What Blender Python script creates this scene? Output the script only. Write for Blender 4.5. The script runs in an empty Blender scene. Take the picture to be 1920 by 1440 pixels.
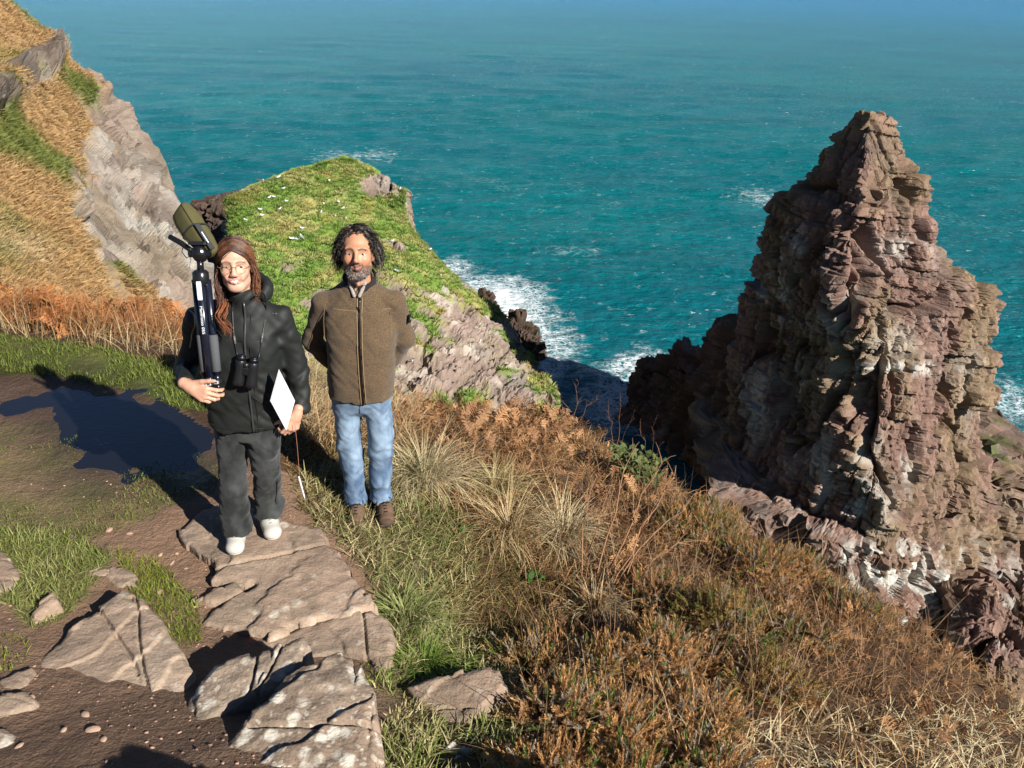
import bpy, math, random
import numpy as np

random.seed(11)
SC = bpy.context.scene
COL = SC.collection
RAD = math.radians

# ------------------------------------------------------------------ camera
PITCH, ROLL, FPX, CAM_H = 27.9, 1.8, 1442.0, 2.7      # lens and aim read from the photograph (1920x1440 px)
_a, _r = RAD(90 - PITCH), RAD(ROLL)
_Rx = np.array([[1, 0, 0], [0, math.cos(_a), -math.sin(_a)], [0, math.sin(_a), math.cos(_a)]])
_Rz = np.array([[math.cos(_r), -math.sin(_r), 0], [math.sin(_r), math.cos(_r), 0], [0, 0, 1]])
CR = _Rx @ _Rz
CC = np.array([0.0, 0.0, CAM_H])
cam_d = bpy.data.cameras.new('camera')
cam = bpy.data.objects.new('camera', cam_d)
COL.objects.link(cam)
cam_d.sensor_width = 36.0
cam_d.lens = 36.0 * FPX / 1920.0
cam_d.clip_start = 0.05
cam_d.clip_end = 60000
from mathutils import Matrix, Vector
cam.matrix_world = Matrix.Translation(Vector(CC)) @ Matrix([list(r) for r in CR]).to_4x4()
SC.camera = cam

# ------------------------------------------------------------------ sun, sky, exposure
SUN_EL, SUN_AZ = 32.0, 49.0                # shadows fall forward and 49 degrees to the left
SUN = np.array([math.sin(RAD(SUN_AZ)) * math.cos(RAD(SUN_EL)), -math.cos(RAD(SUN_AZ)) * math.cos(RAD(SUN_EL)), math.sin(RAD(SUN_EL))])
world = bpy.data.worlds.new('World')
SC.world = world
world.use_nodes = True
_nt = world.node_tree
_sky = _nt.nodes.new('ShaderNodeTexSky')
_sky.sky_type = 'NISHITA'
_sky.sun_disc = False
_sky.sun_elevation = RAD(SUN_EL)
_sky.sun_rotation = math.atan2(SUN[0], SUN[1])
_sky.air_density = 0.5
_sky.dust_density = 0.0
_sky.ozone_density = 3.0
_bg = _nt.nodes['Background']
_bg.inputs[1].default_value = 0.05
_nt.links.new(_sky.outputs[0], _bg.inputs[0])
sun_d = bpy.data.lights.new('sun', 'SUN')
sun_d.energy = 5.0
sun_d.angle = RAD(0.53)
sun_d.color = (1.0, 0.96, 0.90)
sun_o = bpy.data.objects.new('sun', sun_d)
COL.objects.link(sun_o)
sun_o.rotation_euler = Vector(SUN).to_track_quat('Z', 'Y').to_euler()
sun_o.location = (20, -20, 30)
SC.view_settings.view_transform = 'Standard'
SC.view_settings.look = 'None'
SC.view_settings.exposure = 1.0
SC.view_settings.gamma = 1.0
SC.view_settings.use_curve_mapping = False
SC.cycles.use_denoising = True
SC.cycles.max_bounces = 4
SC.cycles.diffuse_bounces = 1
SC.cycles.glossy_bounces = 2
SC.cycles.use_adaptive_sampling = True
SC.cycles.adaptive_threshold = 0.02
SC.cycles.transparent_max_bounces = 8

SEA = CAM_H - 45.0                          # sea level

# ------------------------------------------------------------------ helpers: pixels to places
def ray(px, py):
    return CR @ np.array([(px - 960) / FPX, -(py - 720) / FPX, -1.0])
def atz(px, py, z):                          # where a pixel meets the level z
    d = ray(px, py)
    return CC + d * ((z - CC[2]) / d[2])
def aty(px, py, Y):                          # where a pixel meets the distance Y
    d = ray(px, py)
    return CC + d * (Y / d[1])
def proj(P):
    q = (np.asarray(P, float) - CC) @ CR
    return 960 + FPX * q[..., 0] / -q[..., 2], 720 - FPX * q[..., 1] / -q[..., 2]

# ------------------------------------------------------------------ helpers: noise
def _h(ix, iy, iz, seed):
    with np.errstate(over='ignore'):
        h = (ix.astype(np.int64) * 73856093) ^ (iy.astype(np.int64) * 19349663) ^ (iz.astype(np.int64) * 83492791) ^ (seed * 2654435761)
        h = h.astype(np.uint64) & np.uint64(0xffffffff)
        h ^= h >> np.uint64(16); h = (h * np.uint64(0x7feb352d)) & np.uint64(0xffffffff)
        h ^= h >> np.uint64(15); h = (h * np.uint64(0x846ca68b)) & np.uint64(0xffffffff)
        h ^= h >> np.uint64(16)
    return h.astype(np.float64) / 4294967295.0
def vnoise(P, seed=0):                       # value noise, about -1..1
    P = np.asarray(P, float)
    i = np.floor(P).astype(np.int64); f = P - i
    u = f * f * (3 - 2 * f)
    out = 0
    for dx in (0, 1):
        wx = u[..., 0] if dx else 1 - u[..., 0]
        for dy in (0, 1):
            wy = u[..., 1] if dy else 1 - u[..., 1]
            for dz in (0, 1):
                wz = u[..., 2] if dz else 1 - u[..., 2]
                out = out + wx * wy * wz * _h(i[..., 0] + dx, i[..., 1] + dy, i[..., 2] + dz, seed)
    return out * 2 - 1
def fbm(P, o=4, seed=0, gain=0.5):
    P = np.asarray(P, float); t = 0; a = 1; n = 0
    for k in range(o):
        t = t + a * vnoise(P * (2.03 ** k) + 17.3 * k, seed + k); n += a; a *= gain
    return t / n
def sstep(a, b, x):
    t = np.clip((x - a) / (b - a), 0, 1)
    return t * t * (3 - 2 * t)
def lin(r, g, b):                            # 8-bit picture colour to linear
    c = np.array([r, g, b]) / 255.0
    return np.where(c <= 0.04045, c / 12.92, ((c + 0.055) / 1.055) ** 2.4)

def strata(P, dip, th, wa, wb, seed):
    """Cracked bedding: returns a random value per block and the distance to the block's edges (0..0.5)."""
    Q = P @ dip.T
    def cut(t, s, k=None):
        i = np.floor(t).astype(np.int64); f = t - i
        z = np.zeros_like(i) if k is None else k
        o = 0.5 * _h(i, z, z * 0 + 3, s)
        lo = f < o
        i2 = np.where(lo, i - 1, i)
        o2 = 0.5 * _h(i2, z, z * 0 + 3, s); on = 0.5 * _h(i2 + 1, z, z * 0 + 3, s)
        start = i2 + o2; end = i2 + 1 + on
        return i2, np.minimum(t - start, end - t)
    k, ek = cut(Q[..., 2] / th, seed)
    one = np.zeros_like(k)
    sa = 0.6 + 0.9 * _h(k, one + 1, one, seed + 5)
    i, ea = cut(Q[..., 0] / (wa * sa) + 9 * _h(k, one + 2, one, seed + 6), seed + 1, k)
    sb = 0.6 + 0.9 * _h(k, one + 4, one, seed + 5)
    j, eb = cut(Q[..., 1] / (wb * sb) + 9 * _h(k, one + 3, one, seed + 7), seed + 2, k)
    return _h(k, i, j, seed + 9), ek * th, np.minimum(ea * wa, eb * wb), _h(k, one + 8, one, seed + 3)

def rotm(ax, deg):
    c, s = math.cos(RAD(deg)), math.sin(RAD(deg))
    if ax == 'x': return np.array([[1, 0, 0], [0, c, -s], [0, s, c]])
    if ax == 'y': return np.array([[c, 0, s], [0, 1, 0], [-s, 0, c]])
    return np.array([[c, -s, 0], [s, c, 0], [0, 0, 1]])

# ------------------------------------------------------------------ helpers: objects
def tag(o, label=None, cat=None, group=None, kind=None):
    if label: o['label'] = label
    if cat: o['category'] = cat
    if group: o['group'] = group
    if kind: o['kind'] = kind
    return o
def empty(name, loc=(0, 0, 0), label=None, cat=None, group=None):
    o = bpy.data.objects.new(name, None)
    o.empty_display_size = 0.1
    o.location = loc
    COL.objects.link(o)
    return tag(o, label, cat, group)
def mesh(name, V, F, mat, col=None, smooth=False, attrs=None, parent=None, mats=None, midx=None, origin=None):
    """One mesh object. V (n,3) world positions, F (m,3) / (m,4) or a list of such arrays, col (n,3) linear colours."""
    V = np.asarray(V, np.float32)
    if origin is None:
        origin = np.array([0, 0, 0.0]) if parent is None else None
    Fs = F if isinstance(F, list) else [F]
    Fs = [np.asarray(f, np.int32) for f in Fs if len(f)]
    me = bpy.data.meshes.new(name)
    off = np.zeros(3)
    if parent is not None:
        root = parent
        while root.parent: root = root.parent
        off = np.array(root.location)
        origin = off
    VV = V - np.asarray(origin, np.float32)
    me.vertices.add(len(V))
    me.vertices.foreach_set('co', np.ascontiguousarray(VV, np.float32).ravel())
    li = np.concatenate([f.ravel() for f in Fs]); tot = np.concatenate([np.full(len(f), f.shape[1], np.int32) for f in Fs])
    st = np.concatenate([[0], np.cumsum(tot)[:-1]]).astype(np.int32)
    me.loops.add(len(li)); me.loops.foreach_set('vertex_index', li.astype(np.int32))
    me.polygons.add(len(tot)); me.polygons.foreach_set('loop_start', st)
    if smooth is True:
        me.polygons.foreach_set('use_smooth', np.ones(len(tot), bool))
    else:
        me.polygons.foreach_set('use_smooth', np.zeros(len(tot), bool))
    for m in (mats or [mat]): me.materials.append(m)
    if midx is not None: me.polygons.foreach_set('material_index', np.asarray(midx, np.int32))
    if col is not None:
        c = np.ones((len(V), 4), np.float32); c[:, :3] = col
        at = me.attributes.new('Col', 'FLOAT_COLOR', 'POINT'); at.data.foreach_set('color', c.ravel())
    for k, v in (attrs or {}).items():
        at = me.attributes.new(k, 'FLOAT', 'POINT'); at.data.foreach_set('value', np.asarray(v, np.float32))
    me.update(calc_edges=True)
    o = bpy.data.objects.new(name, me)
    COL.objects.link(o)
    if parent is not None:
        o.parent = parent                       # part coordinates are relative to the parent's origin
    else:
        o.location = origin
    return o
def gridfaces(n, m, wrap=False):
    """Quads of an n x m vertex lattice (row-major); wrap joins the last column to the first."""
    i = np.arange(n - 1)[:, None]; j = np.arange(m if wrap else m - 1)[None, :]
    j2 = (j + 1) % m
    return np.stack([i * m + j, i * m + j2, (i + 1) * m + j2, (i + 1) * m + j], -1).reshape(-1, 4)
class Build:
    """Collects pieces of one mesh."""
    def __init__(s): s.V = []; s.F3 = []; s.F4 = []; s.C = []; s.n = 0
    def add(s, V, F, c=(0.5, 0.5, 0.5)):
        V = np.asarray(V, float); F = np.asarray(F)
        (s.F3 if F.shape[1] == 3 else s.F4).append(F + s.n)
        s.V.append(V); s.C.append(np.broadcast_to(np.asarray(c, float), V.shape)); s.n += len(V)
        return s
    def out(s, name, mat, **kw):
        F = []
        if s.F3: F.append(np.concatenate(s.F3))
        if s.F4: F.append(np.concatenate(s.F4))
        return mesh(name, np.concatenate(s.V), F, mat, col=np.concatenate(s.C), **kw)
def scatter(TV, TF, pos, rot, scale, TC=None, tint=None):
    """Many copies of a template joined: TV (k,3), TF (q,3|4), pos (n,3), rot (n,3,3), scale (n,) or (n,3), tint (n,3)."""
    n, k = len(pos), len(TV)
    sc = np.asarray(scale, float)
    if sc.ndim == 1: sc = np.repeat(sc[:, None], 3, 1)
    V = np.einsum('nij,nkj->nki', rot, TV[None] * sc[:, None, :]) + pos[:, None, :]
    F = (TF[None] + (np.arange(n) * k)[:, None, None]).reshape(-1, TF.shape[1])
    C = np.ones((n, k, 3)) if TC is None else np.repeat(TC[None], n, 0)
    if tint is not None: C = C * tint[:, None, :]
    return V.reshape(-1, 3), F, C.reshape(-1, 3)
def frames(nrm, spin):
    """Rotation matrices whose local z is nrm, spun by the angle spin."""
    nrm = nrm / np.linalg.norm(nrm, axis=1, keepdims=True)
    up = np.where(np.abs(nrm[:, 2:3]) < 0.95, [[0, 0, 1.0]], [[1.0, 0, 0]])
    x = np.cross(up, nrm); x /= np.linalg.norm(x, axis=1, keepdims=True)
    y = np.cross(nrm, x)
    c, s = np.cos(spin)[:, None], np.sin(spin)[:, None]
    return np.stack([x * c + y * s, -x * s + y * c, nrm], -1)

def tube(pts, rad, n=8, cap=True):
    """A tube along points; rad a number or one per point."""
    P = np.asarray(pts, float); m = len(P)
    r = np.broadcast_to(np.asarray(rad, float), (m,))
    T = np.gradient(P, axis=0); T /= np.linalg.norm(T, axis=1, keepdims=True) + 1e-12
    a = np.array([0, 0, 1.0]) if abs(T[0][2]) < 0.9 else np.array([1.0, 0, 0])
    N = np.cross(T[0], a); N /= np.linalg.norm(N)
    V = []
    for i in range(m):
        N = N - T[i] * (N @ T[i]); N /= np.linalg.norm(N) + 1e-12
        B = np.cross(T[i], N)
        t = np.linspace(0, 2 * math.pi, n, endpoint=False)
        V.append(P[i] + r[i] * (np.cos(t)[:, None] * N + np.sin(t)[:, None] * B))
    F = gridfaces(m, n, True)
    V = np.concatenate(V)
    if cap:
        V = np.concatenate([V, P[:1], P[-1:]])
        j = np.arange(n); j2 = (j + 1) % n
        F = np.concatenate([F, np.stack([j2, j, np.full(n, m * n), np.full(n, m * n)], 1), np.stack([(m - 1) * n + j, (m - 1) * n + j2, np.full(n, m * n + 1), np.full(n, m * n + 1)], 1)])
        F3 = F[-2 * n:, :3]; F = F[:-2 * n]
        return V, F, F3
    return V, F, np.zeros((0, 3), int)
def add_tube(b, pts, rad, c=(0.5, 0.5, 0.5), n=8):
    V, F, F3 = tube(pts, rad, n)
    k = b.n
    b.add(V, F, c)
    if len(F3): b.F3.append(F3 + k)
def add_box(b, c0, ax, ay, az, c=(0.5, 0.5, 0.5), bev=0.0):
    """A box with centre c0 and half-axes ax, ay, az (vectors), edges chamfered by bev (fraction)."""
    c0, ax, ay, az = [np.asarray(v, float) for v in (c0, ax, ay, az)]
    if bev <= 0:
        s = np.array([[-1, -1, -1], [1, -1, -1], [1, 1, -1], [-1, 1, -1], [-1, -1, 1], [1, -1, 1], [1, 1, 1], [-1, 1, 1]], float)
        V = c0 + s[:, :1] * ax + s[:, 1:2] * ay + s[:, 2:] * az
        b.add(V, [[0, 3, 2, 1], [4, 5, 6, 7], [0, 1, 5, 4], [1, 2, 6, 5], [2, 3, 7, 6], [3, 0, 4, 7]], c)
        return
    k = 1 - bev
    lv = [(-1, k), (-k, 1), (k, 1), (1, k)]
    ring = lambda q, w: [(-w, -w * q), (-w * q, -w), (w * q, -w), (w, -w * q), (w, w * q), (w * q, w), (-w * q, w), (-w, w * q)]
    V = []
    for z, w in lv:
        for x, y in ring(k, w): V.append(c0 + x * ax + y * ay + z * az)
    F = gridfaces(4, 8, True)
    n0 = b.n
    b.add(V, F, c)
    for base, rev in ((0, True), (24, False)):
        q = [[base, base + 1, base + 2, base + 3], [base, base + 3, base + 4, base + 7], [base + 4, base + 5, base + 6, base + 7]]
        if rev: q = [t[::-1] for t in q]
        b.F4.append(np.array(q) + n0)

# ------------------------------------------------------------------ helpers: materials
class NT:
    def __init__(s, name):
        s.m = bpy.data.materials.new(name); s.m.use_nodes = True
        s.t = s.m.node_tree; s.bsdf = s.t.nodes['Principled BSDF']; s.out = s.t.nodes['Material Output']
    def n(s, kind, **kw):
        d = s.t.nodes.new('ShaderNode' + kind)
        for k, v in kw.items():
            if isinstance(v, dict) and k == 'i':
                for kk, vv in v.items(): s.put(d.inputs[kk], vv)
            else: setattr(d, k, v)
        return d
    def put(s, sock, v):
        if isinstance(v, bpy.types.NodeSocket): s.t.links.new(v, sock)
        elif isinstance(v, (tuple, list, np.ndarray)):
            v = [float(x) for x in v]
            sock.default_value = v + [1.0] if (len(v) == 3 and sock.type == 'RGBA') else v
        else: sock.default_value = v
    def set(s, **kw):
        for k, v in kw.items(): s.put(s.bsdf.inputs[k.replace('_', ' ')], v)
        return s
    def attr(s, name, out='Color'):
        return s.n('Attribute', attribute_name=name).outputs[out]
    def pos(s): return s.n('NewGeometry').outputs['Position']
    def obj(s): return s.n('TexCoord').outputs['Object']
    def noise(s, vec, scale, detail=4, rough=0.55, out='Fac', dist=0.0):
        d = s.n('TexNoise'); s.put(d.inputs['Vector'], vec); d.inputs['Scale'].default_value = scale
        d.inputs['Detail'].default_value = detail; d.inputs['Roughness'].default_value = rough; d.inputs['Distortion'].default_value = dist
        return d.outputs[out]
    def voro(s, vec, scale, feature='F1', out='Distance', rand=1.0):
        d = s.n('TexVoronoi', feature=feature); s.put(d.inputs['Vector'], vec); d.inputs['Scale'].default_value = scale
        d.inputs['Randomness'].default_value = rand
        return d.outputs[out]
    def mapv(s, vec, scale=(1, 1, 1), rot=(0, 0, 0)):
        d = s.n('Mapping'); s.put(d.inputs['Vector'], vec); d.inputs['Scale'].default_value = scale; d.inputs['Rotation'].default_value = rot
        return d.outputs[0]
    def ramp(s, fac, stops):
        d = s.n('ValToRGB'); s.put(d.inputs[0], fac); e = d.color_ramp.elements
        while len(e) < len(stops): e.new(0.5)
        for k, (p, c) in enumerate(stops):
            e[k].position = p
            e[k].color = (c, c, c, 1) if isinstance(c, (int, float)) else tuple(float(x) for x in c) + (1,)
        return d.outputs[0]
    def mix(s, fac, a, b, mode='MIX'):
        d = s.n('MixRGB', blend_type=mode)
        s.put(d.inputs[0], fac); s.put(d.inputs[1], a); s.put(d.inputs[2], b)
        return d.outputs[0]
    def math(s, op, a, b=0.0):
        d = s.n('Math', operation=op); s.put(d.inputs[0], a); s.put(d.inputs[1], b)
        return d.outputs[0]
    def bump(s, h, strength=0.5, dist=0.05):
        d = s.n('Bump'); s.put(d.inputs['Height'], h); d.inputs['Strength'].default_value = strength; d.inputs['Distance'].default_value = dist
        s.t.links.new(d.outputs[0], s.bsdf.inputs['Normal'])
        return d
def matte(name, rough=0.8, var=0.25, scale=30.0, bump=0.0, bscale=80.0, bdist=0.01, spec=0.3, base=None):
    """Colour from the mesh's own colour (or base), varied by noise, with a fine relief."""
    t = NT(name)
    c = t.attr('Col') if base is None else base
    n = t.noise(t.obj(), scale, 4)
    f = t.math('ADD', t.math('MULTIPLY', n, 2 * var), 1.0 - var)
    cc = t.n('CombineXYZ', i={0: f, 1: f, 2: f}).outputs[0]
    t.set(Base_Color=t.mix(1.0, c, cc, 'MULTIPLY'), Roughness=rough, Specular_IOR_Level=spec)
    if bump > 0: t.bump(t.noise(t.obj(), bscale, 3), bump, bdist)
    return t.m
# ================================================================== sea
def make_sea():
    t = NT('sea_water')
    P = t.pos()
    foam_a = t.attr('foam', 'Fac')
    # water body: teal, a little greener where it is shallow or stirred up
    big = t.noise(t.mapv(P, (0.6, 1, 1)), 0.012, 4)
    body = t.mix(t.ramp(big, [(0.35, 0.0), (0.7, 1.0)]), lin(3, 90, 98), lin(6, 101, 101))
    body = t.mix(t.attr('deep', 'Fac'), body, lin(14, 108, 140))  # water turns bluer with distance
    wave_tone = t.noise(t.mapv(P, (0.011, 0.055, 1), (0, 0, 0.06)), 1.0, 9, 0.8)  # light and dark of the waves painted into the water colour
    wf = t.math('ADD', t.math('MULTIPLY', wave_tone, 1.2), 0.42)
    body = t.mix(1.0, body, t.n('CombineXYZ', i={0: wf, 1: wf, 2: wf}).outputs[0], 'MULTIPLY')
    # caps: small broken streaks along the crests
    m1 = t.noise(t.mapv(P, (0.3, 0.6, 1), (0, 0, 0.12)), 1.0, 4, 0.68)
    m2 = t.noise(t.mapv(P, (0.02, 0.035, 1)), 1.0, 3)
    caps = t.math('MULTIPLY', t.ramp(t.math('ADD', t.math('ADD', m1, t.math('MULTIPLY', t.attr('crest', 'Fac'), 0.05)), t.math('MULTIPLY', t.math('SUBTRACT', m2, 0.5), 0.35)), [(0.725, 0.0), (0.79, 1.0)]), 1.0)
    # lace: foam drawn out in strings by the swell
    warp = t.noise(P, 0.35, 3, out='Color')
    wp = t.n('VectorMath', operation='ADD', i={0: P, 1: t.n('VectorMath', operation='SCALE', i={0: warp, 3: 3.0}).outputs[0]}).outputs[0]
    lace = t.ramp(t.voro(wp, 0.55, 'DISTANCE_TO_EDGE'), [(0.0, 1.0), (0.14, 0.0)])
    lace2 = t.ramp(t.voro(wp, 1.6, 'DISTANCE_TO_EDGE'), [(0.0, 1.0), (0.22, 0.0)])
    la = t.math('MAXIMUM', t.math('MULTIPLY', lace, 0.9), t.math('MULTIPLY', lace2, 0.75))
    nz = t.noise(P, 0.5, 5, 0.65)
    f1 = t.math('MULTIPLY', la, t.ramp(t.math('ADD', foam_a, t.math('MULTIPLY', t.math('SUBTRACT', nz, 0.5), 1.2)), [(0.12, 0.0), (0.55, 1.0)]))
    f2 = t.ramp(t.math('ADD', foam_a, t.math('MULTIPLY', t.math('SUBTRACT', nz, 0.5), 0.9)), [(0.62, 0.0), (0.9, 1.0)])
    near = t.math('SUBTRACT', 1.0, t.attr('far', 'Fac'))
    sl = t.math('MULTIPLY', t.math('MULTIPLY', t.math('MULTIPLY', lace, near), t.ramp(t.noise(P, 0.045, 4, 0.6), [(0.6, 0.0), (0.72, 1.0)])), 0.22)
    foam = t.math('MINIMUM', t.math('ADD', t.math('MAXIMUM', t.math('MAXIMUM', f1, f2), caps), sl), 1.0)
    t.set(Base_Color=t.mix(foam, body, (0.78, 0.82, 0.82)), IOR=1.33,
          Roughness=t.math('ADD', t.math('MULTIPLY', foam, 0.5), 0.16), Specular_IOR_Level=t.math('SUBTRACT', 0.2, t.math('MULTIPLY', t.attr('far', 'Fac'), 0.15)))
    r1 = t.noise(t.mapv(P, (0.55, 1.1, 1), (0, 0, 0.1)), 0.9, 5, 0.62)
    r2 = t.noise(t.mapv(P, (0.4, 1.2, 1), (0, 0, -0.15)), 0.3, 5, 0.62)
    t.bump(t.math('ADD', t.math('MULTIPLY', r1, 0.8), t.math('MULTIPLY', r2, 1.3)), 1.0, 1.0)
    # geometry: a fan of cells round the foot of the cliff, dense in view, real waves
    az = np.concatenate([np.radians(np.linspace(-180, -40, 18)[:-1]), np.radians(np.linspace(-40, 40, 450)), np.radians(np.linspace(40, 180, 18)[1:-1])])
    inv = np.concatenate([np.linspace(1 / 32.0, 1 / 60.0, 40)[:-1], np.linspace(1 / 60.0, 1 / 2500.0, 320)])
    r = np.concatenate([[3.0], 1 / inv, [4000, 8000, 16000, 40000]])
    A, Rr = np.meshgrid(az, r)
    X, Y = np.sin(A) * Rr, np.cos(A) * Rr
    rg = np.random.default_rng(3)
    Z = np.zeros_like(X)
    for k in range(54):
        lam = 2.6 * (60 / 2.6) ** (k / 53.0)
        th = math.pi / 2 + 0.15 + rg.normal(0, 0.42)
        kx, ky = 2 * math.pi / lam * math.cos(th), 2 * math.pi / lam * math.sin(th)
        amp = 0.022 * min(lam, 14) ** 0.42 * (14 / max(lam, 14)) ** .3 * rg.uniform(0.6, 1.3)
        ph = rg.uniform(0, 6.28)
        fade = np.clip(lam / (2.6 * np.maximum(Rr ** 2 * 5.2e-5, Rr * .0031)) * 1.6 - .6, 0, 1)
        Z += fade * amp * np.sin(kx * X + ky * Y + ph + 0.8 * np.sin(0.011 * X * (1 + k % 3) + 0.013 * Y + k))
    g = 0.65 + 0.5 * fbm(np.stack([X * 0.012, Y * 0.02, X * 0], -1), 3, 5)
    Z *= g * 1.0
    V = np.stack([X, Y, SEA + Z], -1).reshape(-1, 3)
    foam_v = np.zeros(X.size)
    for px, py, rad, s in FOAM:
        c = atz(px, py, SEA)
        d = np.hypot((X.ravel() - c[0]), (Y.ravel() - c[1]) * 0.75)
        foam_v = np.maximum(foam_v, s * np.clip(1.15 - d / rad, 0, 1))
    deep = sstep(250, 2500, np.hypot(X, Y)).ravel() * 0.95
    crest = np.clip(Z.ravel() / 0.55, -1, 1.2)
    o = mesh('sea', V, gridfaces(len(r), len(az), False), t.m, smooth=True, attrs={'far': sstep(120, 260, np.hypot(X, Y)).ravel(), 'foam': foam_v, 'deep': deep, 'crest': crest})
    tag(o, kind='structure')
FOAM = [(900, 545, 7, 0.75), (935, 560, 9, 1.0), (962, 590, 7, 0.95), (985, 625, 6, 0.8), (1015, 640, 7, 0.62), (1020, 680, 5, 0.7), (1000, 600, 7, 0.45), (845, 505, 6, 0.6),
        (1185, 690, 4, 0.7), (1180, 740, 6, 0.75), (1150, 760, 6, 0.6), (1225, 685, 5, 0.6), (1140, 720, 6, 0.4), (345, 485, 9, 0.85), (365, 495, 6, 0.8), (355, 465, 9, 0.5), (330, 440, 8, 0.4), (1900, 760, 8, 0.4), (640, 295, 10, 0.28), (700, 290, 10, 0.26), (1430, 370, 9, 0.3)]
make_sea()
# ================================================================== cliffs and stacks
def rock_mat(name, lichen=0.25):
    t = NT(name)
    P = t.obj()
    c = t.attr('Col')
    n1 = t.noise(P, 0.9, 6, 0.6)
    n2 = t.noise(P, 5.0, 5, 0.6)
    f = t.math('ADD', t.math('MULTIPLY', n1, 0.5), t.math('ADD', t.math('MULTIPLY', n2, 0.5), 0.5))
    cc = t.n('CombineXYZ', i={0: f, 1: f, 2: f}).outputs[0]
    c = t.mix(1.0, c, cc, 'MULTIPLY')
    l = t.ramp(t.noise(P, 1.7, 6, 0.7), [(0.58, 0.0), (0.68, lichen)])
    c = t.mix(l, c, (0.42, 0.40, 0.34))
    t.set(Base_Color=c, Roughness=0.9, Specular_IOR_Level=0.2)
    t.bump(t.math('ADD', t.math('MULTIPLY', n2, 0.6), t.noise(t.mapv(P, (1, 1, 4)), 3.0, 5, 0.65)), 0.7, 0.12)
    return t.m
ROCK = rock_mat('sandstone')
def catmull(C, N, axis=0):
    C = np.moveaxis(np.asarray(C, float), axis, 0); n = len(C)
    t = np.linspace(0, n - 1, N) if np.isscalar(N) else np.asarray(N)
    i = np.clip(np.floor(t).astype(int), 0, n - 2); f = (t - i).reshape((-1,) + (1,) * (C.ndim - 1))
    p0, p1, p2, p3 = C[np.maximum(i - 1, 0)], C[i], C[i + 1], C[np.minimum(i + 2, n - 1)]
    o = 0.5 * (2 * p1 + (p2 - p0) * f + (2 * p0 - 5 * p1 + 4 * p2 - p3) * f ** 2 + (3 * p1 - p0 - 3 * p2 + p3) * f ** 3)
    return np.moveaxis(o, 0, axis)
def gridnormals(P, wrap=False):
    du = np.gradient(P, axis=0)
    dv = (np.roll(P, -1, 1) - np.roll(P, 1, 1)) / 2 if wrap else np.gradient(P, axis=1)
    n = np.cross(dv, du)
    return n / (np.linalg.norm(n, axis=-1, keepdims=True) + 1e-9)
DIP = rotm('x', 7) @ rotm('y', -6) @ rotm('z', 33)
def blocky(P, amp=1.0, seed=1, dip=DIP, big=True, sizes=((5.0, 3.4, 0.85), (1.7, 2.0, 0.6), (0.75, 1.1, 0.36), (0.36, 0.55, 0.2))):
    """Bedding ledges and joint blocks at three sizes: outward shift, tone 0..1 and layer tone."""
    W = P + 0.35 * np.stack([fbm(P * 0.16, 3, seed + 1), fbm(P * 0.16, 3, seed + 2), fbm(P * 0.2, 3, seed + 3)], -1)
    d = 0; tone = 0; lay = 0
    for q, (th, w, a) in enumerate(sizes):
        h, e, ev, l = strata(W, dip, th, w, w * 1.3, seed + 11 * q)
        hh = np.floor(h * 4) / 3.0
        d = d + a * (hh - 0.5) * 1.1 + a * 0.35 * (l - 0.5) - 0.5 * a * (1 - sstep(0, 0.10 * w, ev)) * (h > .35) - 0.25 * a * (1 - sstep(0, 0.10 * th, e)) * (l > .5)
        tone = tone + h / len(sizes); lay = lay + l / len(sizes)
    rd = 1 - 2 * np.abs(fbm(P * np.array([0.22, 0.22, 0.1]), 3, seed + 41))
    d = d + 0.6 * fbm(P * 0.13, 4, seed + 40) + 0.35 * rd + 0.06 * fbm(P * 1.6, 3, seed + 44)
    d = d - 1.5 * (1 - sstep(0.0, 0.07, np.abs(fbm(P * np.array([0.2, 0.2, 0.05]) + 3, 3, seed + 46))))      # deep upright fissures
    d = d - np.mean(d)
    return d * amp, tone, lay
PINK, TAN, GREY, DARKR, PALE = lin(152, 120, 106) * 0.56, lin(152, 128, 100) * 0.56, lin(132, 124, 116) * 0.56, lin(92, 72, 62) * 0.55, lin(206, 202, 190) * 0.7
def rock_colour(P, tone, lay, seed=0, guano=0.0, grey=0.3):
    m = sstep(-0.25, 0.35, fbm(P * 0.22, 4, seed + 60))[..., None]
    c = PINK * (1 - m) + TAN * m
    g = (sstep(0.0, 0.5, fbm(P * 0.3 + 9, 4, seed + 61)) * grey)[..., None]
    c = c * (1 - g) + GREY * g
    d = (sstep(0.55, 0.95, lay) * 0.45)[..., None]
    c = c * (1 - d) + DARKR * d
    c = c * (0.55 + 0.9 * tone)[..., None]
    st = fbm(P * np.array([0.55, 0.55, 0.12]), 4, seed + 62)
    w = np.clip(sstep(0.18, 0.42, st) * guano, 0, 1)[..., None]
    return c * (1 - w) + PALE * w
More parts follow.
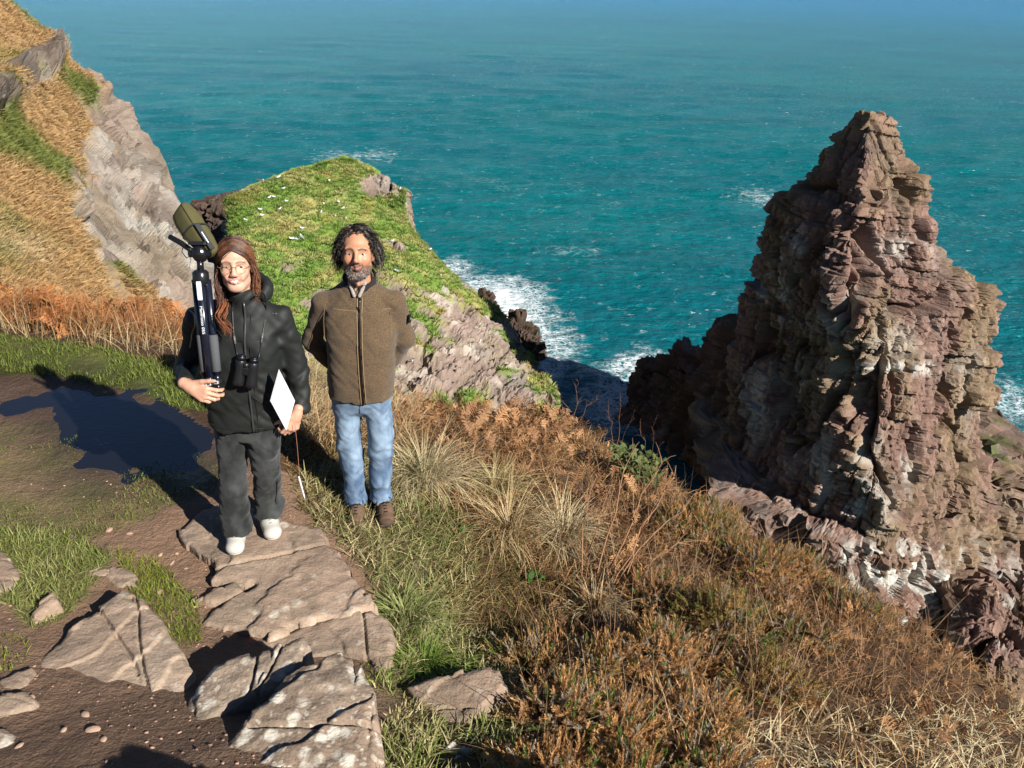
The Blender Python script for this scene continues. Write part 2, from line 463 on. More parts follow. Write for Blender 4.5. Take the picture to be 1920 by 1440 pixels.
def stack(name, L, C, R, ztop, zbot, M, N, back=10.0, amp=1.0, seed=1, bulge=0.6, guano=0.25, grey=0.3, cap=0.35, zfine=None, colour=None, sizes=None, mat=None, parent=None, rim=1.0):
    """A rock mass from three profile lines (left edge, front corner, right edge) given as pixel and distance."""
    pl = [np.array([aty(*q) for q in pts]) for pts in (L, C, R)]
    z = np.linspace(ztop, zbot, M)
    def at(p):
        o = np.argsort(p[:, 2]); return np.stack([np.interp(z, p[o, 2], p[o, 0]), np.interp(z, p[o, 2], p[o, 1]), z], -1)
    l, c, r = [at(p) for p in pl]
    ax = r - l; w = np.linalg.norm(ax[:, :2], axis=1, keepdims=True)
    nrm = np.stack([-ax[:, 1], ax[:, 0], 0 * z], -1) / (w + 1e-6)      # away from the camera
    bk = back * np.clip(w / w.max(), 0.06, 1)
    lc = (l + c) / 2 - nrm * bulge * w / w.max(); rc = (c + r) / 2 - nrm * bulge * w / w.max()
    br = r * 0.8 + l * 0.2 + nrm * bk; bl = l * 0.8 + r * 0.2 + nrm * bk
    ctrl = np.stack([l, lc, c, rc, r, br, bl, l], 1)                    # closed ring
    nf = int(N * 0.8); nbk = N - nf
    t = np.concatenate([np.linspace(0, 4, nf, endpoint=False), np.linspace(4, 7, nbk, endpoint=False)])
    cc = np.concatenate([ctrl[:, -2:-1], ctrl, ctrl[:, 1:2]], 1)
    P = catmull(cc, t + 1, axis=1)
    n = gridnormals(P, True)
    cen = P.mean(1, keepdims=True)
    n = np.where(((P - cen) * n).sum(-1, keepdims=True) < 0, -n, n)
    n[..., 2] *= 0.25; n /= np.linalg.norm(n, axis=-1, keepdims=True) + 1e-9
    d, tone, lay = blocky(P, amp, seed, sizes=sizes) if sizes else blocky(P, amp, seed)
    sc = np.clip(np.linalg.norm(P - cen, axis=-1) / 3.0, 0.15, 1)
    Q = P + n * (d * sc)[..., None]
    dz = 1.3 * fbm(Q[0] * 0.55, 3, seed + 70)      # a broken rim
    Q0 = Q[0].copy()
    Q[..., 2] += dz[None, :] * np.exp(-np.arange(M) / 14.0)[:, None] * np.clip(w.max() / 12, .3, 1) * rim
    col = colour(Q, tone, lay) if colour else rock_colour(Q, tone, lay, seed, guano, grey)
    V = Q.reshape(-1, 3); Cc = col.reshape(-1, 3)
    F = gridfaces(M, N, True)[:, ::-1]
    # top: rings closing to the middle with their own relief
    rings = [V[:N]]; Fs = [F]; base = len(V); VV = [V]; CCs = [Cc]
    K = max(5, int(70 * cap))
    mid = Q0.mean(0)
    prev = np.arange(N)
    for k in range(1, K + 1):
        s = 1 - k / (K + 0.0)
        ring = mid + (Q0 - mid) * max(s, 0.02)
        dd, tn, ly = blocky(ring, amp, seed + 5, sizes=((1.1, 1.5, 0.55), (0.5, 0.8, 0.3), (0.3, 0.4, 0.15)))
        ring = ring + np.array([0, 0, 1.0]) * ((dd * 0.8 * np.clip((1 - s) * 5, 0, 1)) + cap * (1 - s * s))[:, None]
        idx = base + np.arange(N); base += N
        VV.append(ring); CCs.append(colour(ring[None], tn[None], ly[None])[0] if colour else rock_colour(ring[None], tn[None], ly[None], seed, guano, grey)[0])
        j = np.arange(N); j2 = (j + 1) % N
        Fs.append(np.stack([prev[j], prev[j2], idx[j2], idx[j]], 1)); prev = idx
    return mesh(name, np.concatenate(VV), np.concatenate(Fs), mat or ROCK, col=np.concatenate(CCs), parent=parent)

# --- the tall stack ------------------------------------------------
L = [(1600, 228, 59), (1592, 250, 59.4), (1562, 285, 60), (1556, 312, 60.4), (1540, 335, 61), (1490, 365, 62), (1442, 410, 63.5), (1427, 455, 64), (1420, 520, 64), (1408, 560, 64), (1400, 610, 64), (1380, 650, 64), (1370, 720, 63), (1365, 800, 61), (1370, 900, 58), (1370, 1000, 55)]
C = [(1632, 223, 57.6), (1625, 260, 56.6), (1622, 300, 55.4), (1612, 350, 54), (1600, 400, 52.8), (1590, 450, 52), (1580, 520, 51.2), (1600, 600, 50.4), (1640, 650, 50), (1652, 720, 49.4), (1648, 800, 48.6), (1632, 900, 47.6), (1640, 985, 46.8), (1640, 1040, 46.4)]
R = [(1662, 226, 58.4), (1672, 244, 58.2), (1692, 298, 58), (1730, 330, 58), (1733, 370, 58), (1728, 400, 57.6), (1737, 440, 57.6), (1752, 480, 57.6), (1782, 508, 58), (1824, 526, 58.4), (1850, 545, 58.4), (1852, 620, 58), (1862, 660, 58), (1856, 720, 57.5), (1842, 770, 57), (1840, 810, 56.5), (1844, 900, 55), (1848, 1000, 53)]
ZT = aty(1632, 222, 58)[2]
root = empty('sea_stack', tuple(atz(1640, 985, SEA + 6)), 'tall jagged pinkish sandstone sea stack rising from the water, left side in shade', 'sea stack')
def pin_col(Q, tone, lay):
    c = rock_colour(Q, tone, lay, 1, 0.0, 0.3)
    px, py = proj(Q)
    g = np.zeros(Q.shape[:-1])
    for x, y, rx, ry, s in ((1690, 470, 60, 30, 0.5), (1500, 470, 40, 40, 0.8), (1600, 580, 60, 30, 0.6), (1700, 690, 90, 12, 1.0), (1560, 600, 40, 30, 0.8), (1450, 560, 40, 60, 0.7), (1420, 760, 40, 80, 0.8), (1470, 720, 60, 70, 0.6), (1600, 940, 70, 50, 0.8), (1700, 850, 18, 60, 0.7), (1830, 740, 25, 60, 0.5), (1560, 870, 120, 60, 0.5), (1680, 640, 60, 40, 0.35)):
        g = np.maximum(g, s * np.exp(-((px - x) / rx) ** 2 - ((py - y) / ry) ** 2))
    st = fbm(Q * np.array([0.6, 0.6, 0.25]), 4, 90) + 0.25 * tone
    w = np.clip(sstep(0.05, 0.35, st) * g * 1.1, 0, 0.85)[..., None]
    return c * (1 - w) + PALE * w
stack('rock_face', L, C, R, ZT, SEA + 5.5, 385, 395, back=8, amp=1.0, seed=3, bulge=1.2, cap=0.4, colour=pin_col, parent=root, rim=.25)
# the low arm running out to the left of it
La = [(1212, 690, 80), (1203, 715, 79), (1195, 750, 78), (1178, 790, 77), (1165, 830, 76)]
Ca = [(1300, 668, 76), (1290, 720, 74), (1270, 800, 71), (1260, 880, 68), (1255, 960, 65)]
Ra = [(1420, 615, 66), (1430, 720, 64), (1440, 800, 62), (1450, 900, 60), (1450, 1000, 58)]
def arm():
    rows = []
    for f in np.linspace(0, 1, 5):
        rows.append([np.array(aty(*[(1 - f) * a + f * b for a, b in zip(p0, p1)])) for p0, p1 in (
            ((1212, 689, 80), (1150, 830, 77)), ((1255, 683, 77.5), (1190, 880, 73)), ((1335, 660, 73), (1260, 950, 67)), ((1395, 632, 67), (1380, 980, 59)), ((1440, 600, 64), (1500, 1000, 53)))])
    C0 = np.array(rows)
    C0 = np.concatenate([C0[:1] + np.array([1.5, 5, -12.0]), C0[:1] + np.array([0.6, 2.2, -1.0]), C0], 0)
    C0 = np.concatenate([(C0[:, :1] + np.array([-3.5, 1.0, -14.0])), C0[:, :1] + np.array([-0.5, 0.3, -1.2]), C0], 1)
    P = catmull(catmull(C0, 160, 0), 190, 1)
    n = gridnormals(P); n = np.where(n[..., 1:2] > 0.4, -n, n)
    d, tone, lay = blocky(P, 1.2, 21)
    Q = P + n * d[..., None]
    mesh('rock_arm', Q.reshape(-1, 3), gridfaces(160, 190), ROCK, col=rock_colour(Q, tone, lay, 21, 0.25, 0.6).reshape(-1, 3), parent=root)
arm()
# the lower tier it stands on, with its shelf
Lt = [(1330, 900, 54), (1345, 950, 52), (1400, 1010, 50), (1430, 1100, 47.5)]
Ct = [(1560, 1000, 46.6), (1600, 1035, 46), (1640, 1100, 45), (1680, 1180, 44), (1690, 1300, 43)]
Rt = [(2060, 815, 59), (2040, 900, 57), (2020, 1000, 54.5), (2010, 1130, 51.5)]
def tier_col(Q, tone, lay):
    c = rock_colour(Q, tone, lay, 31, 0.0, 0.75)
    px, py = proj(Q)
    st = fbm(Q * np.array([0.9, 0.9, 0.13]), 4, 95)
    w = np.clip(sstep(-0.1, 0.3, st) * np.clip((py - 985) / 60, 0.2, 1) * np.clip((1900 - px) / 160, 0.3, 1) * 1.2, 0, 0.9)[..., None]
    c = c * (1 - w) + PALE * w
    g = sstep(0.05, 0.3, fbm(Q * 0.5, 4, 96)) * sstep(1780, 1880, px) * sstep(930, 860, py)
    g = (np.clip(g, 0, 1) * 0.8)[..., None]
    return c * (1 - g) + lin(86, 104, 40) * 0.6 * g
stack('rock_ledge', Lt, Ct, Rt, SEA + 7.6, SEA - 1.5, 135, 290, back=20, amp=0.8, seed=31, bulge=0.3, cap=0.6, colour=tier_col, parent=root, sizes=((2.4, 2.6, 1.0), (0.9, 1.3, 0.6), (0.45, 0.7, 0.28)))
# boulders and ledges in the gully at the foot
Lb = [(1790, 1110, 43), (1790, 1180, 42), (1800, 1300, 40)]
Cb = [(1850, 1085, 41.5), (1860, 1180, 40.5), (1880, 1320, 38.5)]
Rb = [(2100, 1040, 44), (2100, 1150, 42), (2100, 1320, 40)]
def gully_col(Q, tone, lay): return rock_colour(Q, tone, lay, 47, 0.5, 1.0)
og = stack('rock_outcrop', Lb, Cb, Rb, SEA + 3.6, SEA - 1, 80, 190, back=6, amp=0.8, seed=47, cap=0.8, colour=gully_col, sizes=((1.2, 1.8, 0.9), (0.6, 1.0, 0.5), (0.3, 0.5, 0.2)))
tag(og, 'low grey boulders in the dark gully at the right edge, below the stack', 'rock')

# --- grassy headland in the middle --------------------------------
GRASSG, GRASSY, EARTH, RUST = lin(112, 140, 58) * 0.7, lin(164, 162, 96) * 0.7, lin(112, 84, 60) * 0.7, lin(190, 138, 76) * 0.62
def headland():
    rows = [[(470, 870, 45), (590, 850, 45), (720, 830, 47), (850, 825, 49), (960, 830, 50), (1050, 850, 51)],
            [(470, 730, 51), (590, 705, 53), (720, 700, 55), (850, 705, 57), (950, 715, 59), (1022, 745, 60)],
            [(466, 620, 58), (580, 600, 62), (700, 600, 64), (820, 610, 67), (920, 635, 70), (990, 680, 71)],
            [(462, 535, 66), (560, 515, 70), (680, 505, 73), (780, 510, 76), (860, 545, 79), (925, 590, 80)],
            [(452, 450, 76), (540, 430, 80), (640, 425, 84), (720, 430, 87), (780, 455, 88), (838, 518, 87)],
            [(440, 398, 84), (520, 372, 90), (600, 355, 94), (665, 348, 97), (715, 378, 97), (757, 425, 94)],
            [(437, 377, 86), (500, 346, 93), (590, 319, 100), (648, 308, 104), (700, 333, 103), (744, 366, 100)]]
    C0 = np.array([[aty(*q) for q in r] for r in rows])
    far = C0[-1:]
    C0 = np.concatenate([C0, far + np.array([0.5, 2.2, -2.2]), far + np.array([1.0, 4.0, -26.0])], 0)
    lf, rt = C0[:, :1], C0[:, -1:]
    C0 = np.concatenate([lf + np.array([-3.5, 3.5, -24.0]), lf + np.array([-1.2, 0.8, -3.4]), C0, rt + np.array([1.0, 1.6, -2.5]), rt + np.array([2.5, 5.0, -20.0])], 1)
    N, M = 290, 270
    P = catmull(catmull(C0, N, 0), M, 1)
    n = gridnormals(P); n = np.where(n[..., 2:3] < -0.1, -n, n)
    px, py = proj(P)
    d, tone, lay = blocky(P, 0.75, 61, dip=rotm('x', 14) @ rotm('y', 12) @ rotm('z', 20))
    # where turf lies: the crest and scattered cushions, rock on the right shoulder and the near foot
    tf = fbm(P * 0.28, 5, 70) + 0.45 * fbm(P * 0.9, 3, 74)
    up = sstep(620, 430, py - 0.12 * (px - 600)) * 0.72 + 0.26
    rk = np.exp(-((px - 700) / 55) ** 2 - ((py - 345) / 28) ** 2) * 1.3 + 0.7 * np.exp(-((px - 750) / 60) ** 2 - ((py - 470) / 60) ** 2) + 0.75 * np.exp(-((px - 850) / 110) ** 2 - ((py - 670) / 60) ** 2) + 0.4 * np.exp(-((px - 560) / 70) ** 2 - ((py - 500) / 14) ** 2)
    turf = sstep(0.0, 0.28, tf + up - rk * 0.9 - 0.1)
    turf *= sstep(0.12, 0.4, n[..., 2])
    lump = 0.35 * fbm(P * 0.8, 4, 77) + 0.18 * fbm(P * 2.6, 3, 78)
    sh = d * (1 - 0.8 * turf) + turf * (0.22 + lump)
    Q = P + n * sh[..., None]
    rc = rock_colour(Q, tone, lay, 61, 0.3, 0.9) * 1.4; rc = rc * .45 + rc.mean(-1, keepdims=True) * np.array([1.12, .99, .82]) * .55
    y = sstep(-0.2, 0.45, fbm(Q * 0.5, 4, 80))[..., None]
    gc = GRASSG * (1 - y) + GRASSY * y
    gc = gc * (0.75 + 0.5 * (fbm(Q * 3.0, 2, 82) * 0.5 + 0.5))[..., None]
    dry = (sstep(0.05, 0.45, fbm(Q * 0.45, 5, 83)) * (0.45 + 0.4 * sstep(480, 640, py)))[..., None]
    gc = gc * (1 - dry) + (RUST * 0.5 + GRASSY * 0.5) * dry
    c = rc * (1 - turf[..., None]) + gc * turf[..., None]
    root = empty('headland', tuple(atz(700, 700, SEA)), 'green turfed rocky headland dotted with white gulls, jutting into the sea behind the man', 'headland')
    o = mesh('rock_slope', Q.reshape(-1, 3), gridfaces(N, M), ROCK, col=c.reshape(-1, 3), parent=root)
    # cushions of turf: short blades in tufts
    rg = np.random.default_rng(5)
    ii = rg.integers(4, N - 60, 18000); jj = rg.integers(44, M - 40, 18000)
    k = (turf[ii, jj] > 0.5) & (rg.random(18000) < 0.85)
    ii, jj = ii[k], jj[k]
    TV = []; TF = []
    for q in range(7):
        a = q * 0.9 + 0.3; cx, cy = math.cos(a), math.sin(a); o0 = 0.05 * cx, 0.05 * cy
        b = len(TV)
        TV += [(o0[0] - cy * 0.055, o0[1] + cx * 0.055, -0.06), (o0[0] + cy * 0.055, o0[1] - cx * 0.055, -0.06), (o0[0] + cx * 0.22, o0[1] + cy * 0.22, 0.16 + 0.05 * (q % 3))]
        TF.append((b, b + 1, b + 2))
    TV, TF = np.array(TV), np.array(TF)
    pos = Q[ii, jj]
    nn = n[ii, jj] + np.array([0, 0, 0.8])
    R_ = frames(nn, rg.uniform(0, 6.28, len(ii)))
    yy = y[ii, jj]; tint = (GRASSG * (1 - yy) + GRASSY * yy) * rg.uniform(0.7, 1.5, (len(ii), 1))
    dd = dry[ii, jj]; tint = tint * (1 - dd) + (RUST * 0.5 + GRASSY * 0.5) * dd
    V, F, Cc = scatter(TV, TF, pos, R_, rg.uniform(0.7, 1.7, len(ii)), tint=tint)
    tag(mesh('turf', V, F, LEAF, col=Cc, parent=root), kind='stuff')
    return Q, n, turf
LEAF = None
def leaf_mat(name, trans=0.25, rough=0.6):
    t = NT(name)
    c = t.attr('Col')
    t.set(Base_Color=c, Roughness=rough, Specular_IOR_Level=0.25)
    tr = t.n('BsdfTranslucent', i={'Color': c})
    mx = t.n('MixShader', i={0: trans, 1: t.bsdf.outputs[0], 2: tr.outputs[0]})
    t.t.links.new(mx.outputs[0], t.out.inputs[0])
    return t.m
LEAF = leaf_mat('leaf')
HEAD_Q, HEAD_N, HEAD_T = headland()
# dark shoulder behind the headland on its left, and wave-washed rocks on its right
Ls = [(372, 422, 112), (362, 450, 110), (352, 500, 104)]
Cs = [(420, 408, 106), (425, 450, 102), (430, 520, 96)]
Rs = [(470, 385, 110), (480, 450, 108), (490, 520, 104)]
def shade_col(Q, tone, lay): return rock_colour(Q, tone, lay, 51, 0.0, 0.4) * 0.35  # the shade lying on this rock is put into its colour
o = stack('shore_rock', Ls, Cs, Rs, aty(430, 398, 107)[2], SEA - 1, 70, 170, back=8, amp=1.0, seed=51, cap=0.5, colour=shade_col)
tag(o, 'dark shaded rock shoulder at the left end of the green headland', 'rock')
def skerry(px, py, w, h, seed, label):
    c = atz(px, py, SEA)
    n, m = 46, 70
    th = np.linspace(0, 2 * math.pi, m, endpoint=False); ph = np.linspace(0.02, math.pi * 0.62, n)
    T, Ph = np.meshgrid(th, ph)
    P = np.stack([w * np.sin(Ph) * np.cos(T), w * 1.3 * np.sin(Ph) * np.sin(T), h * np.cos(Ph)], -1) + c
    nn = P - c; nn /= np.linalg.norm(nn, axis=-1, keepdims=True)
    d, tone, lay = blocky(P, 0.9, seed, sizes=((1.4, 1.8, 1.6), (0.7, 0.9, 0.8), (0.35, 0.5, 0.3)))
    Q = P + nn * d[..., None]
    o = mesh('shore_rock', Q.reshape(-1, 3), gridfaces(n, m, True), ROCK, col=(rock_colour(Q, tone, lay, seed, 0, 0.2) * 0.33).reshape(-1, 3), origin=c)
    tag(o, label, 'rock')
skerry(972, 632, 2.0, 3.2, 71, 'dark brown wet rock in the surf below the right edge of the headland')
skerry(988, 668, 2.2, 3.0, 73, 'dark wet rock nearest the viewer in the surf beside the headland')
skerry(912, 577, 1.4, 2.2, 75, 'small dark rock touching the brightest surf beside the headland')

# --- hillside and cliff on the left --------------------------------
def left_cliff():
    rows = [[(-300, -190, 34), (-170, -120, 44), (-70, -50, 54), (-8, -8, 60), (6, 4, 61)],
            [(-300, 20, 30), (-150, 40, 38), (-40, 50, 48), (50, 55, 56), (84, 78, 57)],
            [(-300, 150, 26), (-130, 160, 33), (20, 160, 42), (130, 155, 50), (180, 163, 53)],
            [(-300, 280, 22), (-110, 285, 28), (60, 280, 36), (170, 275, 44), (220, 280, 48)],
            [(-300, 400, 18), (-100, 400, 22), (80, 395, 29), (210, 390, 38), (276, 395, 43)],
            [(-300, 500, 14), (-100, 505, 17), (100, 505, 23), (240, 505, 32), (332, 505, 38)],
            [(-300, 590, 11), (-100, 600, 13), (110, 610, 17), (250, 620, 27), (350, 620, 34)],
            [(-300, 690, 8.6), (-100, 730, 10), (110, 790, 13.5), (250, 830, 23), (380, 830, 31)],
            [(-300, 900, 8.2), (-100, 930, 9.2), (110, 990, 12), (250, 1000, 20), (420, 1000, 28)]]
    C0 = np.array([[aty(*q) for q in r] for r in rows])
    rt = C0[:, -1:]
    C0 = np.concatenate([C0, rt + np.array([0.8, 2.0, -2.5]), rt + np.array([2.0, 6.0, -16.0]), rt * np.array([1, 1, 0]) + np.array([4.0, 12.0, SEA - 2])], 1)
    N, M = 320, 290
    tm = np.concatenate([np.linspace(0, 2.6, 105), np.linspace(2.6, 4.3, 152)[1:], np.linspace(4.3, 7, 35)[1:]])
    P = catmull(catmull(C0, N, 0), tm, 1)
    n = gridnormals(P); n = np.where(n[..., 2:3] < -0.2, -n, n)
    px, py = proj(P)
    d, tone, lay = blocky(P, 0.85, 81, sizes=((3.2, 2.6, 1.0), (1.4, 1.7, 0.65), (0.8, 1.0, 0.3)), dip=rotm('x', -6) @ rotm('y', 14) @ rotm('z', -35))
    edge = np.interp(py, [-100, 0, 60, 120, 165, 210, 280, 395, 505, 620], [40, 40, 92, 140, 178, 180, 150, 150, 192, 215])
    rockm = sstep(-45, 25, px - edge + 45 * fbm(P * 0.22, 4, 84))
    band = np.exp(-((py - (140 - 0.55 * (px - 60))) / 42) ** 2) * sstep(125, 95, px)    # the dark outcrop, upper left
    rockm = np.clip(np.maximum(rockm, sstep(0.35, 0.7, band + 0.25 * fbm(P * 0.3, 3, 86))), 0, 1)
    cush = sstep(0.16, 0.42, fbm(P * 0.35, 4, 85)) * 0.75
    rockm = rockm * (1 - cush * (px < edge + 110))
    sh = d * rockm + (1 - rockm) * (0.2 + 0.5 * fbm(P * 0.35, 4, 87) + 0.15 * fbm(P * 1.5, 3, 88)) + band * 1.2
    Q = P + n * sh[..., None]
    rc = rock_colour(Q, tone, lay, 81, 0.25, 1.0); rc = rc * .5 + rc.mean(-1, keepdims=True) * np.array([1.12, .99, .80]) * .72
    pale = (sstep(-0.05, 0.3, fbm(Q * np.array([0.5, 0.5, 0.15]), 4, 89)) * sstep(300, 420, py) * 0.6)[..., None]
    rc = rc * (1 - pale) + PALE * 0.85 * pale
    rc = rc * (1 - 0.45 * np.clip(band, 0, 1)[..., None])
    g = sstep(-0.1, 0.35, fbm(Q * 0.22 + 3, 4, 91))[..., None]
    gc = lin(188, 152, 106) * 0.6 * (1 - g) + lin(126, 132, 68) * 0.58 * g
    c = rc * rockm[..., None] + gc * (1 - rockm)[..., None]
    root = empty('hillside', tuple(atz(-100, 600, 0)), 'grassy orange hillside breaking into a pale rock cliff above the sea, upper left', 'cliff')
    mesh('rock_slope', Q.reshape(-1, 3), gridfaces(N, M)[:, ::-1], ROCK, col=c.reshape(-1, 3), parent=root)
    rg = np.random.default_rng(8)
    K = 60000
    ii = rg.integers(0, N - 52, K); jj = rg.integers(8, 252, K)
    dist = Q[ii, jj, 1]
    k = (rockm[ii, jj] < 0.45) & (px[ii, jj] > -120) & (py[ii, jj] < 760) & (rg.random(K) < np.clip(28 / dist, 0.3, 1) ** 1.0)
    ii, jj = ii[k], jj[k]; n0 = len(ii)
    TV = []; TF = []
    for q in range(4):
        a = q * 1.57; cx, cy = math.cos(a), math.sin(a); b = len(TV); w = 0.022
        for s, (r, h) in enumerate(((0.02, -0.05), (0.1, 0.22), (0.27, 0.33 + 0.03 * q))):
            ww = w * (1, 0.8, 0.1)[s]
            TV += [(r * cx - cy * ww, r * cy + cx * ww, h), (r * cx + cy * ww, r * cy - cx * ww, h)]
        TF += [(b, b + 1, b + 3, b + 2), (b + 2, b + 3, b + 5, b + 4)]
    TV, TF = np.array(TV), np.array(TF)
    nn = n[ii, jj] + np.array([0.9, 0.1, 0.1])
    R_ = frames(nn, rg.uniform(0, 6.28, n0))
    gg = g[ii, jj]
    tint = (lin(194, 156, 106) * 0.68 * (1 - gg) + lin(128, 136, 66) * 0.6 * gg) * rg.uniform(0.6, 1.35, (n0, 1))
    pl = (sstep(0.0, 0.5, fbm(Q[ii, jj] * 0.4 + 7, 4, 93)) * rg.random(n0))[:, None]; tint = tint * (1 - pl) + lin(206, 186, 142) * .66 * pl
    V, F, Cc = scatter(TV, TF, Q[ii, jj] + rg.normal(0, 0.06, (n0, 3)), R_, rg.uniform(0.45, 1.0, n0) * np.clip(dist[k] / 30, 0.35, 1.0), tint=tint)
    tag(mesh('dry_grass', V, F, LEAF, col=Cc, parent=root), kind='stuff')
left_cliff()
# ================================================================== clifftop ground
def inpoly(x, y, poly):
    c = np.zeros(np.shape(x), bool); n = len(poly)
    for i in range(n):
        x0, y0 = poly[i]; x1, y1 = poly[(i + 1) % n]
        if y0 == y1: continue
        c ^= ((y0 > y) != (y1 > y)) & (x < (x1 - x0) * (y - y0) / (y1 - y0) + x0)
    return c
def seg_dist(x, y, pl, closed=False):
    d = np.full(np.shape(x), 1e9); n = len(pl)
    for i in range(n if closed else n - 1):
        (x0, y0), (x1, y1) = pl[i], pl[(i + 1) % n]
        dx, dy = x1 - x0, y1 - y0
        t = np.clip(((x - x0) * dx + (y - y0) * dy) / (dx * dx + dy * dy + 1e-12), 0, 1)
        d = np.minimum(d, np.hypot(x - x0 - t * dx, y - y0 - t * dy))
    return d
_GP = [(0, 700, 0), (0, 850, 0), (200, 750, -.01), (200, 900, 0), (350, 820, -.01), (150, 1000, .02), (300, 1000, 0), (400, 900, 0),
       (0, 1050, .08), (0, 1200, .2), (100, 1150, .13), (250, 1080, .04), (350, 1150, .04), (0, 1440, .4), (200, 1400, .37), (350, 1440, .43), (550, 1440, .42),
       (480, 1050, -.03), (600, 1080, -.08), (650, 1180, -.1), (450, 1200, .0), (550, 1280, .1), (600, 1350, .2),
       (720, 1100, -.14), (760, 1200, -.12), (800, 1300, .0), (850, 1420, .15), (690, 975, -.15), (620, 900, -.1), (560, 830, -.03),
       (800, 880, -.3), (900, 1000, -.36), (900, 1180, -.4), (1000, 1080, -.5), (760, 780, -.4), (870, 790, -.62), (950, 790, -.9), (1020, 780, -1.15),
       (1100, 860, -.9), (1240, 920, -.95), (1250, 1050, -.65), (1100, 1100, -.48), (1100, 1250, -.25), (1050, 1400, .05), (1300, 1300, -.2), (1300, 1430, 0.0),
       (1500, 1150, -.68), (1420, 1020, -.95), (1600, 1110, -.95), (1700, 1250, -.62), (1600, 1400, -.22), (1800, 1240, -.9), (1900, 1290, -.95), (1900, 1430, -.5),
       (0, 640, .05), (160, 655, .03), (340, 705, -.02), (440, 760, -.05)]
_gp = [tuple(atz(*q)) for q in _GP] + [(-5, 7, -.45), (-4, 6.8, -.45), (-3, 6.4, -.35), (-2, 5.9, -.4), (-1.2, 5.6, -.65), (-.5, 5.9, -.8), (-6, 9, -1.2), (-8, 6, 0.1), (-8.5, 9, -1.0), (0, 0, 1.0), (-2, 0, .85), (2, 0, .6), (0, -3, 1.3), (-6, -3, 1.0), (-6, 2, .4), (4, -3, .4), (3.5, 1, -.2)]
_gp = np.array(_gp)
def tps_fit(P, lam=0.02):
    n = len(P); d = np.hypot(P[:, None, 0] - P[None, :, 0], P[:, None, 1] - P[None, :, 1])
    K = np.where(d > 0, d * d * np.log(d + 1e-12), 0) + lam * np.eye(n)
    A = np.zeros((n + 3, n + 3)); A[:n, :n] = K; A[:n, n] = 1; A[:n, n + 1:] = P[:, :2]; A[n:, :n] = A[:n, n:].T
    return np.linalg.solve(A, np.concatenate([P[:, 2], np.zeros(3)]))
_tw = tps_fit(_gp)
EDGE = [(-14, 14), (-9, 9), (-4.6, 7.4), (-2.6, 6.4), (-1.3, 6.0), (-.5, 6.3), (.3, 6.6), (1.28, 5.1), (1.8, 4.45), (2.32, 3.9), (2.7, 3.4), (3.05, 2.9), (4.2, 1), (5.5, -4)]
_land = EDGE + [(5.5, -8), (-14, -8)]
PUDDLE = [(-8, 690), (60, 695), (150, 712), (250, 738), (330, 790), (420, 850), (410, 900), (330, 895), (260, 885), (210, 900), (160, 880), (100, 800), (40, 765), (-8, 760)]
_pud = [tuple(atz(px, py, 0)[:2]) for px, py in PUDDLE]
def gz(x, y, fine=True):
    """Height of the ground."""
    x = np.asarray(x, float); y = np.asarray(y, float); sh = x.shape
    xf, yf = x.ravel(), y.ravel(); z = np.zeros_like(xf)
    cx, cy = np.clip(xf, -9, 5), np.clip(yf, -4, 9.5)
    for a, p in zip(_tw, _gp):
        d = np.hypot(cx - p[0], cy - p[1]); z += a * np.where(d > 0, d * d * np.log(d + 1e-12), 0)
    n = len(_gp); z += _tw[n] + _tw[n + 1] * cx + _tw[n + 2] * cy
    z = np.clip(z, -1.6, 1.6)
    ins = inpoly(xf, yf, _land); d = seg_dist(xf, yf, EDGE)
    z = z - np.where(ins, 0, 0.3 * np.minimum(d, 0.3) + 2.6 * np.maximum(d - 0.25, 0))
    if fine:
        Q = np.stack([xf, yf, 0 * xf], -1)
        near = (xf > -7) & (xf < 5) & (yf > 0) & (yf < 9)
        r = np.zeros_like(xf)
        q = Q[near]
        r[near] = 0.022 * fbm(q * 1.3, 4, 101) + 0.016 * fbm(q * 3.5 + 2, 3, 103) + 0.012 * fbm(q * 8, 3, 102)
        pd = np.where(inpoly(xf, yf, _pud), 1.0, 0.0) * np.clip(seg_dist(xf, yf, _pud, True) / 0.25, 0, 1)
        z = z + r - 0.022 * pd
    return np.maximum(z, SEA - 3).reshape(sh)
def gnormal(x, y, e=0.05):
    dx = (gz(x + e, y, False) - gz(x - e, y, False)) / (2 * e); dy = (gz(x, y + e, False) - gz(x, y - e, False)) / (2 * e)
    n = np.stack([-dx, -dy, np.ones_like(dx)], -1)
    return n / np.linalg.norm(n, axis=-1, keepdims=True)
def onground(px, py, z0=0.0, it=12):
    """Where the sight line of a pixel meets the ground."""
    z = z0
    for _ in range(it):
        p = atz(px, py, z); z = 0.5 * z + 0.5 * float(gz(np.array([p[0]]), np.array([p[1]]), False)[0])
    return atz(px, py, z)

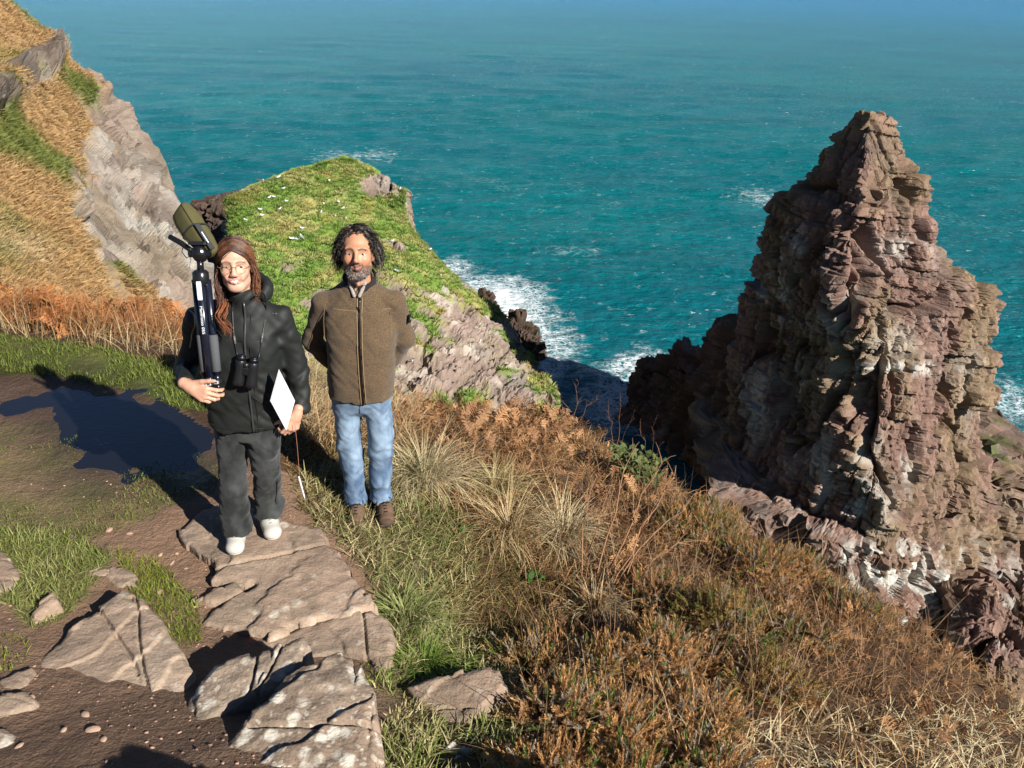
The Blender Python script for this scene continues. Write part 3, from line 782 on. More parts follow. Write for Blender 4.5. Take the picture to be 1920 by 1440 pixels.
def dirt_mat():
    t = NT('trodden_earth')
    P = t.pos(); c = t.attr('Col')
    n1 = t.noise(P, 3.0, 6, 0.6); n2 = t.noise(P, 28.0, 5, 0.65)
    f = t.math('ADD', t.math('MULTIPLY', n1, 0.55), t.math('ADD', t.math('MULTIPLY', n2, 0.7), 0.38))
    cc = t.n('CombineXYZ', i={0: f, 1: f, 2: f}).outputs[0]
    c = t.mix(1.0, c, cc, 'MULTIPLY')
    peb = t.voro(P, 70.0)
    pm = t.math('MULTIPLY', t.ramp(peb, [(0.18, 1.0), (0.32, 0.0)]), t.ramp(t.noise(P, 9.0, 3), [(0.5, 0.0), (0.62, 0.7)]))
    c = t.mix(t.math('MULTIPLY', pm, t.attr('grit', 'Fac')), c, lin(150, 118, 98))
    wet = t.attr('wet', 'Fac')
    c = t.mix(t.math('MULTIPLY', wet, 0.55), c, (0.012, 0.009, 0.008))
    t.set(Base_Color=c, Roughness=t.math('SUBTRACT', 0.95, t.math('MULTIPLY', wet, 0.55)), Specular_IOR_Level=0.35)
    t.bump(t.math('ADD', t.math('MULTIPLY', n2, 1.0), t.math('ADD', t.math('MULTIPLY', t.noise(P, 90.0, 3), 0.5), t.math('MULTIPLY', t.noise(P, 9.0, 4), 1.2))), 0.8, 0.025)
    return t.m
DIRT = dirt_mat()
LITTER, DIRTC, SODC = lin(92, 66, 42) * 0.8, lin(132, 104, 82) * 0.85, lin(104, 112, 50) * 0.7
PATH_PX = [(-4000, 640), (-200, 690), (60, 698), (250, 716), (350, 770), (430, 850), (560, 890), (600, 950), (640, 1010), (760, 1200), (760, 4000), (-4000, 4000)]
SOD_PX = [([(-1500, 560), (160, 640), (350, 690), (440, 780), (345, 772), (250, 730), (100, 702), (-1500, 690)], .9), ([(-1500, 790), (100, 790), (230, 860), (330, 830), (420, 870), (400, 920), (300, 960), (180, 1010), (60, 1060), (-1500, 1150)], .35), ([(-60, 990), (120, 1000), (210, 1040), (180, 1090), (120, 1160), (60, 1180), (-60, 1060)], .6), ([(560, 890), (760, 850), (900, 1060), (860, 1200), (980, 1440), (700, 1440), (740, 1180), (640, 1020)], .18)]
def make_ground():
    def axis(segs):
        return np.unique(np.concatenate([np.arange(a, b, s) for a, b, s in segs] + [[segs[-1][1]]]))
    xs = axis([(-30, -9, 1.0), (-9, -4.6, .12), (-4.6, 3.3, .031), (3.3, 6, .12), (6, 30, 1.0)])
    ys = axis([(-12, -2, .8), (-2, 1.0, .15), (1.0, 6.6, .031), (6.6, 9, .08), (9, 16, .25), (16, 34, 1.2)])
    Y, X = np.meshgrid(ys, xs, indexing='ij')
    Z = gz(X, Y)
    P = np.stack([X, Y, Z], -1)
    px, py = proj(P)
    infront = (P[..., 1] > 0.3)
    wob = 28 * fbm(P * 2.2, 4, 110)
    path = inpoly(px + wob, py + wob * 0.6, PATH_PX) & infront
    c = np.where(path[..., None], DIRTC, LITTER)
    sod = np.zeros(X.shape)
    for poly, w in SOD_PX: sod = np.maximum(sod, np.where(inpoly(px + wob * .7, py + wob * .5, poly) & infront, w, 0))
    sod = np.clip(sod + np.where(sod > 0, 0.5 * fbm(P * 5, 3, 112), 0), 0, 1)[..., None]
    c = c * (1 - sod) + SODC * sod
    v = (0.85 + 0.3 * fbm(P * 1.1, 4, 111))[..., None]
    c = c * v
    wet = np.clip(1.0 - seg_dist(X, Y, _pud, True) / 0.35, 0, 1); wet = np.where(inpoly(X, Y, _pud), 1.0, wet) * infront
    rk = (Z < -3)[..., None]
    c = np.where(rk, lin(150, 122, 100) * 0.6, c)
    o = mesh('ground', P.reshape(-1, 3), gridfaces(len(ys), len(xs)), DIRT, col=c.reshape(-1, 3), smooth=True, attrs={'wet': wet.ravel(), 'grit': path.astype(float).ravel()})
    tag(o, kind='structure')
    # standing water: one level sheet, the mud's own relief draws the shoreline
    t = NT('puddle_water')
    t.set(Base_Color=(0.008, 0.008, 0.009), Roughness=0.04, IOR=1.6, Specular_IOR_Level=1.0)
    t.bump(t.noise(t.mapv(t.pos(), (1, 2.2, 1)), 16.0, 3), 0.06, 0.02)
    A = np.array(_pud); lo, hi = A.min(0) - 0.05, A.max(0) + 0.05
    gx, gy = np.linspace(lo[0], hi[0], 60), np.linspace(lo[1], hi[1], 60)
    GX, GY = np.meshgrid(gx, gy)
    zz = float(np.median(gz(A[:, 0], A[:, 1]))) - 0.006
    V = np.stack([GX, GY, GX * 0 + zz], -1).reshape(-1, 3)
    F = gridfaces(60, 60); ok = (inpoly(GX, GY, _pud) | (seg_dist(GX, GY, _pud, True) < 0.12)).ravel()
    F = F[ok[F].all(1)]
    tag(mesh('puddle', V, F, t.m, smooth=True), kind='structure')
make_ground()

# ================================================================== slabs and stones by the path
def slab_mat(name, lichen, tint):
    t = NT(name)
    P = t.obj(); c = t.attr('Col')
    n1 = t.noise(P, 2.5, 6, 0.62); n2 = t.noise(t.mapv(P, (1.0, 2.0, 1), (0, 0, -0.6)), 11.0, 8, 0.68); n3 = t.noise(P, 90.0, 4, 0.6)
    f = t.math('ADD', t.math('MULTIPLY', n1, 1.1), t.math('ADD', t.math('MULTIPLY', n2, 0.9), t.math('ADD', t.math('MULTIPLY', n3, 0.6), -0.32)))
    cc = t.n('CombineXYZ', i={0: f, 1: f, 2: f}).outputs[0]
    c = t.mix(1.0, c, cc, 'MULTIPLY')
    warp = t.n('VectorMath', operation='ADD', i={0: P, 1: t.n('VectorMath', operation='SCALE', i={0: t.noise(P, 30, 3, out='Color'), 3: 0.03}).outputs[0]}).outputs[0]
    spots = t.ramp(t.voro(warp, 13.0), [(0.30, 1.0), (0.42, 0.0)])
    area = t.ramp(t.noise(P, 3.6, 4, 0.6), [(0.62 - 0.22 * lichen, 0.0), (0.72 - 0.22 * lichen, 1.0)])
    sp2 = t.math('MULTIPLY', t.ramp(t.voro(warp, 34.0), [(0.2, 1.0), (0.32, 0.0)]), 0.6)
    l = t.math('MULTIPLY', t.math('MULTIPLY', t.math('MAXIMUM', spots, sp2), area), min(1.0, 0.6 + 0.4 * lichen))
    c = t.mix(l, c, lin(196, 188, 172))
    stain = t.ramp(t.noise(P, 5.5, 6, 0.7), [(0.50, 0.0), (0.66, 0.55)])
    c = t.mix(stain, c, lin(92, 82, 70))
    moss = t.ramp(t.noise(P, 2.2, 5, 0.6), [(0.62, 0.0), (0.75, 0.35)])
    c = t.mix(moss, c, lin(110, 96, 52))
    t.set(Base_Color=c, Roughness=0.85, Specular_IOR_Level=0.25)
    t.bump(t.math('ADD', t.math('MULTIPLY', n2, 1.0), t.math('MULTIPLY', n3, 0.45)), 0.6, 0.022)
    return t.m
SLAB_A, SLAB_B = slab_mat('slab_stone', 0.4, 1), slab_mat('lichened_stone', 1.0, 1)
def slab(name, label, pts, z0, mat, tilt=(0, 0), thick=0.2, seed=0, rough=1.0, tone=1.0, ledges=3, jag=0.02, cat='rock', bev=0.014):
    """A stone slab: outline given in picture points at height z0, broken edges, ledges and foliation on top."""
    W = np.array([atz(px, py, z0)[:2] for px, py in pts])
    lo, hi = W.min(0) - 0.06, W.max(0) + 0.06
    step = float(np.clip(max(hi - lo) / 150, 0.006, 0.012))
    xs, ys = np.arange(lo[0], hi[0], step), np.arange(lo[1], hi[1], step)
    X, Y = np.meshgrid(xs, ys)
    P3 = np.stack([X, Y, X * 0 + seed], -1)
    sd = seg_dist(X, Y, [tuple(w) for w in W], True) * np.where(inpoly(X, Y, [tuple(w) for w in W]), -1, 1)
    hb = strata(P3 * np.array([1, 1, 0]) + 5, rotm('z', 17 * seed), 9.0, .16, .11, 240 + seed)[0]
    sd = sd + jag * (0.8 * fbm(P3 * 4.5, 3, 200 + seed) + 0.4 * fbm(P3 * 14, 3, 201 + seed) + 1.6 * (hb - .5))
    a = RAD(38); U = X * math.cos(a) + Y * math.sin(a); Vv = -X * math.sin(a) + Y * math.cos(a)
    cx, cy = W.mean(0)
    top = z0 + tilt[0] * (X - cx) + tilt[1] * (Y - cy)
    rs = np.random.default_rng(500 + seed); ga = rs.uniform(0, 6.28)
    span = max(hi - lo)
    terr = 0.55 * ledges * ((X - cx) * math.cos(ga) + (Y - cy) * math.sin(ga)) / span * 1.6 + 1.1 * fbm(P3 * 1.7, 3, 210 + seed) + 0.25 * fbm(P3 * 7, 3, 211 + seed)
    ti = np.floor(terr); tf = terr - ti
    top = top + rough * (0.012 * (ti + sstep(0.0, 0.05, tf)) + 0.022 * fbm(P3 * 2.0, 3, 212 + seed) + 0.010 * fbm(P3 * 6.0, 3, 216 + seed) + 0.004 * (1 - 2 * np.abs(fbm(np.stack([U * 4, Vv * 11, U * 0], -1), 4, 213 + seed))) + 0.005 * fbm(P3 * 18, 4, 214 + seed))
    for q in range(2):
        an = rs.uniform(0, 3.14); cd = (X - cx - rs.uniform(-.25, .25) * span) * math.cos(an) + (Y - cy - rs.uniform(-.2, .2) * span) * math.sin(an) + 0.03 * fbm(P3 * 3, 3, 215 + seed + q)
        top = top - rough * 0.016 * (1 - sstep(0.002, 0.009, np.abs(cd))) * (fbm(P3 * 1.6, 2, 230 + seed + q) > -0.1)
        top = top + rough * rs.uniform(-.008, .008) * (cd > 0)
    # rounding at the rim, then the broken side
    rim = sstep(-bev * 1.6, 0.0, sd)
    z = top - rim * bev * 0.7 - thick * sstep(0.0, 0.022, sd)
    V = np.stack([X, Y, z], -1).reshape(-1, 3)
    F = gridfaces(len(ys), len(xs)); ok = (sd < 0.03).ravel(); F = F[ok[F].all(1)]
    used = np.unique(F); mp = np.full(len(V), -1); mp[used] = np.arange(len(used))
    base = lin(176, 151, 129) * 0.74 * tone
    v = (0.85 + 0.35 * fbm(P3 * 3, 4, 220 + seed))[..., None]
    grey = sstep(-0.2, 0.4, fbm(P3 * 1.5, 3, 221 + seed))[..., None]
    c = (base * (1 - 0.6 * grey) + lin(156, 142, 124) * 0.76 * tone * 0.6 * grey) * v
    o = mesh(name, V[used], mp[F], mat, col=c.reshape(-1, 3)[used], smooth=True, origin=np.array([cx, cy, z0 - thick]))
    tag(o, label, cat)
    return W
SLABS = []
def S(*a, **k): SLABS.append((slab(*a, **k), a[3]))
S('rock_slab', 'broad flat brown slab the woman stands on', [(338, 990), (375, 955), (410, 940), (470, 950), (540, 985), (598, 992), (640, 1040), (668, 1090), (702, 1135), (640, 1150), (560, 1168), (505, 1195), (455, 1185), (384, 1168), (430, 1120), (470, 1095), (400, 1085), (398, 1055), (345, 1015)], 0.03, SLAB_A, thick=0.25, seed=1, ledges=4, tilt=(-0.02, 0.0), jag=0.025)
S('rock_slab', 'brown split slab just in front of the one under the woman', [(462, 1192), (510, 1200), (570, 1172), (650, 1152), (700, 1142), (730, 1160), (744, 1195), (738, 1230), (725, 1275), (700, 1268), (690, 1240), (640, 1228), (580, 1240), (500, 1250)], 0.0, SLAB_A, thick=0.25, seed=2, ledges=3)
S('rock_slab', 'large pale slab at the lower left, edged by short grass', [(205, 1130), (228, 1112), (270, 1135), (300, 1170), (360, 1262), (345, 1290), (318, 1330), (300, 1362), (262, 1384), (240, 1345), (238, 1328), (150, 1318), (118, 1335), (80, 1335), (64, 1285), (70, 1240), (125, 1185)], 0.19, SLAB_A, thick=0.22, seed=3, ledges=4, tilt=(0.03, -0.04), tone=1.05)
S('boulder', 'lichen spotted boulder leaning between the pale slab and the bottom boulder', [(308, 1392), (330, 1345), (350, 1290), (400, 1242), (470, 1226), (540, 1212), (575, 1205), (590, 1225), (560, 1262), (530, 1292), (450, 1322), (380, 1365)], 0.30, SLAB_B, thick=0.45, seed=4, tilt=(0.10, 0.06), rough=1.3, bev=0.02)
S('boulder', 'big lichen covered boulder at the bottom, right of the earth path', [(360, 1450), (400, 1400), (440, 1362), (500, 1318), (540, 1268), (590, 1240), (640, 1226), (668, 1232), (678, 1275), (700, 1310), (706, 1365), (716, 1425), (700, 1500), (380, 1520)], 0.40, SLAB_B, thick=0.55, seed=5, tilt=(-0.04, 0.02), rough=1.7, bev=0.022, ledges=4)
S('rock_slab', 'low brown stone in the grass right of the big lichen boulder', [(758, 1285), (800, 1270), (855, 1264), (905, 1250), (942, 1254), (954, 1288), (922, 1325), (875, 1370), (835, 1372), (815, 1335), (785, 1310)], 0.08, SLAB_A, thick=0.25, seed=6, tilt=(0.05, 0.05), bev=0.018)
S('flat_stone', 'flat tan stone in the earth among grass above the pale slab', [(140, 1090), (165, 1070), (212, 1058), (240, 1075), (256, 1095), (225, 1090), (200, 1078), (170, 1088)], 0.07, SLAB_A, thick=0.07, seed=7, rough=0.5, bev=0.012)
S('flat_stone', 'pinkish flat stone cut by the left edge of the picture', [(-40, 1045), (-5, 1035), (22, 1055), (26, 1095), (5, 1112), (-40, 1115)], 0.13, SLAB_A, thick=0.1, seed=8, rough=0.5)
S('flat_stone', 'small mossy stone standing tilted in grass left of the pale slab', [(54, 1145), (75, 1122), (98, 1112), (105, 1125), (85, 1140), (62, 1152)], 0.19, SLAB_A, thick=0.1, seed=9, rough=0.5, tilt=(0.2, 0.1), bev=0.012)
S('flat_stone', 'small flat stone left of the pale slab, half in the earth', [(4, 1275), (30, 1258), (58, 1250), (52, 1272), (30, 1290), (8, 1292)], 0.27, SLAB_A, thick=0.06, seed=10, rough=0.4, bev=0.01)
S('flat_stone', 'pale stone at the left edge below the mossy patch', [(-30, 1320), (0, 1306), (38, 1304), (52, 1316), (20, 1332), (-30, 1345)], 0.32, SLAB_A, thick=0.06, seed=11, rough=0.4, bev=0.01, tone=1.1)
S('flat_stone', 'thin flat stone lying beside the slab under the woman', [(362, 1122), (400, 1102), (440, 1092), (452, 1105), (428, 1122), (395, 1128)], 0.045, SLAB_A, thick=0.06, seed=12, rough=0.4, bev=0.01)
S('boulder', 'pale bluish boulder in the shadow at the bottom edge', [(805, 1460), (830, 1405), (850, 1385), (880, 1392), (900, 1440), (905, 1490), (800, 1490)], 0.2, SLAB_B, thick=0.3, seed=13, rough=1.2, bev=0.05)
S('flat_stone', 'white lichened stone cut by the bottom left corner', [(-30, 1380), (0, 1368), (18, 1380), (22, 1400), (0, 1410), (-30, 1415)], 0.36, SLAB_B, thick=0.06, seed=14, rough=0.4, bev=0.01)
# loose pebbles: the larger ones one by one, the grit as stuff
def pebble_template(seed, n=9, m=12):
    th = np.linspace(0, 2 * math.pi, m, endpoint=False); ph = np.linspace(0.05, math.pi - 0.05, n)
    T, Ph = np.meshgrid(th, ph)
    V = np.stack([np.sin(Ph) * np.cos(T), 0.75 * np.sin(Ph) * np.sin(T), 0.45 * np.cos(Ph)], -1).reshape(-1, 3)
    V = V * (1 + 0.28 * fbm(V * 1.3 + seed * 7, 3, seed))[:, None]
    return V, gridfaces(n, m, True)[:, ::-1]
PEB = matte('pebble_stone', 0.85, 0.25, 40.0, 0.3, 120.0, 0.004)
def pebbles():
    rg = np.random.default_rng(21)
    pv, pf = pebble_template(3)
    mes = None
    spots = [(206, 997, 1.6, 'largest pale pebble, alone on the path above the flat tan stone'), (243, 1003, .95, 'round pebble just right of the largest pale one'), (300, 1040, .85, 'upper left of the pebble cluster beside the woman\'s slab'), (322, 1053, .85, 'lower middle of the pebble cluster beside the woman\'s slab'), (331, 1037, .75, 'upper right of the pebble cluster beside the woman\'s slab'), (347, 1063, .7, 'lower right of the pebble cluster beside the woman\'s slab'), (300, 1108, 1.2, 'flat pebble in the green moss behind the pale slab'), (428, 1087, .9, 'tan pebble lying by the thin flat stone'), (175, 1372, 1.3, 'biggest pebble below the pale slab, half buried'), (160, 1342, 1.0, 'pebble right under the lower edge of the pale slab'), (120, 1372, .9, 'pebble left of the biggest one below the pale slab'), (195, 1392, .9, 'lowest pebble near the bottom shadow'), (60, 1310, .8, 'pebble between the pale slab and the left edge stone'), (36, 1402, .8, 'pebble beside the white stone in the bottom left corner')]
    for k, (px, py, s, lab) in enumerate(spots):
        p = onground(px, py)
        r = 0.017 * s
        a = rg.uniform(0, 6.28)
        if mes is None:
            o = mesh('pebble', pv, pf, PEB, col=np.broadcast_to(lin(176, 146, 124) * 0.8, pv.shape), smooth=True)
            mes = o.data
        else:
            o = bpy.data.objects.new('pebble', mes); COL.objects.link(o)
        o.location = (p[0], p[1], float(gz(np.array([p[0]]), np.array([p[1]]))[0]) + r * 0.15)
        o.rotation_euler = (rg.normal(0, .15), rg.normal(0, .15), a); o.scale = (r * rg.uniform(.9, 1.4), r, r * rg.uniform(.7, 1.1))
        tag(o, lab, 'pebble', 'pebbles on the earth path')
    # grit
    tv, tf = pebble_template(5, 4, 5)
    n = 1800
    px, py = rg.uniform(-20, 720, n), 1440 - 560 * rg.random(n) ** 1.2
    P = np.array([atz(a, b, 0.42 * max(0, (b - 1080) / 360)) for a, b in zip(px, py)])
    for _ in range(3):
        z = gz(P[:, 0], P[:, 1], False)
        P = np.array([atz(a, b, c) for a, b, c in zip(px, py, z)])
    dens = fbm(P * 1.6, 3, 130)
    k = inpoly(px, py, PATH_PX) & (dens > -0.12)
    P = P[k]; n = len(P)
    P[:, 2] = gz(P[:, 0], P[:, 1])
    V, F, C = scatter(tv, tf, P, frames(np.tile([[0, 0, 1.0]], (n, 1)) + rg.normal(0, .2, (n, 3)), rg.uniform(0, 6.28, n)), 0.0022 + 0.009 * rg.random(n) ** 4, tint=lin(166, 132, 112) * rg.uniform(0.45, 1.05, (n, 1)))
    tag(mesh('gravel', V, F, PEB, col=C, smooth=True), 'fine gravel strewn over the brown earth path', 'gravel', kind='stuff')
pebbles()
# two unseen boulders, added below the frame to cast shadows on the near ground
def shadow_boulder(c, r, h, seed, label):
    n, m = 40, 60
    th = np.linspace(0, 2 * math.pi, m, endpoint=False); ph = np.linspace(0.02, math.pi * 0.7, n)
    T, Ph = np.meshgrid(th, ph); c = np.asarray(c, float)
    P = np.stack([r * np.sin(Ph) * np.cos(T), r * np.sin(Ph) * np.sin(T), h * np.cos(Ph)], -1)
    nn = P / np.linalg.norm(P, axis=-1, keepdims=True)
    Q = c + P + nn * (0.1 * fbm(P * 4 + seed, 4, seed) + 0.03 * fbm(P * 14, 3, seed + 1))[..., None]
    tag(mesh('boulder', Q.reshape(-1, 3), gridfaces(n, m, True), SLAB_B, col=np.tile(lin(170, 148, 126) * .9, (n * m, 1)), smooth=True, origin=c), label, 'rock')
for (px, py, z, t, r, h, sd, lb) in ((235, 1440, .42, 1.25, .24, .42, 5, 'unseen boulder added below the bottom left to cast a shadow on the earth'), (800, 1440, .17, 1.2, .28, .4, 8, 'unseen boulder added below the bottom middle to cast a shadow on the grass')):
    q = atz(px, py, z) + SUN * t
    shadow_boulder((q[0], q[1], q[2] - h), r, h, sd, lb)
# ================================================================== plants on the clifftop
VG = np.random.default_rng(77)
def blades(pos, head, length, width, lean, bend, nseg, c0, c1, side=0.0):
    """Curved grass blades. head: compass angle the blade leans to; lean and bend in radians; c0 base and c1 tip colour."""
    n = len(pos); nseg = int(nseg)
    t = np.linspace(0, 1, nseg + 1)
    th = lean[:, None] + bend[:, None] * t[None, :]
    ds = (length / nseg)[:, None]
    sx = np.cumsum(np.concatenate([np.zeros((n, 1)), np.sin(th[:, :-1]) * ds], 1), 1)
    sz = np.cumsum(np.concatenate([np.zeros((n, 1)), np.cos(th[:, :-1]) * ds], 1), 1)
    h = np.stack([np.cos(head), np.sin(head), 0 * head], -1)
    s = np.stack([-np.sin(head), np.cos(head), 0 * head], -1)
    sp = pos[:, None, :] + h[:, None, :] * sx[..., None] + np.array([0, 0, 1.0]) * sz[..., None]
    tw = VG.normal(0, 0.7, n)
    sd = s * np.cos(tw)[:, None] + np.array([0, 0, 1.0]) * np.sin(tw)[:, None] * 0.5
    w = (width[:, None] * (1 - 0.92 * t[None, :] ** 1.6) * 0.5)
    A = sp - sd[:, None, :] * w[..., None]; B = sp + sd[:, None, :] * w[..., None]
    V = np.stack([A, B], 2).reshape(n, -1, 3)
    k = np.arange(nseg)
    f = np.stack([2 * k, 2 * k + 1, 2 * k + 3, 2 * k + 2], -1)
    F = (f[None] + (np.arange(n) * 2 * (nseg + 1))[:, None, None]).reshape(-1, 4)
    tt = np.repeat(t, 2)[None, :, None]
    C = c0[:, None, :] * (1 - tt) + c1[:, None, :] * tt
    return V.reshape(-1, 3), F, C.reshape(-1, 3)
G_FRESH, G_OLIVE, STRAW, STRAWD, RUSTC, RUSTD, GORSE, GORSEG, PALEG = lin(138, 158, 66) * .72, lin(134, 134, 74) * .68, lin(222, 200, 152) * .8, lin(184, 148, 98) * .8, lin(198, 150, 104) * .8, lin(160, 116, 82) * .75, lin(212, 164, 108) * .95, lin(84, 118, 42) * .8, lin(230, 214, 172) * .8
def mixc(a, b, t): return a[None] * (1 - t[:, None]) + b[None] * t[:, None]
def sample(n, x0, x1, y0, y1):
    X = VG.uniform(x0, x1, n); Y = VG.uniform(y0, y1, n); Z = gz(X, Y)
    P = np.stack([X, Y, Z], -1); px, py = proj(P)
    return P, px, py
SLAB_POLY = [[tuple(w) for w in W] for W, z in SLABS]
def offslab(P, m=0.0):
    ok = np.ones(len(P), bool)
    for W in SLAB_POLY:
        ok &= ~inpoly(P[:, 0], P[:, 1], W)
    return ok
FEET = []
def grass_zone(name, label, spec, parent=None):
    """spec: list of (n, plan box, picture polygon, noise cut, length, width, colour a, colour b, lean, bend, segments)."""
    Vs, Fs, Cs, o = [], [], [], 0
    for n, box, poly, cut, ln, wd, ca, cb, lean, bend, sg in spec:
        P, px, py = sample(n, *box)
        nz = fbm(P * 1.9, 4, 300) + 0.5 * fbm(P * 6, 3, 305)
        k = inpoly(px, py, poly) & (nz > cut) & offslab(P)
        P = P[k]; m = len(P)
        if not m: continue
        edge = np.clip((nz[k] - cut) / 0.35, 0.35, 1)
        L = ln * VG.uniform(0.5, 1.35, m) * edge
        t = np.clip(VG.normal(0.45, 0.33, m) + 0.5 * fbm(P * 2.5, 2, 310), 0, 1)
        c = mixc(ca, cb, t) * VG.uniform(0.7, 1.25, (m, 1))
        head = VG.normal(-0.5, 1.5, m)
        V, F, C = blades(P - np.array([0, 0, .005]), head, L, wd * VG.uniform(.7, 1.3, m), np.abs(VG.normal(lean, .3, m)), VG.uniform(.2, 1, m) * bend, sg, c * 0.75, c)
        Vs.append(V); Fs.append(F + o); Cs.append(C); o += len(V)
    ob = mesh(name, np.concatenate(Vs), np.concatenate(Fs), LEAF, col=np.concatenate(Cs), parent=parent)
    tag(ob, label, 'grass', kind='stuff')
    return ob
BOX_L, BOX_M, BOX_R = (-6.4, -0.9, 1.3, 6.8), (-1.6, 1.2, 1.3, 6.6), (-0.6, 3.9, 0.6, 6.7)
grass_zone('short_grass', 'short bright green grass growing in patches on the earth path', [
    (150000, BOX_L, [(-700, 600), (-60, 625), (160, 645), (350, 690), (430, 770), (345, 772), (250, 735), (100, 705), (-60, 690), (-700, 690)], -0.6, .06, .007, G_FRESH, G_OLIVE, .5, 1.0, 2),
    (160000, BOX_L, [(-700, 790), (-60, 790), (100, 790), (230, 860), (330, 830), (420, 870), (400, 920), (300, 960), (180, 1010), (60, 1060), (-60, 1060), (-700, 1100)], -0.12, .032, .0055, G_FRESH, G_OLIVE, .5, 1.0, 2),
    (60000, (-3.6, -1.2, 1.6, 3.6), [(-60, 990), (120, 1000), (210, 1040), (180, 1090), (120, 1160), (60, 1180), (-60, 1060)], -0.2, .06, .0045, G_FRESH, lin(186, 182, 116) * .75, .7, 1.2, 3),
    (44000, (-2.6, -1.0, 1.8, 3.4), [(220, 1035), (290, 1050), (330, 1090), (370, 1120), (380, 1200), (340, 1220), (290, 1150), (230, 1100)], -0.15, .04, .0045, lin(150, 160, 48) * .75, G_FRESH, .6, 1.0, 2),
    (60000, (-2.6, -1.0, 1.8, 3.6), [(205, 1020), (300, 1040), (345, 1100), (300, 1130), (230, 1090)], -0.25, .014, .005, lin(176, 172, 52) * .7, lin(140, 150, 50) * .7, .6, .6, 1),
    (40000, (-1.3, -0.4, 1.6, 3.0), [(675, 1240), (735, 1240), (750, 1330), (715, 1345), (690, 1290)], -0.4, .02, .005, lin(160, 158, 50) * .7, G_FRESH, .6, .6, 1),
    (9000, (-2.6, -1.2, 1.3, 2.6), [(-30, 1180), (40, 1190), (60, 1230), (20, 1260), (-30, 1260)], -0.2, .04, .006, lin(150, 160, 48) * .75, G_FRESH, .6, 1.0, 2)])
grass_zone('verge_grass', 'mixed green and dry grass between the slabs and the gorse', [
    (60000, BOX_M, [(560, 890), (640, 870), (760, 850), (860, 960), (900, 1060), (860, 1200), (760, 1280), (740, 1180), (700, 1100), (640, 1020), (590, 985)], -0.45, .11, .007, lin(128, 144, 72) * .75, STRAW, .8, 1.3, 3),
    (44000, (-1.2, 0.7, 0.6, 3.4), [(700, 1180), (860, 1180), (960, 1230), (980, 1440), (1100, 2000), (650, 2000), (700, 1440)], -0.4, .08, .007, G_FRESH * 0.9, STRAW, .7, 1.2, 3),
    (14000, (-1.7, -0.2, 3.4, 5.0), [(520, 800), (640, 800), (760, 830), (740, 960), (640, 990), (560, 960)], -0.4, .07, .006, STRAWD, lin(120, 126, 66) * .6, .9, 1.2, 2)])
grass_zone('dry_grass', 'long pale dry grass on the bank behind the path', [
    (17000, BOX_L, [(-700, 580), (-60, 590), (340, 590), (350, 690), (160, 650), (-60, 625), (-700, 600)], -0.6, .30, .006, STRAW, RUSTC, .35, 1.5, 5),
    (16000, (-2.6, -0.2, 3.9, 6.6), [(520, 560), (640, 560), (780, 690), (780, 850), (690, 860), (600, 840), (520, 800)], -0.5, .26, .007, STRAW, RUSTC, .6, 1.6, 5),
    (9000, (-4.8, -1.6, 5, 7.0), [(-60, 540), (345, 560), (350, 650), (-60, 610)], -0.5, .40, .006, lin(190, 122, 72) * .8, RUSTC, .3, 1.2, 5)])
grass_zone('withered_grass', 'matted brown and straw coloured grass on the slope down to the edge', [
    (29000, BOX_R, [(1440, 1040), (1640, 1060), (1700, 1140), (1930, 1240), (2500, 1500), (2500, 2100), (1480, 2100), (1440, 1250)], -0.7, .14, .005, RUSTC * .95, STRAWD, 1.0, 1.1, 4),
    (14000, (0.3, 3.8, 0.6, 3.4), [(1300, 1360), (1930, 1330), (2400, 1500), (2400, 2000), (1200, 2000), (1250, 1450)], -0.4, .16, .007, PALEG, STRAW, 1.0, 1.4, 5),
    (17000, (-0.8, 1.6, 3.0, 6.8), [(740, 740), (1030, 735), (1260, 870), (1300, 1000), (1180, 1110), (1000, 1120), (900, 1000), (780, 930)], -0.6, .16, .006, RUSTC, STRAWD, .9, 1.4, 4),
    (16000, (-0.6, 1.2, 1.8, 4.2), [(840, 960), (1000, 1000), (1150, 1110), (1000, 1260), (860, 1230), (800, 1120)], -0.7, .11, .006, STRAWD, lin(96, 108, 50) * .6, .9, 1.3, 3),
    (4600, (0.0, 3.0, 1.4, 5.0), [(1080, 860), (1480, 960), (1640, 1060), (1800, 1300), (1500, 1440), (960, 1440), (960, 1150)], -0.9, .33, .004, lin(200, 168, 130) * .7, RUSTD, .5, .8, 5),
    (12000, (0.2, 2.6, 2.0, 5.0), [(1180, 880), (1480, 960), (1520, 1200), (1300, 1440), (960, 1440), (960, 1150)], -0.6, .10, .005, RUSTD, STRAWD, 1.0, 1.1, 3)])

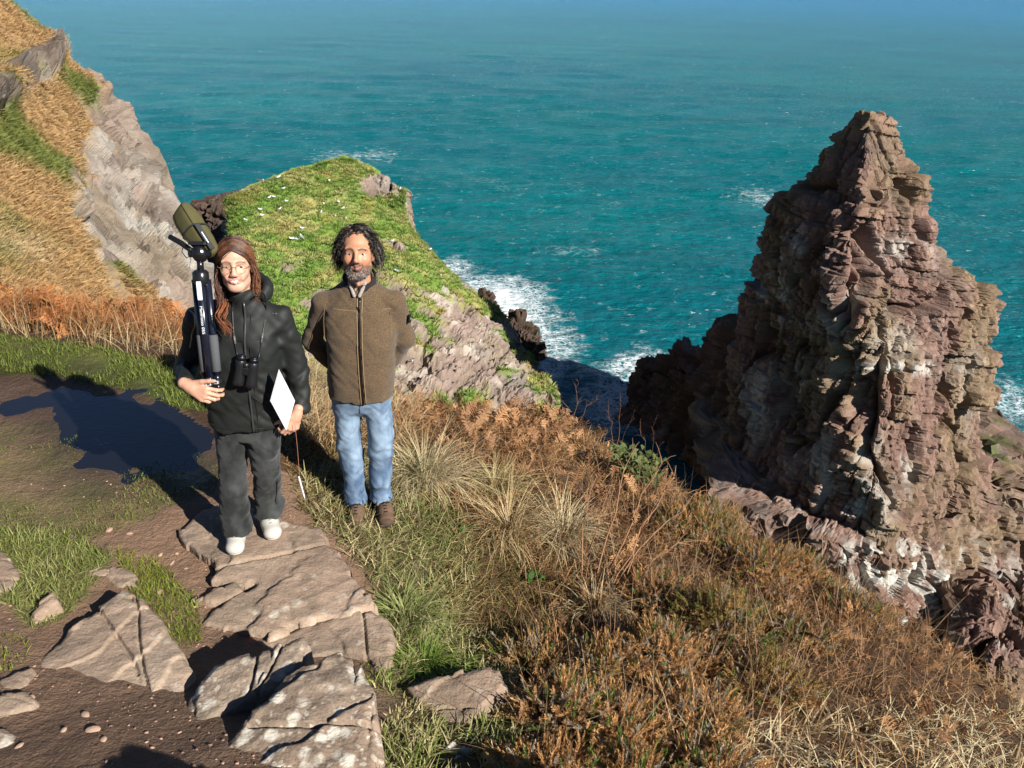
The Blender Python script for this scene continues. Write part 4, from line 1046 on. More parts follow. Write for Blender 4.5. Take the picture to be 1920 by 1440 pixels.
# --- dead bracken fronds -------------------------------------------
def frond_template(seed, n=15):
    rg = np.random.default_rng(seed); V = []; F = []
    pts = [(0, 0, 0)]
    for k in range(n): pts.append((0.02 * k * k / n * 0.9, 0.012 * math.sin(k * .7 + seed), (k + 1) / n * (1 - 0.012 * k)))
    for k in range(n + 1):
        x, y, z = pts[k]; w = 0.012 * (1 - 0.8 * k / n)
        V += [(x, y - w, z), (x, y + w, z)]
        if k: b = 2 * k; F.append((b - 2, b - 1, b + 1, b))
    for k in range(4, n):
        for s in (-1, 1):
            x, y, z = pts[k]; l = 0.30 * math.sin(math.pi * (k - 2) / (n - 1)) * rg.uniform(.6, 1.2); dr = rg.uniform(-.5, .15)
            b = len(V); w = 0.035 * rg.uniform(.7, 1.3); cu = rg.uniform(-.1, .2)
            V += [(x, y, z - w * .5), (x, y, z + w * .5), (x + cu * l, y + s * l * .6, z + l * (.35 + dr * .4) + w * .5), (x + cu * l * 1.5, y + s * l * .62, z + l * (.32 + dr * .4) - w * .5), (x + cu * 2.5 * l, y + s * l * (.85), z + l * (.2 + dr))]
            F += [(b, b + 1, b + 2, b + 3), (b + 3, b + 2, b + 4, b + 4)]
    V = np.array(V); F = np.array(F)
    q = F[F[:, 2] != F[:, 3]]; tri = F[F[:, 2] == F[:, 3]]
    return V, np.concatenate([q, tri[:, [0, 1, 2, 3]]])
def frond_arrays(pos, nrm, size, tint, seed):
    V, F = frond_template(seed)
    R_ = frames(nrm, VG.uniform(0, 6.28, len(pos)))
    v, f, c = scatter(V, F, pos, R_, size, tint=tint)
    deg = f[:, 2] == f[:, 3]
    return v, [f[~deg], f[deg][:, :3]], c
def bracken_zone(name, label, spec):
    b = Build()
    for n, box, poly, size, ca, cb, up in spec:
        P, px, py = sample(n, *box)
        k = inpoly(px, py, poly) & offslab(P); P = P[k]; m = len(P)
        for sd in range(3):
            q = np.arange(m) % 3 == sd
            nr = VG.normal(0, .6, (q.sum(), 3)) + np.array([.1, -.15, up])
            tint = mixc(ca, cb, VG.random(q.sum())) * VG.uniform(.65, 1.2, (q.sum(), 1))
            v, fs, c = frond_arrays(P[q] + np.array([0, 0, .02]), nr, size * VG.uniform(.6, 1.3, q.sum()), tint, sd)
            o = b.n; b.add(v, fs[0], c); b.F3.append(fs[1] + o)
    ob = b.out(name, LEAF)
    tag(ob, label, 'bracken', kind='stuff')
bracken_zone('dead_bracken', 'rust coloured dead bracken along the bank and the near edge', [
    (1500, (-6.4, -1.4, 5.2, 7.2), [(-700, 500), (-60, 500), (345, 520), (350, 640), (-60, 610), (-700, 600)], .34, lin(184, 116, 68) * .75, lin(200, 146, 92) * .75, .7),
    (900, (-1.5, 0.8, 3.6, 6.7), [(740, 730), (1030, 735), (1120, 830), (1000, 880), (860, 850), (760, 850)], .2, RUSTC, RUSTD, .45),
    (300, (0.0, 1.8, 3.0, 5.6), [(1080, 800), (1240, 880), (1260, 1000), (1150, 1100), (1050, 1000)], .22, RUSTC, RUSTD, .5),
    (1100, (0.0, 3.2, 1.4, 4.8), [(1000, 1120), (1250, 900), (1450, 960), (1640, 1060), (1900, 1260), (1800, 1440), (980, 1440)], .13, RUSTC, RUSTD * .8, .6)])

# --- gorse ------------------------------------------------------------
def sprig_template(seed, n=34):
    rg = np.random.default_rng(seed); V = []; F = []
    add = lambda p: (V.append(p), len(V) - 1)[1]
    for k in range(n):
        t = (k + .5) / n; a = k * 2.4 + rg.uniform(-.4, .4); z = 0.05 + 0.9 * t
        el = math.radians(rg.uniform(25, 60)) + t * 0.4; l = 0.26 * (1.1 - 0.55 * t) * rg.uniform(.7, 1.3)
        d = np.array([math.cos(a) * math.cos(el), math.sin(a) * math.cos(el), math.sin(el)])
        s = np.array([-math.sin(a), math.cos(a), 0]) * 0.024
        o = np.array([0.02 * math.sin(3 * t + seed), 0.02 * math.cos(2 * t), z])
        i = add(o - s); j = add(o + s); q = add(o + d * l); F.append((i, j, q))
    for m in range(3):
        a = m * 2.1; w = 0.018; i = add((math.cos(a) * w, math.sin(a) * w, -0.4)); j = add((math.cos(a + 2) * w, math.sin(a + 2) * w, -0.4)); q = add((0, 0, 1.08)); F.append((i, j, q))
    return np.array(V), np.array(F)
SPRIGS = [sprig_template(s) for s in (1, 2, 3)]
def gorse(px, py, r, h, n, green, label, ca=GORSE, size=.09):
    n = int(n * 1.2); ca = mixc(ca, lin(176, 128, 82) * .85, np.array([VG.random() * .6]))[0]
    base = onground(px, py, -.3)
    root = empty('gorse_bush', tuple(base), label, 'gorse', 'gorse bushes on the slope')
    u = np.sqrt(VG.random(n)) * 1.0; a = VG.uniform(0, 6.28, n)
    lump = 1 + 0.25 * np.sin(3 * a + px) + 0.15 * np.sin(5 * a + py)
    x = base[0] + r * u * np.cos(a) * lump; y = base[1] + r * u * np.sin(a) * lump
    dome = np.sqrt(np.clip(1 - u * u, 0, 1))
    z = gz(x, y, False) + h * dome * (0.75 + 0.25 * np.sin(7 * x) * np.cos(6 * y)) - size * .5
    deep = VG.random(n) < .25; z = np.where(deep, z - h * .3 * dome, z)
    nr = np.stack([np.cos(a) * u, np.sin(a) * u, dome * 1.1 + .35], -1) + VG.normal(0, .38, (n, 3))
    b = Build()
    P = np.stack([x, y, z], -1)
    gm = np.clip(green + 0.8 * fbm(P * 3.2, 3, 320), 0, 1) * VG.uniform(.4, 1.2, n)
    for s in range(3):
        q = np.arange(n) % 3 == s; m = q.sum()
        g = np.clip(gm[q], 0, 1)
        tint = mixc(ca, GORSEG, g) * VG.uniform(.55, 1.3, (m, 1))
        grey = VG.random(m) < .16; tint[grey] = lin(200, 186, 160) * .65; gr = VG.random(m) < .10; tint[gr] = lin(120, 140, 66) * .75
        v, f, c = scatter(*SPRIGS[s], P[q], frames(nr[q], VG.uniform(0, 6.28, m)), size * VG.uniform(.6, 1.35, m), tint=tint)
        b.add(v, f, c)
    b.out('foliage', LEAF, parent=root)
    t = Build()
    for k in range(10):
        aa = VG.uniform(0, 6.28); rr = r * VG.uniform(.3, .9)
        e = base + np.array([rr * math.cos(aa), rr * math.sin(aa), 0]); e[2] = float(gz(e[:1], e[1:2], False)[0]) + h * VG.uniform(.3, .8)
        m_ = (base + e) / 2 + np.array([0, 0, h * .2])
        add_tube(t, [base - np.array([0, 0, .03]), m_, e], [.008, .006, .003], lin(120, 92, 66) * .6, 4)
    t.out('stems', LEAF, parent=root)
GB = [(1010, 1245, .20, .20, 330, .0, 'golden spiny gorse bush at the left end, beside the dark hollow'), (1060, 1350, .20, .20, 360, .0, 'orange brown gorse bush right of the low brown stone'), (1030, 1470, .18, .16, 260, .0, 'brown gorse bush at the bottom edge, nearest the bluish boulder'),
      (1120, 1260, .20, .20, 330, .05, 'golden gorse bush behind the orange brown one, mixed with grey twigs'), (1170, 1370, .20, .18, 330, .08, 'dense brown gorse bush in the middle of the bottom thicket'), (1190, 1470, .18, .15, 230, .05, 'brown gorse bush cut by the bottom edge, middle of the thicket'),
      (1240, 1240, .24, .22, 380, .22, 'brown and green gorse bush above the middle of the thicket'), (1300, 1360, .22, .18, 330, .18, 'brown gorse bush with green tips, right of the dense brown one'), (1340, 1470, .20, .14, 240, .1, 'low gorse bush at the bottom edge beside pale dry grass'),
      (1350, 1180, .26, .26, 420, .75, 'greenest gorse bush, with deep green shoots inside'), (1430, 1290, .22, .2, 300, .5, 'half green gorse bush bordering the straw coloured slope'), (1230, 1130, .24, .22, 340, .1, 'brown gorse bush beside the reddish bracken stems'),
      (1330, 1010, .34, .34, 520, .25, 'large olive gorse hummock near the cliff edge'), (1420, 1075, .30, .28, 420, .12, 'olive brown gorse hummock below the large olive one'), (1270, 1000, .26, .24, 330, .15, 'small olive gorse hummock between bracken stems and the large one'), (1500, 1080, .22, .18, 220, .08, 'small brown gorse bush right on the cliff edge'),
      (1600, 1150, .22, .16, 200, .0, 'rounded tan gorse tuft on the edge, in front of the white streaked rock'), (1480, 1190, .22, .16, 220, .15, 'thin gorse bush at the start of the straw coloured slope')]
for g in GB: gorse(*g)

# --- tussocks ---------------------------------------------------------
def tussock(px, py, r, ln, n, ca, cb, label):
    base = onground(px, py, -.2)
    a = VG.uniform(0, 6.28, n); u = np.sqrt(VG.random(n)) * r * (1 + .45 * np.sin(2 * a + px) + .25 * np.sin(5 * a))
    P = np.stack([base[0] + u * np.cos(a), base[1] + u * np.sin(a), 0 * a], -1); P[:, 2] = gz(P[:, 0], P[:, 1], False) - .01
    t = np.clip(VG.normal(.4, .3, n), 0, 1); c = mixc(ca, cb, t) * VG.uniform(.75, 1.2, (n, 1))
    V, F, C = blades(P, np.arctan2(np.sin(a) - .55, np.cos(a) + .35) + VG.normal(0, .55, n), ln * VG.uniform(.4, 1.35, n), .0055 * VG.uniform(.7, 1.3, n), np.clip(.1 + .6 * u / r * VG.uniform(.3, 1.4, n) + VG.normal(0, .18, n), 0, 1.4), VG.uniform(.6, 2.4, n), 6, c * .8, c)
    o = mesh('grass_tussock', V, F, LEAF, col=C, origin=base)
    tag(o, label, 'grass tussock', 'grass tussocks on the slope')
tussock(798, 905, .14, .40, 620, STRAW, PALEG, 'pale drooping grass tussock at the right of the man')
tussock(752, 900, .09, .30, 260, lin(120, 134, 74) * .7, STRAW, 'dark green grass tussock touching the jeans on the right')
tussock(955, 1000, .13, .34, 480, STRAW, STRAWD, 'straw coloured tussock below the pale one, above the dark hollow')
tussock(1060, 1010, .13, .32, 440, STRAW, PALEG, 'dry tussock just left of the reddish bracken stems')
tussock(930, 920, .12, .26, 320, lin(186, 176, 110) * .75, STRAW, 'yellowish tussock between the pale tussock and the bracken stems')
tussock(760, 1165, .12, .22, 420, lin(176, 176, 120) * .75, G_FRESH, 'half green tussock beside the rounded slab corner')
tussock(800, 1250, .12, .14, 420, G_FRESH, lin(120, 156, 60) * .75, 'fresh green grass cushion behind the low brown stone')
tussock(1120, 1140, .12, .22, 240, PALEG, STRAWD, 'sparse whitish tussock at the lip of the dark hollow')
tussock(575, 720, .2, .42, 420, STRAW, PALEG, 'tall pale tussock between the woman and the man')
# --- broad leaved plants ----------------------------------------------
def leafy(name, px, py, n, ln, wd, label, cat, c=lin(84, 126, 44) * .65, rise=.6):
    base = onground(px, py, -.2); b = Build()
    for k in range(n):
        a = k * 2.4 + VG.uniform(-.3, .3); l = ln * VG.uniform(.6, 1.2); w = wd * VG.uniform(.7, 1.2)
        h = np.array([math.cos(a), math.sin(a), 0]); s = np.array([-math.sin(a), math.cos(a), 0]); V = []
        for i, (t, ww) in enumerate(((0, .12), (.25, .7), (.5, 1), (.75, .8), (1, .05))):
            p = base + h * l * t * (.75) + np.array([0, 0, l * (rise * math.sin(t * 2.2)) + .01])
            V += [p - s * w * ww + np.array([0, 0, .25 * w * ww]), p, p + s * w * ww + np.array([0, 0, .25 * w * ww])]
        F = gridfaces(5, 3)
        b.add(np.array(V), F, c * VG.uniform(.7, 1.25))
    tag(b.out(name, LEAF, smooth=True, origin=base), label, cat)
leafy('broadleaf_plant', 872, 1005, 9, .075, .015, 'small bright green broadleaf plant below the pale tussock', 'plant')
leafy('broadleaf_plant', 1000, 1095, 10, .08, .016, 'dark green broadleaf plant at the upper rim of the dark hollow', 'plant', lin(62, 118, 40) * .7)
def ivy(px, py, r, n, label):
    base = onground(px, py, -.7); b = Build(); root = empty('ivy_plant', tuple(base), label, 'ivy')
    for k in range(n):
        a, u = VG.uniform(0, 6.28), r * math.sqrt(VG.random()); p = base + np.array([u * math.cos(a), u * math.sin(a), 0]); p[2] = float(gz(p[:1], p[1:2], False)[0]) + VG.uniform(.08, .3)
        nr = VG.normal(0, .5, 3) + np.array([.2, -.4, .8]); R_ = frames(nr[None], np.array([VG.uniform(0, 6.28)]))[0]; s = VG.uniform(.018, .034)
        V = np.array([(0, -.9, 0), (.8, -.4, .1), (.5, .2, 0), (0, 1.1, -.1), (-.5, .2, 0), (-.8, -.4, .1)]) * s
        b.add(V @ R_.T + p, [[0, 1, 2, 3], [0, 3, 4, 5]], mixc(lin(70, 92, 42) * .65, lin(128, 134, 78) * .65, np.array([VG.random()]))[0])
    tag(b.out('leaves', LEAF, parent=root), kind='stuff')
ivy(1190, 905, .22, 260, 'patch of green ivy leaves among bracken at the cliff edge')
ivy(1105, 800, .16, 160, 'small green leaved patch on the edge above the blue water')
# --- bracken stems and bare twigs -----------------------------------
def stems(name, part, spec, label, cat, c, rad):
    base = onground(*spec[0][0], -.5)
    root = empty(name, tuple(base), label, cat)
    for (p0, p1, dy) in spec:
        a = onground(*p0, -.5); Yt = a[1] + dy; e = aty(*p1, Yt)
        b = Build(); n = 7; t = np.linspace(0, 1, n)[:, None]
        P = a * (1 - t) + e * t + np.concatenate([np.zeros((1, 3)), VG.normal(0, .014, (n - 1, 3))])
        P[:, 2] += .06 * np.sin(t[:, 0] * 3.14)
        add_tube(b, P, np.linspace(rad, rad * .35, n), c * VG.uniform(.75, 1.2), 5)
        for k in range(3, n):
            for s in range(2):
                d = VG.normal(0, .6, 3) + (e - a) / (np.linalg.norm(e - a) + 1e-6) * .8; d /= np.linalg.norm(d); l = VG.uniform(.05, .13)
                add_tube(b, [P[k], P[k] + d * l * .6 + np.array([0, 0, .01]), P[k] + d * l], [rad * .4, rad * .3, rad * .15], c * VG.uniform(.7, 1.2), 4)
        b.out(part, LEAF, parent=root)
stems('bracken_stalks', 'stalk', [((1130, 1110), (1240, 860), .35), ((1115, 1100), (1180, 850), .4), ((1150, 1100), (1300, 930), .3), ((1100, 1080), (1150, 880), .4), ((1160, 1110), (1225, 960), .25), ((1140, 1120), (1270, 890), .3), ((1090, 1090), (1110, 920), .3), ((1170, 1090), (1330, 1010), .2)], 'bundle of reddish dead bracken stalks leaning right above the dark hollow', 'bracken', lin(190, 142, 106) * .7, .005)
for k, (bx, by, tips) in enumerate(((1070, 790, ((1040, 735), (1085, 720), (1120, 745))), (1150, 830, ((1140, 765), (1165, 740), (1190, 770))), (1215, 870, ((1200, 800), (1225, 790), (1240, 830))))):
    stems('bare_shrub', 'twig', [((bx + 6 * q, by + 8), tp, .12) for q, tp in enumerate(tips)], ('bare twigs sticking up over the dark blue water', 'thin bare twigs between the green patches on the edge', 'bare branching twigs against the black shaded rock')[k], 'shrub', lin(150, 112, 84) * .6, .004)
# ================================================================== people
class Field:
    """A distance field on a lattice of uneven spacing; shapes are blended in, then skinned as one surface."""
    def __init__(s, xs, ys, zs):
        s.ax = [np.asarray(a, float) for a in (xs, ys, zs)]
        s.D = np.full([len(a) for a in s.ax], 0.5)
    def sub(s, lo, hi):
        sl = []
        for a, l, h in zip(s.ax, lo, hi):
            i, j = np.searchsorted(a, l), np.searchsorted(a, h); sl.append(slice(max(0, i - 1), min(len(a), j + 1)))
        g = [a[q] for a, q in zip(s.ax, sl)]
        return tuple(sl), np.stack(np.meshgrid(*g, indexing='ij'), -1)
    def put(s, f, lo, hi, k=0.02, carve=False):
        m = max(k, 0.01) * 1.5 + 0.02
        lo = np.asarray(lo) - m; hi = np.asarray(hi) + m
        sl, P = s.sub(lo, hi)
        if P.size == 0: return s
        d = f(P); o = s.D[sl]
        if carve: d = -d; o = -o
        if carve:
            h = np.clip(0.5 + 0.5 * (d * -1 - o * -1) / k, 0, 1) if k > 0 else None
            a, b = -o, d                                         # smooth maximum of field and -shape
            if k > 0:
                h = np.clip(0.5 - 0.5 * (b - a) / k, 0, 1); r = b * (1 - h) + a * h + k * h * (1 - h)
            else: r = np.maximum(a, b)
        else:
            if k > 0:
                h = np.clip(0.5 + 0.5 * (o - d) / k, 0, 1); r = o * (1 - h) + d * h - k * h * (1 - h)
            else: r = np.minimum(o, d)
        s.D[sl] = r
        return s
    def cone(s, a, b, ra, rb, k=0.02, sq=None, carve=False):
        a, b = np.asarray(a, float), np.asarray(b, float)
        def f(P):
            q = P - a; ab = b - a
            h = np.clip((q @ ab) / (ab @ ab + 1e-12), 0, 1)
            w = q - h[..., None] * ab
            if sq is not None: w = w / np.asarray(sq)
            return np.linalg.norm(w, axis=-1) - (ra + (rb - ra) * h)
        m = max(ra, rb) * (1 if sq is None else max(sq))
        return s.put(f, np.minimum(a, b) - m, np.maximum(a, b) + m, k, carve)
    def ell(s, c, r, k=0.02, R=None, carve=False):
        c, r = np.asarray(c, float), np.asarray(r, float)
        def f(P):
            q = P - c
            if R is not None: q = q @ R
            k0 = np.linalg.norm(q / r, axis=-1); k1 = np.linalg.norm(q / (r * r), axis=-1) + 1e-9
            return k0 * (k0 - 1) / k1
        m = r.max()
        return s.put(f, c - m, c + m, k, carve)
    def loft(s, sec, k=0.02, p=2.3):
        """sec: rows (z, cx, cy, rx, ry) from low to high."""
        sec = np.asarray(sorted(sec, key=lambda q: q[0]), float); z0, z1 = sec[0, 0], sec[-1, 0]
        m = sec[:, 3:].max()
        def f(P):
            z = P[..., 2]
            cx, cy, rx, ry = [np.interp(z, sec[:, 0], sec[:, i]) for i in (1, 2, 3, 4)]
            e = (np.abs((P[..., 0] - cx) / rx) ** p + np.abs((P[..., 1] - cy) / ry) ** p) ** (1 / p)
            d = (e - 1) * np.minimum(rx, ry)
            return np.maximum(d, np.maximum(z0 - z, z - z1))
        return s.put(f, [sec[:, 1].min() - m, sec[:, 2].min() - m, z0], [sec[:, 1].max() + m, sec[:, 2].max() + m, z1], k)
    def shift(s, f):
        band = np.abs(s.D) < 0.05
        i = np.argwhere(band)
        P = np.stack([s.ax[q][i[:, q]] for q in range(3)], -1)
        s.D[band] += f(P)
        return s
    def cut(s, f):
        P = np.stack(np.meshgrid(*s.ax, indexing='ij'), -1); s.D = np.maximum(s.D, f(P)); return s
    def front(s, x, z):
        """y of the surface nearest the camera at x, z."""
        i = int(np.clip(np.searchsorted(s.ax[0], x), 1, len(s.ax[0]) - 1)); k = int(np.clip(np.searchsorted(s.ax[2], z), 1, len(s.ax[2]) - 1))
        c = s.D[i, :, k]; j = np.argmax(c < 0)
        if j == 0: return float(s.ax[1][len(c) // 2])
        y0, y1 = s.ax[1][j - 1], s.ax[1][j]
        return float(y0 + (y1 - y0) * c[j - 1] / (c[j - 1] - c[j]))
    def skin(s):
        D = s.D; nx, ny, nz = D.shape; S = D < 0
        ex = S[:-1] != S[1:]; ey = S[:, :-1] != S[:, 1:]; ez = S[:, :, :-1] != S[:, :, 1:]
        acc = np.zeros((nx - 1, ny - 1, nz - 1, 3)); cnt = np.zeros((nx - 1, ny - 1, nz - 1))
        X, Y, Z = s.ax
        for b in (0, 1):
            for c in (0, 1):
                e = ex[:, b:ny - 1 + b, c:nz - 1 + c]; i = np.argwhere(e)
                d0 = D[i[:, 0], i[:, 1] + b, i[:, 2] + c]; d1 = D[i[:, 0] + 1, i[:, 1] + b, i[:, 2] + c]; t = d0 / (d0 - d1)
                acc[i[:, 0], i[:, 1], i[:, 2]] += np.stack([X[i[:, 0]] + t * (X[i[:, 0] + 1] - X[i[:, 0]]), Y[i[:, 1] + b], Z[i[:, 2] + c]], -1); cnt[e] += 1
                e = ey[b:nx - 1 + b, :, c:nz - 1 + c]; i = np.argwhere(e)
                d0 = D[i[:, 0] + b, i[:, 1], i[:, 2] + c]; d1 = D[i[:, 0] + b, i[:, 1] + 1, i[:, 2] + c]; t = d0 / (d0 - d1)
                acc[i[:, 0], i[:, 1], i[:, 2]] += np.stack([X[i[:, 0] + b], Y[i[:, 1]] + t * (Y[i[:, 1] + 1] - Y[i[:, 1]]), Z[i[:, 2] + c]], -1); cnt[e] += 1
                e = ez[b:nx - 1 + b, c:ny - 1 + c, :]; i = np.argwhere(e)
                d0 = D[i[:, 0] + b, i[:, 1] + c, i[:, 2]]; d1 = D[i[:, 0] + b, i[:, 1] + c, i[:, 2] + 1]; t = d0 / (d0 - d1)
                acc[i[:, 0], i[:, 1], i[:, 2]] += np.stack([X[i[:, 0] + b], Y[i[:, 1] + c], Z[i[:, 2]] + t * (Z[i[:, 2] + 1] - Z[i[:, 2]])], -1); cnt[e] += 1
        on = cnt > 0; idx = np.full(cnt.shape, -1); idx[on] = np.arange(on.sum())
        V = acc[on] / cnt[on][:, None]
        F = []
        i = np.argwhere(ex[:, 1:-1, 1:-1]); i[:, 1:] += 1
        q = np.stack([idx[i[:, 0], i[:, 1] - 1, i[:, 2] - 1], idx[i[:, 0], i[:, 1], i[:, 2] - 1], idx[i[:, 0], i[:, 1], i[:, 2]], idx[i[:, 0], i[:, 1] - 1, i[:, 2]]], 1)
        fl = ~S[i[:, 0], i[:, 1], i[:, 2]]; q[fl] = q[fl][:, ::-1]; F.append(q)
        i = np.argwhere(ey[1:-1, :, 1:-1]); i[:, 0] += 1; i[:, 2] += 1
        q = np.stack([idx[i[:, 0] - 1, i[:, 1], i[:, 2] - 1], idx[i[:, 0] - 1, i[:, 1], i[:, 2]], idx[i[:, 0], i[:, 1], i[:, 2]], idx[i[:, 0], i[:, 1], i[:, 2] - 1]], 1)
        fl = ~S[i[:, 0], i[:, 1], i[:, 2]]; q[fl] = q[fl][:, ::-1]; F.append(q)
        i = np.argwhere(ez[1:-1, 1:-1, :]); i[:, :2] += 1
        q = np.stack([idx[i[:, 0] - 1, i[:, 1] - 1, i[:, 2]], idx[i[:, 0], i[:, 1] - 1, i[:, 2]], idx[i[:, 0], i[:, 1], i[:, 2]], idx[i[:, 0] - 1, i[:, 1], i[:, 2]]], 1)
        fl = ~S[i[:, 0], i[:, 1], i[:, 2]]; q[fl] = q[fl][:, ::-1]; F.append(q)
        return V, np.concatenate(F)
def lat(c, h, fine, coarse, a, b):
    """Uneven axis from a to b: step fine within h of any centre in c, step coarse elsewhere."""
    o = [a]
    while o[-1] < b:
        near = min((abs(o[-1] - q) - hh) for q, hh in zip(c, h))
        o.append(o[-1] + (fine if near < 0 else min(coarse, fine + max(0, near) * 0.5)))
    return np.array(o)
def even(a, b, s): return np.arange(a, b + s, s)
def unit(v): v = np.asarray(v, float); return v / np.linalg.norm(v)

def skin_mat(name):
    t = NT(name); c = t.attr('Col')
    n = t.noise(t.obj(), 60.0, 4)
    f = t.math('ADD', t.math('MULTIPLY', n, 0.22), 0.89); cc = t.n('CombineXYZ', i={0: f, 1: f, 2: f}).outputs[0]
    t.set(Base_Color=t.mix(1.0, c, cc, 'MULTIPLY'), Roughness=0.48, Specular_IOR_Level=0.35, Subsurface_Weight=0.12, Subsurface_Radius=(0.012, 0.005, 0.003), Subsurface_Scale=0.6)
    t.bump(t.noise(t.obj(), 300.0, 3), 0.12, 0.002)
    return t.m
SKIN = skin_mat('skin')
HAIRM = matte('hair', 0.5, 0.25, 90.0, spec=0.35)
PLAIN = matte('plain_part', 0.5, 0.1, 30.0)
GLOSS = matte('gloss_black', 0.25, 0.1, 30.0, spec=0.5)

def hand(F, wrist, f, n, s, curl=(25, 45, 35), spread=0.10, scale=1.0, thumb=(0.55, 0.75, -0.35), tcurl=25):
    """Palm and five fingers: f wrist to knuckles, n back of the hand, s towards the thumb."""
    f, n = unit(f), unit(n); n = unit(n - f * (n @ f)); s = unit(np.asarray(s) - f * (np.asarray(s) @ f) - n * (np.asarray(s) @ n))
    w = np.asarray(wrist, float); q = scale
    F.cone(w - f * .03 * q, w + f * .02 * q, .026 * q, .027 * q, .01)
    for o, l in ((.028, .078), (.010, .084), (-.010, .082), (-.028, .074)):
        F.cone(w + f * .012 * q + s * o * .55 * q, w + f * l * q + s * o * q, .0155 * q, .0125 * q, .012)
    for i, (o, l, L_) in enumerate(((.030, .080, (.042, .024, .019)), (.010, .087, (.047, .028, .020)), (-.011, .084, (.043, .026, .019)), (-.030, .075, (.033, .020, .017)))):
        p = w + (f * l + s * o) * q; d = unit(f + s * (o / .03) * spread); a = 0
        r = (.0098, .0090, .0080, .0068)
        for j, ln in enumerate(L_):
            a += RAD(curl[j] * (1 + 0.12 * i)); dd = unit(d * math.cos(a) - n * math.sin(a)); e = p + dd * ln * q
            F.cone(p, e, r[j] * q, r[j + 1] * q, .0045); p = e
    p = w + (f * .022 + s * .026) * q; d = unit(f * thumb[0] + s * thumb[1] + n * thumb[2])
    for j, (ln, ra, rb) in enumerate(((.038, .0145, .0115), (.032, .0112, .0098), (.026, .0098, .0075))):
        e = p + d * ln * q; F.cone(p, e, ra * q, rb * q, .008 if j == 0 else .004); p = e
        d = unit(d * math.cos(RAD(tcurl)) + f * math.sin(RAD(tcurl)) * .8 - n * math.sin(RAD(tcurl)) * .6)

class HeadField:
    """Draws a head in its own frame into a body field, at the scale sc."""
    def __init__(s, F, sc): s.F = F; s.sc = sc
    def ell(s, c, r, k=0.02, R=None, carve=False): s.F.ell(c, np.asarray(r) * s.sc, k * s.sc, R, carve)
    def cone(s, a, b, ra, rb, k=0.02, sq=None, carve=False): s.F.cone(a, b, ra * s.sc, rb * s.sc, k * s.sc, sq, carve)
def head_shape(F, c, R, man=False, sc=1.0):
    """Skull, jaw and features blended into a body field. Head frame: -y is the face, z up."""
    T = lambda p: np.asarray(c) + R @ (np.asarray(p, float) * sc)
    F = HeadField(F, sc)
    F.ell(T((0, .014, .038)), (.074 if not man else .077, .094, .088), .02, R)
    F.ell(T((0, -.020, -.022)), (.056 if not man else .064, .072, .086), .03, R)
    F.ell(T((0, -.056, -.092)), (.027 if not man else .033, .024, .020), .035, R)               # chin
    for s in (-1, 1):
        F.ell(T((s * (.040 if man else .037), -.056, -.024)), (.023, .026, .022), .025, R)                          # cheekbone
        F.cone(T((s * .012, -.088, .030)), T((s * .046, -.074, .030)), .010, .010, .02)          # brow
        F.cone(T((s * (.050 if man else .042), -.010, -.068)), T((s * (.022 if man else .016), -.058, -.092)), .020 if man else .016, .018 if man else .015, .03)        # jaw line
        F.ell(T((s * .032, -.099, .006)), (.017, .016, .012), .016, R, carve=True)               # eye socket
        F.cone(T((s * .018, -.0825, .0128)), T((s * .046, -.072, .0112)), .0046, .0046, .008)    # upper lid
        F.cone(T((s * .020, -.0805, -.0055)), T((s * .044, -.071, -.0032)), .0042, .0042, .008)      # lower lid
        F.ell(T((s * .077, .014, -.006)), (.010, .021, .031), .010, R)                           # ear
        F.ell(T((s * .083, .008, -.004)), (.006, .010, .016), .006, R, carve=True)
        F.ell(T((s * .0125, -.101, -.032)), (.009, .011, .008), .008, R)                         # nostril wing
    F.cone(T((0, -.089, .020)), T((0, -.109 if not man else -.116, -.024)), .0075, .0105, .012)  # nose
    F.ell(T((0, -.110 if not man else -.116, -.027)), (.0098 if not man else .0115, .009, .0082), .008, R)
    if man:
        for s in (-1, 1):
            F.cone(T((0, -.0985, -.056)), T((s * .024, -.088, -.061)), .0055, .004, .008)
            F.cone(T((0, -.097, -.068)), T((s * .021, -.088, -.066)), .0065, .004, .008)
        F.ell(T((0, -.098, -.0625)), (.018, .010, .0016), .003, R, carve=True)
        F.ell(T((0, -.02, -.140)), (.010, .014, .02), .02, R)
    else:
        for s in (-1, 1):                                                                         # smiling lips
            F.cone(T((0, -.0965, -.0525)), T((s * .017, -.0915, -.0515)), .0040, .0034, .005); F.cone(T((s * .017, -.0915, -.0515)), T((s * .031, -.080, -.0460)), .0034, .0022, .005)
            F.cone(T((0, -.0945, -.0705)), T((s * .016, -.0905, -.0665)), .0048, .0042, .005); F.cone(T((s * .016, -.0905, -.0665)), T((s * .030, -.080, -.0495)), .0042, .0022, .005)
            F.ell(T((s * .034, -.076, -.044)), (.010, .012, .016), .015, R)
